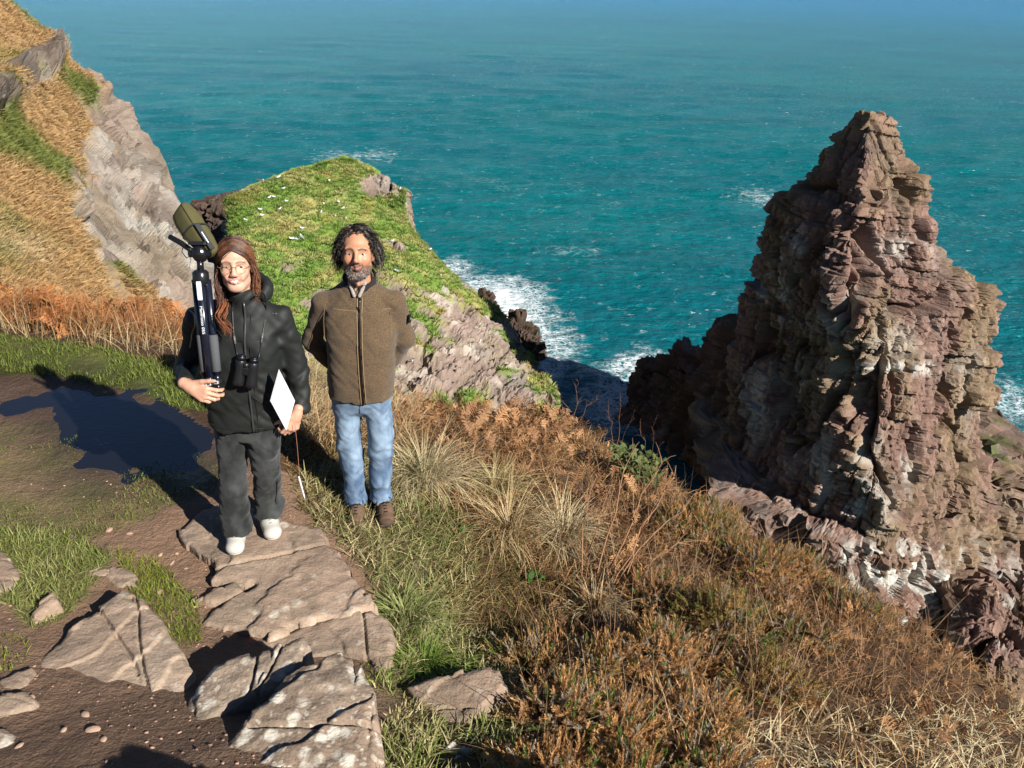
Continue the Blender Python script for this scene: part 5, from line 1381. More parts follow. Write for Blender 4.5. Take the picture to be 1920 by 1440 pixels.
def head_colour(V, c, R, skin, lip, man, sc=1.0):
    q = (V - np.asarray(c)) @ R / sc
    x, y, z = np.abs(q[:, 0]), q[:, 1], q[:, 2]
    col = np.tile(skin, (len(V), 1))
    face = (y < -.03) & (z > -.13)
    def blend(w, cc): col[:] = col * (1 - w[:, None]) + np.asarray(cc) * w[:, None]
    red = np.exp(-((x - .042) / .022) ** 2 - ((z + .028) / .022) ** 2) * face + .8 * np.exp(-(x / .014) ** 2 - ((z + .028) / .014) ** 2) * face
    blend(np.clip(red, 0, 1) * .35, skin * np.array([1.02, .72, .66]))
    eb = np.exp(-((z - (.0255 + .006 * np.sin(np.clip((x - .012) / .036, 0, 1) * 3.14))) / (.0048 if man else .0036)) ** 2) * ((x > .010) & (x < .052)) * face
    blend(np.clip(eb * (1.2 if man else 1.0), 0, .85), lin(52, 38, 30) if man else lin(92, 62, 44))
    lid = np.exp(-((z - .0125) / .004) ** 2 - ((x - .032) / .016) ** 2) * face
    blend(lid * .35, skin * .5)
    sock = np.exp(-((z + .008) / .006) ** 2 - ((x - .032) / .014) ** 2) * face
    blend(sock * .25, skin * np.array([.8, .65, .62]))
    if man:
        lp = np.exp(-((z + .0625) / .008) ** 2) * (x < .024) * (y < -.085)
        b = sstep(-.046, -.058, z) * sstep(.16, .11, -z) * (y < .0) * (1 - np.exp(-((z + .03) / .02) ** 2 - (x / .03) ** 2))
        nz = fbm(q * 130, 3, 5) * .5 + .5; n2 = fbm(q * 18, 3, 7) * .5 + .5
        beard = lin(84, 70, 60) * .9; grey = lin(176, 168, 160) * .8
        g = np.clip(sstep(-.075, -.11, z) * .8 + (n2 - .5), 0, .8)[:, None]
        bc = beard * (1 - g) + grey * g
        w = np.clip(b * (0.55 + .5 * nz), 0, .88)[:, None]
        col[:] = col * (1 - w) + bc * w
        ms = np.exp(-((z + .048) / .008) ** 2) * (x < .034) * (y < -.075)
        blend(np.clip(ms, 0, 1) * .8 * (.7 + .4 * nz), lin(78, 62, 52) * .9)
        blend(np.clip(lp, 0, 1) * .7, lip)
        wr = np.exp(-((np.sin(z * 330 + 2)) / .3) ** 2) * (z > .045) * (z < .085) * face * (x < .045)
        blend(wr * .16, skin * .6)
        fr = np.exp(-((x - .008) / .0022) ** 2) * (z > .02) * (z < .045) * face
        blend(fr * .4, skin * .5)
    else:
        zz = -.0615 + 14 * np.clip(x, 0, .031) ** 2
        lp = np.exp(-((z - zz) / (.0095 - .12 * x)) ** 2) * (x < .031) * (y < -.078)
        blend(np.clip(lp * 1.1, 0, .8), lip)
        fold = np.exp(-((x - (.024 + .35 * np.clip(-.03 - z, 0, .03))) / .003) ** 2) * ((z < -.03) & (z > -.06)) * face
        blend(fold * .3, skin * .6)
    return col
def ball(c, r, R=None, n=12, m=16, sq=(1, 1, 1)):
    th = np.linspace(0, 2 * math.pi, m, endpoint=False); ph = np.linspace(0.02, math.pi - 0.02, n)
    T, Ph = np.meshgrid(th, ph)
    V = np.stack([np.sin(Ph) * np.cos(T), np.sin(Ph) * np.sin(T), np.cos(Ph)], -1).reshape(-1, 3) * r * np.array(sq)
    return (V if R is None else V @ np.asarray(R).T) + np.asarray(c), gridfaces(n, m, True)
def eyes(root, c, R, iris, sc=1.0):
    for s in (-1, 1):
        cc = np.asarray(c) + R @ (np.array([s * .0322, -.0708, .0038]) * sc)
        V, F = ball(cc, .0125 * sc, n=24, m=24)
        look = unit(CC - cc); d = (V - cc) / (.0125 * sc) @ look
        col = np.tile(np.array([.42, .38, .35]), (len(V), 1)); col[d > .86] = iris; col[d > .965] = (.006, .006, .006)
        mesh('eye', V, F[:, ::-1], GLOSS, col=col, smooth=True, parent=root)
def ribbons(b, paths, w, cols, tri=3, grad=(1, 1)):
    """Strands: paths (n,k,3), widths (n,), colours (n,3) - thin three sided tubes."""
    n, k, _ = paths.shape
    T = np.gradient(paths, axis=1); T /= np.linalg.norm(T, axis=-1, keepdims=True) + 1e-9
    A = np.cross(T, np.array([.3, .8, .52])); A /= np.linalg.norm(A, axis=-1, keepdims=True) + 1e-9; B = np.cross(T, A)
    tp = (1 - 0.85 * np.linspace(0, 1, k) ** 3)[None, :, None] * np.asarray(w)[:, None, None]
    ring = [paths + tp * (A * math.cos(a) + B * math.sin(a)) for a in np.arange(tri) * 2 * math.pi / tri]
    V = np.stack(ring, 2).reshape(-1, 3)
    f = gridfaces(k, tri, True)
    F = (f[None] + (np.arange(n) * k * tri)[:, None, None]).reshape(-1, 4)
    gr = np.tile(np.repeat(np.linspace(grad[0], grad[1], k), tri), n)[:, None]
    b.add(V, F, np.repeat(cols, k * tri, 0) * gr)
def cloth_mat(name, rough=0.85, weave=400.0, var=0.2, bump=0.2, speck=None, fade=None, sheen=0.0):
    t = NT(name); P = t.obj(); c = t.attr('Col')
    f = t.math('ADD', t.math('MULTIPLY', t.noise(P, 7.0, 4), 2 * var), 1 - var); cc = t.n('CombineXYZ', i={0: f, 1: f, 2: f}).outputs[0]
    c = t.mix(1.0, c, cc, 'MULTIPLY')
    if speck is not None:
        s = t.noise(t.mapv(P, (1, 1, 1.9)), 230.0, 2, 0.7)
        c = t.mix(t.ramp(s, [(0.36, 0.0), (0.66, 1.0)]), t.mix(1.0, c, (.42, .40, .38), 'MULTIPLY'), t.mix(1.0, c, speck, 'MULTIPLY'))
    if fade is not None:
        c = t.mix(t.math('MULTIPLY', t.ramp(t.noise(t.mapv(P, (1, 1, .55)), 9.0, 4, .6), [(0.42, 0.0), (0.68, 1.0)]), 0.6), c, fade)
    t.set(Base_Color=c, Roughness=rough, Specular_IOR_Level=0.25, Sheen_Weight=sheen)
    t.bump(t.noise(P, weave, 2), bump, 0.003)
    return t.m
SHELL, FLEECE, DENIM, CORD = cloth_mat('shell_fabric', .62, 500, .12, .15), cloth_mat('knit_fleece', .95, 260, .1, .5, speck=(1.9, 1.75, 1.5), sheen=.15), cloth_mat('denim', .85, 600, .14, .25, fade=lin(168, 192, 214) * .8), cloth_mat('corduroy', .9, 350, .25, .3, sheen=.1, fade=lin(104, 108, 106) * .5)
def folds(P, seed, amp, fx=9, fz=26):
    Q = np.stack([P[:, 0] * fx, P[:, 1] * fx, P[:, 2] * fz + 4 * P[:, 0]], -1)
    return amp * (fbm(Q, 3, seed) + 0.5 * (1 - 2 * np.abs(fbm(Q * .6 + 5, 2, seed + 3))))
def drape(P, seed, amp, d=1):
    """Slanting creases as on trouser legs."""
    Q = np.stack([P[:, 0] * 15 + d * P[:, 2] * 9, P[:, 1] * 12, P[:, 2] * 15 - d * P[:, 0] * 12], -1)
    c, s_ = math.cos(.75 * d), math.sin(.75 * d); al = P[:, 0] * c + P[:, 2] * s_; ac = -P[:, 0] * s_ + P[:, 2] * c
    Q = np.stack([al * 5, P[:, 1] * 5, ac * 17], -1)
    return amp * (.6 * fbm(Q, 2, seed + 1) + 1.0 * (1 - 2.6 * np.abs(fbm(Q * .8, 2, seed))))
def strip(name, pts, w, F_, parent, c, mat, lift=.003, thick=.003):
    """A narrow tape lying on a garment: pts (x, z) along it, following the garment's front."""
    P = np.array([(x, F_.front(x, z) - lift, z) for x, z in pts])
    for _ in range(2): P[1:-1, 1] = (P[:-2, 1] + 2 * P[1:-1, 1] + P[2:, 1]) / 4
    b = Build(); add_tube(b, P, w, c, 6)
    return b.out(name, mat, parent=parent, smooth=True)
def shoe(root, heel, toe, ang, L_, col, sole_col, mat, lace_col, kind):
    """One shoe from heel to toe on the ground; upper, sole and laces."""
    heel, toe = np.asarray(heel, float), np.asarray(toe, float); d = unit((toe - heel) * np.array([1, 1, 0])); s = np.array([-d[1], d[0], 0]); up = np.array([0, 0, 1.0])
    lo, hi = np.minimum(heel, toe) - .09, np.maximum(heel, toe) + .09; hi[2] += .08
    F = Field(even(lo[0], hi[0], .0045), even(lo[1], hi[1], .0045), even(lo[2] + .06, hi[2], .0045)); z0 = heel[2]
    o = lambda t, h, q=0: heel + d * (L_ * t) + up * h + s * q
    F.ell(o(.14, .045), (.036, .036, .042), .02); F.cone(o(.12, .04), o(.55, .036), .037, .040, .02, sq=(1, 1, .95))
    F.cone(o(.5, .03), o(.80, .024), .043, .038, .03, sq=(1, 1, .85)); F.ell(o(.82, .026), (.042, .042, .028), .03)
    F.cone(o(.2, .06), o(.22, .10 if kind == 'boot' else .085), .036, .034, .02); F.cone(o(.3, .07), o(.62, .045), .024, .022, .02)
    F.cut(lambda P: (z0 + .014) - P[..., 2])
    V, Fc = F.skin(); c = np.tile(col, (len(V), 1))
    t = ((V - heel) @ d) / L_
    if kind == 'boot':
        c = np.where((V[:, 2:3] < z0 + .034) | (t[:, None] > .9), col * .55, c); c = c * (0.8 + .4 * (fbm(V * 60, 3, 9) * .5 + .5))[:, None]
    u = mesh('shoe', V, Fc, mat, col=c, smooth=True, parent=root)
    G = Field(F.ax[0], F.ax[1], even(z0 - .01, z0 + .03, .004))
    G.cone(o(.13, .01), o(.5, .01), .041, .040, .01); G.cone(o(.5, .01), o(.80, .01), .042, .044, .02)
    G.cut(lambda P: np.maximum(z0 + .001 - P[..., 2], P[..., 2] - (z0 + .019)))
    V, Fc = G.skin(); mesh('sole', V, Fc, mat, col=np.tile(sole_col, (len(V), 1)), smooth=True, parent=u)
    b = Build(); add_tube(b, [o(.46 + .47 * math.cos(q) * (1 if math.cos(q) > 0 else .92), .021, .0445 * math.sin(q) * (1.02 if math.cos(q) > 0 else .97)) for q in np.linspace(0, 2 * math.pi, 40)], .0022, sole_col * .45, 5); b.out('welt', mat, parent=u, smooth=True)
    b = Build()
    for k in range(5):
        t = .40 + .072 * k; h = .0935 - .0068 * k
        for sg in (-1, 1):
            add_tube(b, [o(t, h - .012, .026 * sg), o(t + .03, h + .004, 0), o(t + .055, h - .020, -.026 * sg)], .0026, lace_col, 5)
    for sg in (-1, 1): add_tube(b, [o(.40, .095), o(.41, .108, .02 * sg), o(.40, .094, .038 * sg), o(.46, .075, .046 * sg)], .0024, lace_col, 5)
    b.out('laces', mat, parent=u, smooth=True)
    return u

# ------------------------------------------------------------------ the woman
YW = 3.20
def W(px, py, dy=0.0): return aty(px, py, YW + dy)
def woman():
    HS = .91
    sole_r, sole_l = atz(444, 1012, .05), atz(505, 985, .04)
    root = empty('person', (-1.28, YW, .04), 'person in black hooded jacket with glasses and long brown hair, holding tripod and papers', 'person')
    hd = (W(440, 441, .0) + W(446, 548, -.03)) / 2; hd[2] += .012
    hd = np.array([W(441, 497, 0)[0], YW - .0, W(441, 497, 0)[2] - .005])
    R = rotm('z', 15) @ rotm('y', 1) @ rotm('x', -12)
    sr, sl = W(372, 588, .02), W(527, 588, .03)                    # shoulder joints
    er, wr_ = W(350, 690, .05), W(350, 718, -.16)                  # right elbow, wrist (left in the picture)
    el, wl = W(556, 686, .06), W(566, 762, .0)
    cx = (sr[0] + sl[0]) / 2
    hem = W(470, 806, -.1)[2]
    hipc = np.array([W(470, 790, 0)[0], YW + .01, hem + .03])
    ank_r, ank_l = np.array([sole_r[0], sole_r[1] + .03, .1]), np.array([sole_l[0], sole_l[1] + .04, .1])
    neck = np.array([hd[0] + .012, YW + .035, hd[2] - .142])
    # body: head, neck, hands and the figure under the clothes, one surface
    hr_w, hl_w = W(355, 724, -.225), W(556, 776, -.05)
    xs = lat([hd[0], hr_w[0] + .04, hl_w[0] - .01], [.1, .075, .06], .0043, .016, -1.75, -.85)
    ys = lat([hd[1] - .01, hr_w[1]], [.115, .07], .0046, .016, YW - .32, YW + .25)
    zs = lat([hd[2] - .02, hr_w[2], hl_w[2] - .03], [.13, .06, .07], .0043, .018, 0.03, hd[2] + .16)
    B = Field(xs, ys, zs)
    head_shape(B, hd, R, False, HS)
    B.cone(hd + R @ np.array([0, .02, -.06]), neck - np.array([0, 0, .06]), .050, .056, .03)
    B.cone(neck - np.array([0, 0, .15]), hipc, .075, .10, .05)
    for a, b_, c_ in ((sr, er, wr_), (sl, el, wl)):
        B.cone(neck - np.array([0, 0, .16]), a - np.array([0, 0, .06]), .035, .03, .03); B.cone(a - np.array([0, 0, .06]), b_, .032, .030, .02); B.cone(b_, c_, .034, .026, .02)
    B.cone(wr_, hr_w, .026, .025, .01); B.cone(wl, hl_w, .026, .025, .01)
    hand(B, hr_w, (.86, -.28, -.30), (-.30, -.78, .30), (.35, -.10, .9), curl=(28, 42, 30), thumb=(.72, .55, .1), tcurl=14)
    hand(B, hl_w, (-.30, -.30, -.85), (.62, -.62, .1), (-.6, -.6, .0), curl=(32, 50, 30), scale=.92)
    for h_, k_ in ((-.075, ank_r), (.075, ank_l)):
        hj = hipc + np.array([h_, 0, -.04]); kn = (hj + k_) / 2 + np.array([0, -.02, .02])
        B.cone(hj, kn, .06, .042, .03); B.cone(kn, k_, .042, .03, .02); B.cone(k_, k_ + np.array([0, -.06, -.04]), .026, .02, .02)
    V, Fc = B.skin()
    sk = lin(232, 182, 154) * .62
    col = head_colour(V, hd, R, sk, lin(196, 104, 98) * .7, False, HS)
    hm = (V[:, 2] < hd[2] - .3)
    col[hm] = sk * np.array([.98, .9, .86])
    body = mesh('body', V, Fc, SKIN, col=col, smooth=True, parent=root)
    eyes(root, hd, R, lin(70, 48, 34), HS)
    # teeth
    b = Build(); n = 9; a = np.linspace(-1, 1, n)
    top = np.array([hd + R @ (HS * np.array([x * .0255, -.0965 + .0135 * x * x, -.0553 + .0065 * x * x])) for x in a]); bot = np.array([hd + R @ (HS * np.array([x * .0240, -.0955 + .0130 * x * x, -.0660 + .0150 * x * x])) for x in a])
    bk = R @ np.array([0, .004, 0])
    b.add(np.concatenate([top, bot, top + bk, bot + bk]), np.concatenate([gridfaces(2, n), gridfaces(2, n)[:, ::-1] + 2 * n]), (.72, .68, .62)); b.out('teeth', GLOSS, parent=root, smooth=True)
    # glasses
    b = Build(); T = lambda p: hd + R @ (HS * np.asarray(p, float))
    gold = lin(150, 124, 80) * .6
    for s in (-1, 1):
        add_tube(b, [T((s * .034 + .0235 * math.cos(q), -.1045 + .010 * (abs(s * .034 + .0235 * math.cos(q)) - .02), -.001 + .0215 * math.sin(q))) for q in np.linspace(0, 2 * math.pi, 25)], .0009, gold, 5)
        add_tube(b, [T((s * .0575, -.1, .006)), T((s * .072, -.085, .008)), T((s * .080, -.01, .006)), T((s * .078, .02, -.002))], .0013, gold, 5)
    add_tube(b, [T((-.0115, -.106, .004)), T((0, -.109, .008)), T((.0115, -.106, .004))], .0013, gold, 5)
    gl = b.out('glasses', matte('gold_wire', .3, .05, 10, spec=.6), parent=root, smooth=True)
    t = NT('lens_glass'); t.set(Base_Color=(.02, .02, .02), Roughness=0.02, Specular_IOR_Level=.6)
    tp_ = t.n('BsdfTransparent', i={'Color': (1, .985, .95, 1)}); mx_ = t.n('MixShader', i={0: .04, 1: tp_.outputs[0], 2: t.bsdf.outputs[0]}); t.t.links.new(mx_.outputs[0], t.out.inputs[0])
    for s in (-1, 1):
        q = np.linspace(0, 2 * math.pi, 20, endpoint=False)
        ring = np.array([T((s * .034 + .0228 * math.cos(u), -.1045 + .010 * (abs(s * .034 + .0228 * math.cos(u)) - .02), -.001 + .0208 * math.sin(u))) for u in q])
        Vv = np.concatenate([ring, [T((s * .034, -.1050, -.001))]]); j = np.arange(20)
        mesh('lens', Vv, np.stack([j, (j + 1) % 20, np.full(20, 20)], 1), t.m, smooth=True, parent=gl)
    b = Build(); add_tube(b, [T((.079, .003, -.036)) + R @ np.array([0, .006 * math.cos(u), -.007 + .007 * math.sin(u)]) for u in np.linspace(0, 6.28, 12)], .0009, gold, 4); b.out('earring', PLAIN, parent=root)
    # hair: a cap with long wavy locks, the right side falling over the chest
    Hq = Field(even(hd[0] - .16, hd[0] + .16, .006), even(hd[1] - .16, hd[1] + .17, .006), even(hd[2] - .3, hd[2] + .16, .006))
    Hh = HeadField(Hq, HS)
    Hh.ell(T((0, .022, .042)), (.083, .100, .094), .02, R)
    Hh.cone(T((0, .065, .0)), T((0, .06, -.15)), .062, .045, .04)
    Hh.cone(T((-.070, .015, .03)), T((-.082, .005, -.10)), .014, .012, .03); Hh.cone(T((-.082, .005, -.10)), T((-.082, -.03, -.19)), .012, .006, .03)
    Hh.cone(T((.072, .03, .02)), T((.078, .025, -.09)), .012, .010, .03)
    Hh.ell(T((.0, -.112, -.004)), (.068, .078, .100), .012, R, carve=True)
    V, Fc = Hq.skin(); brown = lin(80, 54, 40) * .65
    hair = mesh('hair', V, Fc, HAIRM, col=np.tile(brown * .5, (len(V), 1)), smooth=True, parent=root)
    rg = np.random.default_rng(4); n, k = 1600, 11; t = np.linspace(0, 1, k); Pp = np.zeros((n, k, 3)); cols = np.zeros((n, 3))
    for i in range(n):
        s = -1 if rg.random() < .60 else 1
        be = RAD(rg.uniform(-64, 75)) if rg.random() < .7 else RAD(rg.uniform(-66, -30)); y0 = .104 * math.sin(be)
        q0 = unit([s * .02 + rg.normal(0, .05) - .06, math.sin(be), math.cos(be)])
        fr = (be + RAD(64)) / RAD(139); q1 = unit([s * 1.0, -.30 + 1.15 * fr + rg.normal(0, .06), -.28 + rg.normal(0, .08)])
        ta = .40; w_ = np.clip(t / ta, 0, 1); om = math.acos(np.clip(q0 @ q1, -1, 1))
        q = (np.sin((1 - w_) * om)[:, None] * q0 + np.sin(w_ * om)[:, None] * q1) / math.sin(om)
        sc_ = rg.uniform(1.0, 1.07)
        x, y, z = (np.array([0, .022, .042]) + q * np.array([.085, .102, .097]) * sc_).T
        f = np.clip((t - ta) / (1 - ta), 0, 1); ln = (rg.uniform(.20, .335) if s < 0 else rg.uniform(.13, .205))
        ph, wv = 60 * y0 + 2 * s + rg.normal(0, .7), rg.uniform(.004, .013)
        z = z - f * ln
        y = y + (f * (-.035 if s < 0 and y0 < .05 else .01) * (1 if s < 0 else .5)) + wv * np.sin(f * 13 + ph) * np.clip(f * 2, 0, 1)
        x = x + s * (.010 * np.sin(f * 3.1)) - s * f * rg.uniform(.0, .05) * (1 if y0 > .02 else .25) + wv * np.cos(f * 11 + ph) * np.clip(f * 2, 0, 1) + rg.normal(0, .006) * f
        Pp[i] = (HS * np.stack([x, y, z], -1)) @ R.T + hd
        tone = np.clip(.5 + .5 * math.sin(y0 * 260 + s * 2) * .7 + rg.normal(0, .3), 0, 1.25); cols[i] = (lin(44, 30, 24) * (1 - tone) + lin(156, 100, 66) * tone) * .75
    b = Build(); ribbons(b, Pp, np.full(n, .0017) * rg.uniform(.5, 1.4, n), cols, grad=(.5, 1.25))
    # one lock hanging down the front, blown forward
    m = 26; q = np.zeros((m, k, 3)); a0, a1 = T((-.075, -.055, -.17)), W(428, 622, -.17)
    for i in range(m):
        j = rg.normal(0, .010, 3); q[i] = a0 + j + (a1 - a0 + rg.normal(0, .006, 3)) * t[:, None] + np.stack([.012 * np.sin(t * 9 + 1), -.03 * np.sin(t * 3.14), 0 * t], -1)
    ribbons(b, q, np.full(m, .0022), np.tile(lin(140, 82, 48) * .75, (m, 1)))
    b.out('locks', HAIRM, parent=hair, smooth=True)
    # jacket
    blk = lin(44, 46, 43) * .5
    J = Field(even(-1.72, -.85, .0078), even(YW - .30, YW + .24, .0078), even(hem - .03, neck[2] + .10, .0078))
    zc = sr[2]
    J.loft([(hem, hipc[0] - .005, YW + .005, .192, .150), (hem + .10, hipc[0], YW + .005, .190, .146), (hem + .25, (cx + hipc[0]) / 2, YW, .182, .138), (zc - .17, cx, YW, .190, .135), (zc - .05, cx, YW + .01, .182, .118), (zc + .025, cx, YW + .025, .135, .095), (zc + .07, cx + .01, YW + .03, .085, .080)], .03, 2.5)
    J.cone(neck + np.array([0, -.005, -.055]), neck + np.array([0, -.01, -.005]), .088, .080, .02)
    J.cone(np.array([cx - .07, YW + .02, zc + .03]), sr + np.array([.01, 0, -.02]), .056, .058, .04); J.cone(np.array([cx + .07, YW + .02, zc + .03]), sl + np.array([-.01, 0, -.02]), .056, .058, .04)
    for a, b_, c_ in ((sr, er, wr_), (sl, el, wl)):
        J.cone(a + np.array([0, 0, -.025]), b_, .062, .057, .03); J.cone(b_, c_, .060, .047, .02)
        J.cone(c_ - unit(c_ - b_) * .03, c_, .048, .045, .006)
    J.shift(lambda P: folds(P, 31, .006, 7, 13) + drape(P, 37, .007) + drape(P * 1.5, 39, .0045, -1))
    Hc = neck + np.array([0, -.015, .03])
    J.ell(neck + np.array([0.0, -.012, .105]), (.064, .072, .095), .008, carve=True)
    V, Fc = J.skin()
    jk = mesh('jacket', V, Fc, SHELL, col=np.tile(blk, (len(V), 1)), smooth=True, parent=root)
    # hood lying on the shoulders behind the head
    Hd = Field(even(neck[0] - .19, neck[0] + .19, .007), even(YW - .12, YW + .22, .007), even(neck[2] - .13, neck[2] + .12, .007))
    for q in np.linspace(-.35, math.pi + .35, 12):
        p = neck + np.array([.098 * math.cos(q), .012 + .078 * math.sin(q), .012 + .028 * math.sin(q)]); p2 = neck + np.array([.098 * math.cos(q + .3), .012 + .078 * math.sin(q + .3), .012 + .028 * math.sin(q + .3)])
        Hd.cone(p, p2, .023, .023, .02, sq=(1, 1, 1.5))
    Hd.shift(lambda P: folds(P, 41, .004, 14, 18))
    V, Fc = Hd.skin(); mesh('hood', V, Fc, SHELL, col=np.tile(blk * 1.05, (len(V), 1)), smooth=True, parent=jk)
    zz = np.linspace(neck[2] - .005, hem + .012, 24); xz = np.interp(zz, [hem, zc], [W(478, 806, -.12)[0], W(452, 585, -.1)[0]])
    strip('zipper', list(zip(xz, zz)), .0055, J, jk, lin(70, 72, 70) * .5, GLOSS)
    strip('hem_seam', [(x, hem + .028) for x in np.linspace(hipc[0] - .17, hipc[0] + .16, 16)], .0028, J, jk, lin(46, 48, 46) * .45, SHELL)
    zm = lambda z: float(np.interp(z, zz[::-1], xz[::-1]))
    strip('storm_flap', [(zm(z) + .022, z) for z in np.linspace(neck[2] - .03, hem + .012, 24)], .0022, J, jk, blk * .55, SHELL, lift=.002)
    for s_ in (-1, 1):
        strip('pocket_flap', [(hipc[0] + s_ * (.075 + .055 * t_), hem + .20 - .06 * t_) for t_ in np.linspace(0, 1, 9)], .0034, J, jk, blk * .6, SHELL, lift=.002)
        strip('yoke_seam', [(cx + s_ * (.02 + .12 * t_), zc - .075 + .01 * t_) for t_ in np.linspace(0, 1, 9)], .0018, J, jk, blk * .55, SHELL, lift=.001)
    lg = Build(); p = np.array([W(498, 602, -.1)[0], 0, W(498, 602, -.1)[2]]); p[1] = J.front(p[0], p[2])
    for dx, w_ in ((0, .011), (.022, .004)): add_box(lg, p + np.array([dx, -.003, 0]), (w_, 0, 0), (0, .0012, 0), (0, 0, .0022), lin(150, 150, 150) * .5)
    lg.out('chest_emblem', PLAIN, parent=jk)
    # trousers
    tr = lin(46, 48, 46) * .36
    Tz = Field(even(-1.62, -1.0, .0078), even(YW - .24, YW + .34, .0078), even(.055, hem + .08, .0085))
    top = hem + .05
    Tz.loft([(hem - .13, hipc[0] - .012, YW + .012, .05, .05), (hem - .085, hipc[0] - .012, YW + .012, .14, .10), (hem - .04, hipc[0] - .006, YW + .012, .163, .120), (top, hipc[0], YW + .01, .165, .125)], .03, 2.4)
    for sx, an, cuff in ((-1, ank_r, .085), (1, ank_l, .10)):
        hj = np.array([hipc[0] + sx * .082 - .01, YW + .012, hem - .02]); kn = np.array([hj[0] * .5 + an[0] * .5 - .005, (hj[1] + an[1]) / 2 - .02, (hem + .05) * .52])
        Tz.loft([(cuff, an[0], an[1], .083, .098), (cuff + .10, an[0] * .9 + kn[0] * .1, an[1] - .005, .078, .088), (kn[2], kn[0], kn[1], .074, .078), (hem - .16, (hj[0] + kn[0]) / 2, YW + .005, .086, .098), (hem, hj[0], hj[1], .088, .112)], .012, 2.1)
    Tz.shift(lambda P: drape(P, 51, .0085) + drape(P * 1.6, 55, .0045, -1))
    V, Fc = Tz.skin(); mesh('trousers', V, Fc, CORD, col=np.tile(tr, (len(V), 1)), smooth=True, parent=root)
    wht = lin(226, 222, 210) * .55
    for so, tp in ((sole_r, atz(441, 1046, .04)), (sole_l, atz(516, 1018, .035))):
        d = unit((tp - so) * np.array([1, 1, 0])); g = float(.0); heel = np.array([so[0], so[1], 0.046]) - d * .02 + np.array([0, .0, 0])
        heel = np.array([tp[0], tp[1], 0.046]) - d * .258
        shoe(root, heel, heel + d * .25, 0, .255, wht, wht * .95, matte('white_leather', .5, .06, 20), lin(150, 146, 138) * .7, 'sneaker')
    FEETW = (sole_r, sole_l)
    return dict(hd=hd, R=R, J=J, hem=hem, neck=neck, wr=hr_w, wl=hl_w, cx=cx)
WM = woman()

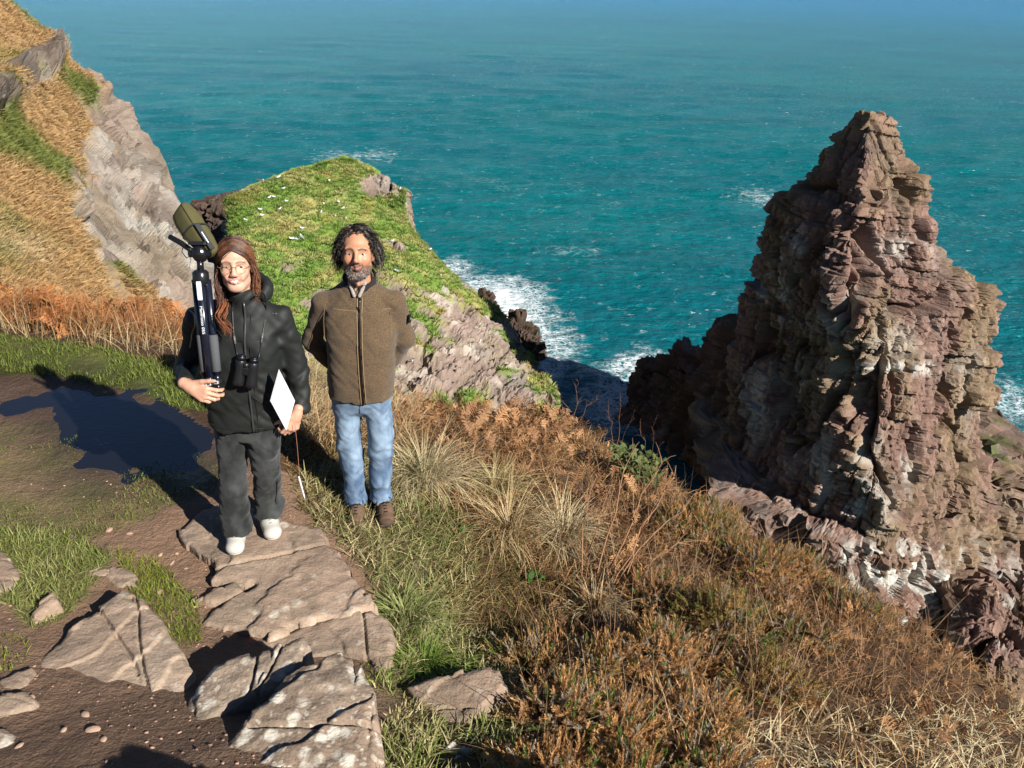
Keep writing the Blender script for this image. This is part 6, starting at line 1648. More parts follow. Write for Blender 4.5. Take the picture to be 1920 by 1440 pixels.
# ------------------------------------------------------------------ the man
YM = 3.72
def M(px, py, dy=0.0): return aty(px, py, YM + dy)
def man():
    zg = -.135
    root = empty('person', (-.8, YM, zg), 'bearded person in brown fleece jacket and blue jeans, arms behind back', 'person')
    hd = np.array([M(670, 474, 0)[0], YM - .005, M(670, 474, 0)[2] - .006])
    R = rotm('z', 8) @ rotm('y', 1) @ rotm('x', -15)
    T = lambda p: hd + R @ np.asarray(p, float)
    sr, sl = M(604, 556, .02), M(742, 556, .02); el_r, el_l = M(586, 640, .08), M(758, 634, .08)
    wr_, wl = M(640, 700, .17), M(722, 695, .17)
    cx = (sr[0] + sl[0]) / 2; hem = M(680, 752, -.1)[2]; zc = sr[2]
    hip = np.array([M(678, 735, 0)[0], YM + .01, hem + .03])
    ar, al = np.array([M(668, 932, 0)[0], YM, zg + .09]), np.array([M(713, 928, 0)[0], YM + .02, zg + .09])
    neck = np.array([hd[0] - .004, YM + .03, hd[2] - .155])
    xs = lat([hd[0]], [.10], .0043, .016, cx - .36, cx + .36); ys = lat([hd[1] - .01], [.115], .0046, .016, YM - .22, YM + .32); zs = lat([hd[2] - .02, wr_[2]], [.14, .03], .0043, .018, zg + .02, hd[2] + .16)
    B = Field(xs, ys, zs)
    head_shape(B, hd, R, True)
    B.cone(T((0, .015, -.06)), neck - np.array([0, 0, .06]), .056, .062, .03); B.cone(neck - np.array([0, 0, .16]), hip, .08, .11, .05)
    for a, b_, c_ in ((sr, el_r, wr_), (sl, el_l, wl)):
        B.cone(neck - np.array([0, 0, .17]), a - np.array([0, 0, .07]), .035, .03, .03); B.cone(a - np.array([0, 0, .07]), b_, .034, .032, .02); B.cone(b_, c_, .036, .028, .02)
    hand(B, wr_ + np.array([.01, .02, -.01]), (.8, .1, -.4), (0, 1, .1), (.3, 0, .9), curl=(20, 30, 20)); hand(B, wl + np.array([-.01, .04, -.01]), (-.8, .1, -.4), (0, 1, .1), (-.3, 0, .9), curl=(20, 30, 20))
    for sx, an in ((-1, ar), (1, al)):
        hj = hip + np.array([sx * .085, 0, -.05]); kn = (hj + an) / 2 + np.array([0, -.015, .02])
        B.cone(hj, kn, .06, .042, .03); B.cone(kn, an, .042, .03, .02); B.cone(an, an + np.array([0, -.06, -.04]), .026, .02, .02)
    V, Fc = B.skin(); sk = lin(210, 152, 118) * .66
    body = mesh('body', V, Fc, SKIN, col=head_colour(V, hd, R, sk, lin(176, 108, 96) * .65, True), smooth=True, parent=root)
    eyes(root, hd, R, lin(46, 32, 24))
    # hair: unruly curls
    Hh = Field(even(hd[0] - .15, hd[0] + .15, .006), even(hd[1] - .13, hd[1] + .17, .006), even(hd[2] - .14, hd[2] + .17, .006))
    Hh.ell(T((0, .030, .044)), (.084, .098, .094), .02, R)
    for s in (-1, 1): Hh.cone(T((s * .082, .022, .04)), T((s * .088, .035, -.035)), .028, .024, .03)
    Hh.ell(T((0, .075, -.04)), (.07, .045, .06), .03, R)
    Hh.ell(T((0, -.108, -.004)), (.067, .080, .104), .012, R, carve=True)
    for s in (-1, 1): Hh.ell(T((s * .088, -.01, -.035)), (.02, .035, .035), .01, R, carve=True)
    V, Fc = Hh.skin(); hair = mesh('hair', V, Fc, HAIRM, col=np.tile(lin(34, 28, 25) * .7, (len(V), 1)), smooth=True, parent=root)
    rg = np.random.default_rng(9); n, k = 1200, 13; t = np.linspace(0, 1, k); Pp = np.zeros((n, k, 3)); cols = np.zeros((n, 3))
    for i in range(n):
        while True:
            d = unit(rg.normal(0, 1, 3) * np.array([1.1, 1, 1])); p0 = np.array([0, .028, .042]) + d * np.array([.076, .096, .092])
            if d[2] < -.75: continue
            if p0[1] < -.045 and p0[2] < .098: continue
            if p0[1] < .0 and p0[2] < .03: continue
            break
        side = abs(d[0]); out = unit(d * np.array([1.0, .7, .6]) + np.array([0, .1, .15]))
        ln = rg.uniform(.03, .066) * (1 + .1 * side); fall = rg.uniform(.03, .085) * (.4 + side)
        spin = rg.uniform(22, 34) * (1 if rg.random() < .5 else -1); rad = rg.uniform(.005, .013); ph = rg.uniform(0, 6.28)
        e1 = unit(np.cross(out, [.2, .1, 1])); e2 = np.cross(out, e1); sweep = np.array([.03 * np.sign(d[0] + .2), .03, 0]) * rg.uniform(.3, 1.2)
        P = p0 + out * (ln * np.minimum(t * 1.2, .25 + .55 * t) * .75)[:, None] + sweep * (t ** 1.2)[:, None] - np.array([0, 0, 1.0]) * (fall * t ** 2)[:, None] + (e1 * np.cos(spin * t + ph)[:, None] + e2 * np.sin(spin * t + ph)[:, None]) * (rad * np.clip(t * 3, 0, 1))[:, None]
        if rg.random() < .02: P = p0 + out * (ln * .8 * t)[:, None] + e1 * (.025 * t ** 2)[:, None]
        if p0[1] < -.02: P[:, 1] = np.maximum(P[:, 1], p0[1] - .018)
        Pp[i] = P @ R.T + hd
        g = rg.random(); cols[i] = lin(30, 25, 23) * .8 if g < .42 else (lin(74, 60, 51) * .8 if g < .84 else lin(146, 138, 130) * .65)
    b = Build(); ribbons(b, Pp, .0017 * rg.uniform(.5, 1.4, n), cols); b.out('curls', HAIRM, parent=hair, smooth=True)
    # short beard bristles on chin and lip
    m = 520; q = np.zeros((m, 3, 3)); cc = np.zeros((m, 3)); hv = (V * 0)
    Vb = B_pts(B, hd, R, m, rg)
    for i in range(m):
        p, nn = Vb[i]; d = unit(nn + np.array([0, -.1, -.6]) + rg.normal(0, .3, 3)); l = rg.uniform(.004, .010); q[i] = p, p + d * l * .6, p + d * l + np.array([0, 0, -.002])
        cc[i] = lin(190, 184, 176) * .75 if rg.random() < .33 else lin(60, 48, 42) * .8
    b = Build(); ribbons(b, q, np.full(m, .0009), cc); b.out('beard', HAIRM, parent=root)
    # fleece jacket
    br = lin(118, 100, 80) * .46
    J = Field(even(cx - .37, cx + .37, .0078), even(YM - .24, YM + .30, .0078), even(hem - .05, neck[2] + .09, .0078))
    J.loft([(hem - .015, hip[0], YM + .005, .178, .135), (hem + .10, hip[0], YM, .186, .142), (hem + .26, cx, YM - .005, .186, .140), (zc - .18, cx, YM, .196, .135), (zc - .05, cx, YM + .012, .186, .115), (zc + .03, cx, YM + .022, .13, .09), (zc + .075, neck[0], YM + .03, .085, .078)], .03, 2.5)
    for s_, a in ((-1, sr), (1, sl)): J.cone(np.array([cx + s_ * .07, YM + .02, zc + .03]), a + np.array([-s_ * .014, 0, -.028]), .050, .052, .04)
    for a, b_, c_ in ((sr, el_r, wr_), (sl, el_l, wl)): J.cone(a + np.array([0, 0, -.035]), b_, .060, .058, .03); J.cone(b_, c_, .058, .046, .02)
    J.shift(lambda P: folds(P, 61, .004, 7, 13) + drape(P, 63, .0048) + drape(P * 1.5, 65, .003, -1))
    V, Fc = J.skin(); c = np.tile(br, (len(V), 1)); jk = mesh('jacket', V, Fc, FLEECE, col=c, smooth=True, parent=root)
    # collar, lining and shirt collar
    def ringpart(name, rx, ry, zlo, zhi, th, gap, colr, mat, dz=0.0, fwd=0.0, par=None):
        q = np.linspace(-math.pi / 2 + gap, 1.5 * math.pi - gap, 40); b = Build(); rows = []
        for (zz, rr, o) in ((zlo, 1.0, 0), (zlo * .3 + zhi * .7, .93, 0), (zhi, .93, 0), (zhi + .004, .87, 0), (zhi, .82, 0), (zlo, .82, 0)):
            rows.append(np.stack([neck[0] + rx * rr * np.cos(q), neck[1] + fwd + ry * rr * np.sin(q), neck[2] + zz + dz * (-np.sin(q) * -.5 - .5) + 0 * q], -1))
        P = np.array(rows); b.add(P.reshape(-1, 3), gridfaces(6, 40), colr); b.add(np.concatenate([P[:, 0], P[:, -1]]), [[0, 1, 2, 3], [0, 3, 4, 5], [9, 8, 7, 6], [11, 10, 9, 6]], colr)
        return b.out(name, mat, parent=par or jk, smooth=True)
    ringpart('collar', .094, .092, -.05, .052, .01, .16, lin(44, 40, 44) * .55, FLEECE, .05)
    ringpart('shirt_collar', .082, .083, -.03, .046, .01, .09, lin(176, 170, 166) * .7, FLEECE, .065, par=root)
    Fl = Field(even(neck[0] - .06, neck[0] + .06, .004), even(neck[1] - .13, neck[1], .004), even(neck[2] - .09, neck[2] + .05, .004))
    for s_ in (-1, 1): Fl.cone(neck + np.array([s_ * .040, -.062, .012]), neck + np.array([s_ * .013, -.096, -.046]), .010, .009, .004)
    V, Fc = Fl.skin(); mesh('scarf_lining', V, Fc, FLEECE, col=np.tile(lin(180, 174, 172) * .55, (len(V), 1)), smooth=True, parent=jk)
    zx = lambda z: float(np.interp(z, [hem, zc], [M(682, 752, -.12)[0], M(672, 565, -.1)[0]]))
    zz = np.linspace(neck[2] - .055, hem - .008, 26)
    for off, w_, cc_, nm in ((0, .0058, lin(26, 24, 24) * .6, 'zipper'), (-.0125, .0026, lin(168, 140, 104) * .6, 'piping'), (.0125, .0026, lin(168, 140, 104) * .6, 'piping')):
        strip(nm, [(zx(z) + off, z) for z in zz], w_, J, jk, cc_, GLOSS if nm == 'zipper' else PLAIN)
    zs_ = M(610, 583, -.1)[2]
    for s_ in (-1, 1):
        strip('chest_seam', [(zx(zs_) + s_ * x, zs_ + .012 * x) for x in np.linspace(.02, .155, 10)], .0014, J, jk, lin(176, 150, 112) * .6, PLAIN, lift=.003)
        strip('sleeve_seam', [(cx + s_ * x, z) for x, z in zip(np.linspace(.150, .172, 12) + .012 * np.sin(np.linspace(0, 3.1, 12)), np.linspace(zc + .045, zc - .20, 12))], .0016, J, jk, lin(150, 126, 94) * .55, PLAIN, lift=.003)
    strip('pocket_zipper', [(cx + .135 + .02 * t_, z) for t_, z in zip(np.linspace(0, 1, 10), np.linspace(hem + .20, hem + .05, 10))], .0028, J, jk, lin(20, 18, 18) * .6, GLOSS, lift=.001)
    b = Build(); p = np.array([zx(zc - .03) , J.front(zx(zc - .03), zc - .03) - .008, zc - .03]); add_tube(b, [p + np.array([0, 0, .03]), p, p - np.array([0, 0, .045])], [.003, .004, .005], lin(22, 20, 20) * .6, 6); b.out('zip_pull', GLOSS, parent=jk)
    b = Build(); p = el_l * .45 + sl * .55; p = p + np.array([.060, -.03, 0]); add_box(b, p, (.003, .001, 0), (0, .018, -.004), (0, .003, .022), lin(30, 30, 34) * .6); add_box(b, p + np.array([.0025, -.001, 0]), (.002, 0, 0), (0, .009, 0), (0, 0, .004), lin(200, 200, 200) * .6); b.out('sleeve_badge', PLAIN, parent=jk)
    # jeans
    jc = lin(92, 118, 150) * .52
    Tz = Field(even(hip[0] - .26, hip[0] + .26, .0074), even(YM - .20, YM + .24, .0074), even(zg + .03, hem + .09, .008))
    Tz.loft([(hem - .14, hip[0], YM + .012, .05, .05), (hem - .09, hip[0], YM + .012, .142, .10), (hem - .04, hip[0], YM + .012, .166, .120), (hem + .05, hip[0], YM + .01, .165, .122)], .03, 2.4)
    for sx, an in ((-1, ar), (1, al)):
        hj = np.array([hip[0] + sx * .086, YM + .012, hem - .02]); kn = np.array([hj[0] * .48 + an[0] * .52 + sx * .012, YM - .005, zg + .46])
        Tz.loft([(zg + .050, an[0], an[1] + .0, .072, .088), (zg + .15, an[0], an[1], .070, .082), (kn[2] - .1, an[0] * .4 + kn[0] * .6, YM + .01, .073, .078), (kn[2], kn[0], kn[1], .075, .078), (hem - .15, (hj[0] + kn[0]) / 2, YM + .005, .080, .094), (hem, hj[0], hj[1], .085, .110)], .012, 2.1)
    def jf(P):
        lo = 1 - sstep(zg + .12, zg + .30, P[:, 2]); knb = np.exp(-((P[:, 2] - (zg + .44)) / .09) ** 2); cr = np.exp(-((P[:, 2] - (hem - .1)) / .08) ** 2)
        return drape(P, 71, .0075) + drape(P * 1.6, 75, .004, -1) + (1.2 * lo + .8 * knb + .3 * cr) * folds(P, 72, .0055, 5, 24)
    Tz.shift(jf)
    V, Fc = Tz.skin()
    c = np.tile(jc, (len(V), 1)); fd = np.exp(-((V[:, 2] - (zg + .55)) / .18) ** 2) * (V[:, 1] < YM - .03); c = c * (1 - .35 * fd[:, None]) + lin(176, 198, 214) * .7 * .35 * fd[:, None]
    tr = mesh('jeans', V, Fc, DENIM, col=c, smooth=True, parent=root)
    stc = lin(58, 76, 104) * .5
    for s_ in (-1, 1):
        strip('pocket_seam', [(hip[0] + s_ * (.075 + .065 * t_), hem - .015 - .045 * t_ ** 2) for t_ in np.linspace(0, 1, 8)], .0020, Tz, tr, stc, DENIM, lift=.001)
        an_ = ar if s_ < 0 else al
        strip('cuff_seam', [(an_[0] + x_, zg + .075) for x_ in np.linspace(-.048, .048, 9)], .0018, Tz, tr, stc, DENIM, lift=.001)
    strip('fly_seam', [(hip[0] + .012 - .01 * t_, hem - .0 - .085 * t_) for t_ in np.linspace(0, 1, 8)], .0022, Tz, tr, stc, DENIM, lift=.001)
    bc = lin(120, 94, 74) * .62
    for an, tp in ((ar, atz(665, 992, zg + .02)), (al, atz(728, 986, zg + .02))):
        d = unit(np.array([tp[0] - an[0], tp[1] - an[1] - .10, 0])); heel = np.array([an[0], an[1] + .04, zg - .004]); heel = np.array([tp[0], tp[1], zg - .004]) - d * .29
        heel = heel * .35 + np.array([an[0], an[1] + .055, zg - .004]) * .65
        shoe(root, heel, heel + d * .27, 0, .285, bc, lin(62, 54, 48) * .6, matte('worn_leather', .85, .25, 50, .4, 90), lin(24, 20, 18) * .6, 'boot')
    return dict(zg=zg)
def B_pts(B, hd, R, m, rg):
    """Points and outward directions on chin, cheeks' lower edge and upper lip."""
    V, F = B.skin(); q = (V - hd) @ R
    x, y, z = np.abs(q[:, 0]), q[:, 1], q[:, 2]
    ok = (y < -.03) & (z < -.045) & (z > -.122) & ~((np.abs(z + .0625) < .010) & (x < .022)) & ((z < -.07) | ((z < -.042) & (x < .034) & (y < -.07)))
    i = rg.choice(np.argwhere(ok)[:, 0], m)
    c = hd + R @ np.array([0, -.02, -.06])
    return [(V[k], unit(V[k] - c)) for k in i]
MN = man()
# ================================================================== things they carry
BLACKP, METAL = matte('black_plastic', .38, .08, 30, spec=.45), matte('bare_metal', .3, .05, 30, spec=.7)
def tripod():
    d0, d1 = W(397, 742, -.205), W(374, 520, -.09)                 # foot end, apex
    ax = unit(d1 - d0); sx = unit(np.cross(ax, [0, 1, 0])); sx = sx if sx[0] > 0 else -sx; fy = np.cross(sx, ax); fy = fy if fy[1] < 0 else -fy
    ln = np.linalg.norm(d1 - d0)
    root = empty('tripod', tuple(d0), 'folded black camera tripod with grey foam grips, held upright against the shoulder', 'tripod')
    navy = lin(30, 34, 50) * .6; o = lambda t, x=0, y=0: d0 + ax * (ln * t) + sx * x + fy * y
    for k, (x, y) in enumerate(((-.021, -.004), (.008, .020), (.030, -.008))):
        b = Build(); add_tube(b, [o(.04, x, y), o(.10, x, y)], .0095, lin(40, 42, 46) * .6, 12); add_tube(b, [o(.10, x, y), o(.19, x, y)], .0125, navy, 14); add_tube(b, [o(.18, x, y), o(.98, x, y)], .0155, navy, 16)
        leg = b.out('leg', GLOSS, parent=root, smooth=True)
        if k != 1:
            b = Build(); add_tube(b, [o(.21, x, y), o(.215, x, y), o(.52, x, y), o(.525, x, y)], [.016, .0195, .0195, .016], lin(96, 98, 100) * .6, 16); b.out('foam_grip', matte('foam', .95, .1, 60, .3, 200), parent=leg, smooth=True)
        for t in (.055, .125):
            b = Build(); add_box(b, o(t, x, y + .004), sx * .0165, fy * .017, ax * .0085, lin(52, 54, 58) * .6, .25); add_box(b, o(t, x, y + .023), sx * .012, fy * .003, ax * .007, lin(206, 206, 206) * .75, .2); add_box(b, o(t, x + .002, y + .0265), sx * .006, fy * .001, ax * .0035, lin(70, 72, 76) * .6); b.out('leg_clamp', METAL, parent=leg)
        b = Build(); add_tube(b, [o(.045, x, y), o(.012, x, y), o(.0, x, y)], [.010, .013, .009], lin(30, 30, 32) * .6, 10); b.out('foot', BLACKP, parent=leg, smooth=True)
        if k == 1:
            b = Build(); add_box(b, o(.90, x, y + .0145), sx * .010, fy * .0025, ax * .040, lin(226, 226, 224) * .85, .15); b.out('white_label', PLAIN, parent=leg)
            # lettering along the leg
            cu = bpy.data.curves.new('lettering', 'FONT'); cu.body = 'Manfrotto 055'; cu.size = .021; cu.extrude = .0003; cu.align_x = 'CENTER'; cu.align_y = 'CENTER'
            tmp = bpy.data.objects.new('lettering', cu); me = bpy.data.meshes.new_from_object(tmp); bpy.data.objects.remove(tmp)
            v = np.array([q.co[:] for q in me.vertices]); fs = [list(p.vertices) for p in me.polygons]
            wv = o(.66, x, y + .0163) + v[:, :1] * (-ax) * 1.0 + v[:, 1:2] * sx * .8 + v[:, 2:] * fy
            m2 = bpy.data.meshes.new('lettering'); m2.from_pydata([tuple(q - d0) for q in wv], [], fs); m2.materials.append(PLAIN)
            c = np.ones((len(wv), 4), np.float32); c[:, :3] = .8; at = m2.attributes.new('Col', 'FLOAT_COLOR', 'POINT'); at.data.foreach_set('color', c.ravel())
            lo = bpy.data.objects.new('lettering', m2); COL.objects.link(lo); lo.parent = leg
    b = Build(); add_tube(b, [o(.93, .006), o(.97, .006), o(1.04, .006), o(1.06, .006)], [.026, .034, .034, .024], lin(34, 34, 36) * .6, 18); b.out('crown', GLOSS, parent=root, smooth=True)
    b = Build(); add_tube(b, [o(1.05, .008), o(1.14, .010)], .014, lin(30, 30, 32) * .6, 12); b.out('centre_column', GLOSS, parent=root, smooth=True)
    b = Build(); p = o(1.19, .012); V, F = ball(p, .034, n=14, m=18, sq=(1, .9, 1.15)); b.add(V, F[:, ::-1], lin(28, 28, 30) * .6); add_tube(b, [p - sx * .045, p + sx * .045], .016, lin(30, 30, 32) * .6, 12); add_box(b, p + ax * .045, sx * .038, fy * .024, ax * .007, lin(34, 34, 36) * .6, .2); hd_ = b.out('pan_head', GLOSS, parent=root, smooth=False)
    hp = [p + sx * -.02, W(362, 472, -.06), W(340, 456, -.04), W(317, 443, -.02)]
    b = Build(); add_tube(b, [hp[0], hp[1]], .006, lin(40, 40, 42) * .6, 8); add_tube(b, [hp[1], hp[1] * .8 + hp[2] * .2, hp[2], hp[3] * .95 + hp[2] * .05, hp[3]], [.007, .0115, .012, .0115, .006], lin(28, 28, 30) * .6, 12); b.out('pan_handle', BLACKP, parent=hd_, smooth=True)
    b = Build(); add_tube(b, [hp[2] + np.array([.01, -.005, -.01]), W(341, 472, -.05), W(350, 484, -.05), W(359, 478, -.05), W(358, 466, -.05)], .0022, lin(30, 30, 32) * .6, 5); b.out('safety_loop', BLACKP, parent=hd_, smooth=True)
    return p + ax * .055
head_top = tripod()
def scope():
    a, e = head_top, W(332, 394, .05)
    a = W(402, 478, -.03); ax = unit(e - a); ln = np.linalg.norm(e - a)
    vx = unit(np.cross(ax, [0, 1, .25])); vx = vx if vx[2] > 0 else -vx; vy = np.cross(ax, vx); vy = vy if vy[1] < 0 else -vy
    root = empty('spotting_scope_case', tuple(a), 'olive green padded spotting scope case mounted on top of the tripod', 'scope case')
    olive = lin(106, 100, 60) * .5
    prof = [(0, .022, .020), (.02, .036, .034), (.18, .048, .044), (.40, .060, .052), (.62, .068, .054), (.80, .068, .048), (.93, .060, .036), (.985, .052, .020), (1.0, .040, .008)]
    tt = np.linspace(0, 1, 40); pr = np.array(prof); n = 44; q = np.linspace(0, 2 * math.pi, n, endpoint=False); rows = []
    for t in tt:
        hx, hy = .8 * np.interp(t, pr[:, 0], pr[:, 1]), .8 * np.interp(t, pr[:, 0], pr[:, 2]); ex = .62
        cx_, sy_ = np.sign(np.cos(q)) * np.abs(np.cos(q)) ** ex, np.sign(np.sin(q)) * np.abs(np.sin(q)) ** ex
        rows.append(a + ax * (ln * t) + vx * (hx * cx_ + .018 * t * t)[:, None] + vy * (hy * sy_)[:, None])
    P = np.array(rows); P = P + .0022 * fbm(P * 40, 3, 8)[..., None] * unit([1, 1, 1])
    cl = matte('case_cloth', .9, .12, 30, .35, 500, .002)
    mesh('case_body', np.concatenate([P.reshape(-1, 3), [a, e]]), [gridfaces(40, n, True), np.stack([np.arange(n), np.roll(np.arange(n), -1), np.full(n, 40 * n)], 1)[:, ::-1], np.stack([39 * n + np.arange(n), 39 * n + np.roll(np.arange(n), -1), np.full(n, 40 * n + 1)], 1)], cl, col=np.tile(olive, (40 * n + 2, 1)), smooth=True, parent=root)
    at = lambda t, u, k=.83: a + ax * (ln * t) + vx * (np.interp(t, pr[:, 0], pr[:, 1]) * k * np.sign(math.cos(u)) * abs(math.cos(u)) ** .62 + .018 * t * t) + vy * (np.interp(t, pr[:, 0], pr[:, 2]) * k * np.sign(math.sin(u)) * abs(math.sin(u)) ** .62)
    for u0, nm in ((.75, 'seam'), (2.3, 'seam'), (1.9, 'flap_seam')):
        b = Build(); add_tube(b, [at(t, u0 + (.5 * t if nm != 'seam' else 0)) for t in np.linspace(.03, .97, 26)], .0022, olive * .55, 5); b.out(nm, cl, parent=root, smooth=True)
    for tq in (.50,):
        b = Build(); add_tube(b, [at(tq + .06 * math.sin(u), u, .85) for u in np.linspace(0, 2 * math.pi, 40)], .0042, lin(50, 50, 54) * .6, 6); b.out('strap', cl, parent=root, smooth=True)
    b = Build(); sp = [at(t, -.15 + .5, .90) + vy * .006 for t in np.linspace(.52, .05, 14)]
    for w_ in (-.010, -.005, 0, .005, .010): add_tube(b, [s_ + vy * w_ for s_ in sp], .0036, lin(70, 70, 74) * .6, 5)
    st = b.out('shoulder_strap', cl, parent=root, smooth=True)
    b = Build(); add_tube(b, [at(t, .35, .97) + vy * .008 for t in np.linspace(.36, .16, 6)], .0022, (.75, .75, .75), 5); b.out('strap_emblem', PLAIN, parent=st)
scope()
def binoculars():
    J = WM['J']; c = W(464, 692, -.14)
    c[1] = J.front(c[0], c[2]) - .035
    root = empty('binoculars', tuple(c), 'black binoculars hanging from a neck strap on the dark jacket', 'binoculars')
    dn = unit(W(461, 720, -.14) - W(465, 668, -.14)); dn = unit(np.array([dn[0], -.12, dn[2]])); sx = unit(np.cross(dn, [0, 1, 0])); sx = sx if sx[0] > 0 else -sx; fy = np.cross(sx, dn); fy = fy if fy[1] < 0 else -fy
    for s in (-1, 1):
        x = sx * (.0275 * s); b = Build()
        add_tube(b, [c + x + dn * h for h in (-.050, -.045, -.030, -.010, .02, .052, .070, .072)], [.019, .0225, .024, .0225, .0235, .0265, .027, .022], lin(34, 34, 36) * .55, 20); br = b.out('barrel', BLACKP, parent=root, smooth=True)
        b = Build(); add_tube(b, [c + x + dn * h for h in (-.068, -.066, -.048)], [.017, .0205, .0205], lin(20, 20, 22) * .55, 18); b.out('eyecup', BLACKP, parent=br, smooth=True)
        b = Build(); q = c + x + dn * -.0685; V, F = ball(q, .014, n=8, m=16, sq=(1, 1, .3)); b.add(V, F[:, ::-1], lin(30, 36, 52) * .5); b.out('eyepiece_lens', GLOSS, parent=br, smooth=True)
    b = Build(); add_box(b, c + dn * -.002 + fy * .006, sx * .020, fy * .013, dn * .020, lin(30, 30, 32) * .55, .3); b.out('bridge', BLACKP, parent=root)
    b = Build(); add_tube(b, [c + dn * h + fy * .012 for h in (-.042, -.040, -.024, -.022)], [.006, .012, .012, .006], lin(44, 44, 46) * .55, 14); b.out('focus_wheel', BLACKP, parent=root, smooth=True)
    for s, pts in ((-1, ((424, 585), (428, 610), (436, 640), (444, 668))), (1, ((481, 565), (484, 600), (486, 640), (484, 668)))):
        P = []
        for px, py in pts:
            p = W(px, py, -.13); p[1] = J.front(p[0], p[2]) - .006; P.append(p)
        P = np.array([W(*( (440, 556) if s < 0 else (478, 556)), -.07)] + P + [c + sx * (.046 * s) + dn * -.04])
        P = catmull(P, 24)
        b = Build(); add_tube(b, P, .0032, lin(34, 34, 36) * .6, 6); add_tube(b, [P[13], P[15]], .0052, lin(120, 120, 118) * .5, 6); b.out('strap', BLACKP, parent=root, smooth=True)
    J = WM['J']
binoculars()
def papers():
    a, l, bt = W(523, 694, -.155), W(507, 752, -.165), W(536, 806, -.135)
    u = l - a; v = bt - l
    r = a + v * .98
    nrm = unit(np.cross(v, u)); nrm = nrm if nrm[1] < 0 else -nrm
    c = (a + l + bt + r) / 4
    root = empty('papers', tuple(c), 'stack of white papers on a clipboard held under the arm of the black jacket', 'papers')
    for k in range(5):
        off = nrm * (.0028 * k - .006); j = np.random.default_rng(k).normal(0, .0018, 3)
        b = Build(); add_box(b, c + off + j, (l - a) / 2, (bt - l) / 2, nrm * .0011, np.array([.62, .62, .62])); b.out('sheet', PLAIN, parent=root)
    b = Build()
    for k, (t0, t1, h) in enumerate(((-.75, .6, -.55), (-.7, .75, -.35), (-.3, .7, .55))):
        add_box(b, c + nrm * .0068 + (bt - l) / 2 * ((t0 + t1) / 2) + (l - a) / 2 * h, (l - a) / 2 * .03, (bt - l) / 2 * ((t1 - t0) / 2), nrm * .0003, lin(110, 116, 130))
    b.out('printed_lines', PLAIN, parent=root)
    b = Build(); add_box(b, c - nrm * .010, (l - a) / 2 * 1.02, (bt - l) / 2 * 1.02, nrm * .0016, lin(60, 56, 52) * .6); b.out('backing_board', PLAIN, parent=root)
papers()
def pen():
    a, m_, e0, e1 = W(553, 795, -.10), W(558, 845, -.10), W(560, 893, -.10), W(572, 937, -.10)
    root = empty('pen', tuple(e0), 'white pen dangling on a thin reddish string below the hand with the papers', 'pen')
    b = Build(); add_tube(b, catmull([a, m_, W(562, 900, -.10)], 10), .0011, lin(200, 130, 110) * .7, 5); b.out('string', PLAIN, parent=root)
    b = Build(); add_tube(b, [e0, e0 * .97 + e1 * .03, e0 * .6 + e1 * .4, e0 * .15 + e1 * .85, e1], [.002, .0042, .0042, .0038, .0012], lin(226, 224, 224) * .8, 10); b.out('barrel', PLAIN, parent=root, smooth=True)
pen()

# ================================================================== gulls
def gull_template():
    b = Build(); w, g, k, y = np.array([.8, .8, .8]), lin(150, 156, 166) * .8, (.02, .02, .02), lin(220, 170, 50) * .7
    def ell(c, r, col, n=9, m=12):
        V, F = ball((0, 0, 0), 1.0, n=n, m=m); b.add(V * np.array(r) + np.array(c), F[:, ::-1], col)
    V, F = ball((0, 0, 0), 1.0, n=14, m=16); V = V * np.array([.21, .085, .085]); V[:, 2] += .15 + .10 * V[:, 0]; V[:, 1] *= np.where(V[:, 0] < -.08, .8, 1)
    col = np.where(((V[:, 2] - .10 * V[:, 0]) > .165)[:, None] & (V[:, 0] < .09)[:, None], g, w); b.add(V, F[:, ::-1], col)
    ell((.20, 0, .235), (.052, .043, .045), w); b.add(np.array([(.24, -.012, .23), (.24, .012, .23), (.24, 0, .245), (.305, 0, .22)]), [[0, 1, 3], [1, 2, 3], [2, 0, 3]], y)
    add_tube(b, [(.13, 0, .17), (.19, 0, .225)], [.06, .045], w, 10)
    for s in (-1, 1):
        b.add(np.array([(.08, .075 * s, .19), (-.05, .092 * s, .16), (-.28, .03 * s, .13), (-.10, .05 * s, .215), (.02, .05 * s, .225)]), [[0, 1, 2], [0, 2, 3], [0, 3, 4]] if s > 0 else [[2, 1, 0], [3, 2, 0], [4, 3, 0]], g)
        b.add(np.array([(-.22, .045 * s, .14), (-.36, .015 * s, .12), (-.24, .02 * s, .155)]), [[0, 1, 2]] if s > 0 else [[2, 1, 0]], k)
        add_tube(b, [(.0, .025 * s, .08), (.005, .025 * s, -.03)], .006, y, 5)
    b.add(np.array([(-.18, -.035, .12), (-.18, .035, .12), (-.30, .045, .10), (-.30, -.045, .10)]), [[0, 1, 2, 3]], w)
    return b
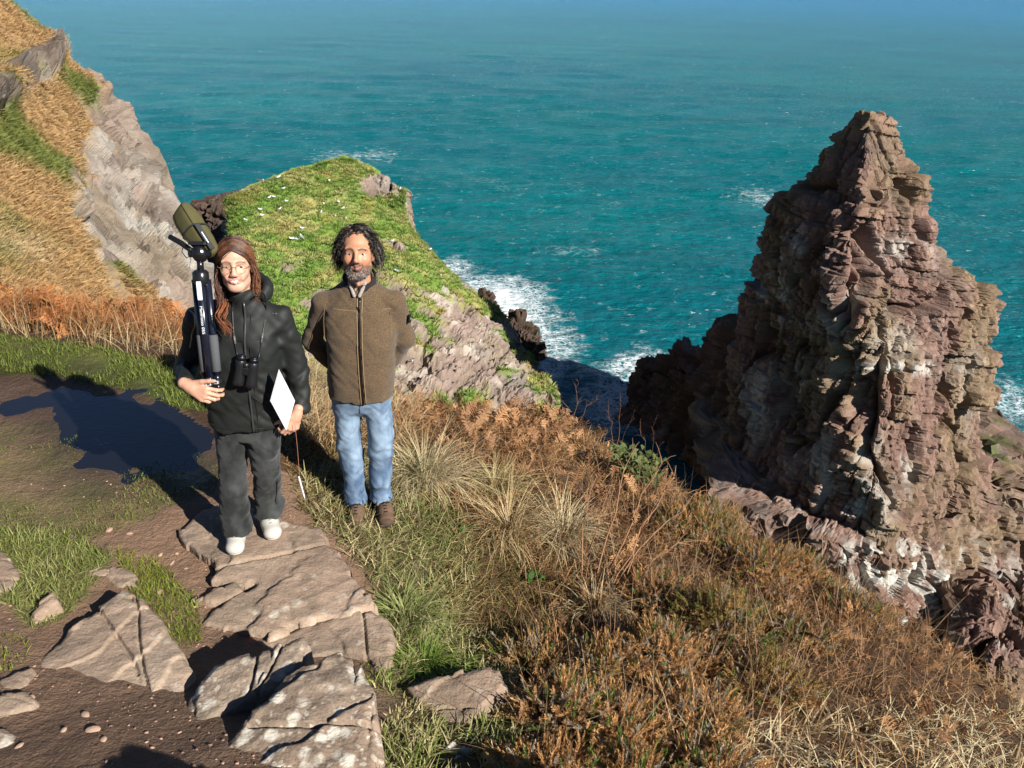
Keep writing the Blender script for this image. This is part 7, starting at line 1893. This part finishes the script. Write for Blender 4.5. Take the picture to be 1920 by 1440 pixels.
GULLS = [(494, 341, 'on the left skyline of the headland, leftmost along the crest'), (522, 337, 'on the crest, second along the skyline from the left'), (619, 343, 'high on the turf just left of the bare crest rock'), (532, 358, 'alone in the upper turf below the skyline'), (513, 373, 'right one of a touching pair in the upper left turf'), (507, 375, 'left one of a touching pair in the upper left turf'), (537, 381, 'lying wide in the turf just right of the touching pair'),
         (488, 398, 'at the left rim of the turf, above the woman'), (494, 408, 'just below the one at the left rim of the turf'), (525, 396, 'white and round, in the middle of the left turf'), (463, 416, 'on the shaded left brink of the headland'), (608, 388, 'grey backed, in the middle of the turf'), (603, 404, 'standing upright in the middle of the turf'), (637, 384, 'right of the grey backed one, above the man'), (643, 395, 'just below the small one above the man'), (629, 410, 'lying to the left above the curly hair'), (648, 414, 'close above the curly hair of the man'), (666, 408, 'big and white, touching the curly hair'),
         (567, 432, 'grey and flat in the lower turf between the two people'), (564, 448, 'upright, rightmost of the lower three between the people'), (547, 454, 'leftmost of the lower three between the people'), (555, 453, 'middle of the lower three between the people'), (697, 376, 'in the turf below the bare crest rock'), (750, 358, 'on the tip of the overhanging rock against the sea'), (737, 454, 'on the rock right of the curly hair'), (743, 513, 'small and white, above the right shoulder of the man'), (825, 521, 'near the seaward edge above the surf'), (807, 472, 'on the seaward edge, farther up'),
         (790, 567, 'lying by the brown bare patch right of the shoulder'), (833, 563, 'on a rock right of the brown bare patch'), (899, 644, 'alone in the green patch near the wet rocks'), (825, 683, 'on the low rock ledge right of the elbow'), (772, 680, 'on the rock closest to the man\'s elbow')]
def gulls():
    b = gull_template(); V, F, C = np.concatenate(b.V), [np.concatenate(b.F3), np.concatenate(b.F4)], np.concatenate(b.C)
    m = matte('feathers', .8, .08, 12); first = None
    gx, gy = proj(HEAD_Q); rg = np.random.default_rng(2)
    for px, py, where in GULLS:
        d = np.hypot(gx - px, gy - py) + np.where(HEAD_N[..., 2] < .05, 6, 0); i = np.unravel_index(np.argmin(d), d.shape)
        if first is None: o = mesh('gull', V, F, m, col=C, smooth=True); first = o.data
        else: o = bpy.data.objects.new('gull', first); COL.objects.link(o)
        p = HEAD_Q[i] + np.array([0, 0, .05 + .12 * HEAD_T[i]]); o.location = tuple(p); s = rg.uniform(.95, 1.25) * (1.15 if 'big' in where else 1)
        o.scale = (s, s, s * (1.2 if 'upright' in where else 1)); o.rotation_euler = (0, -.5 if 'upright' in where else 0, rg.uniform(0, 6.28))
        tag(o, 'white gull ' + where, 'gull', 'gulls resting on the headland')
gulls()
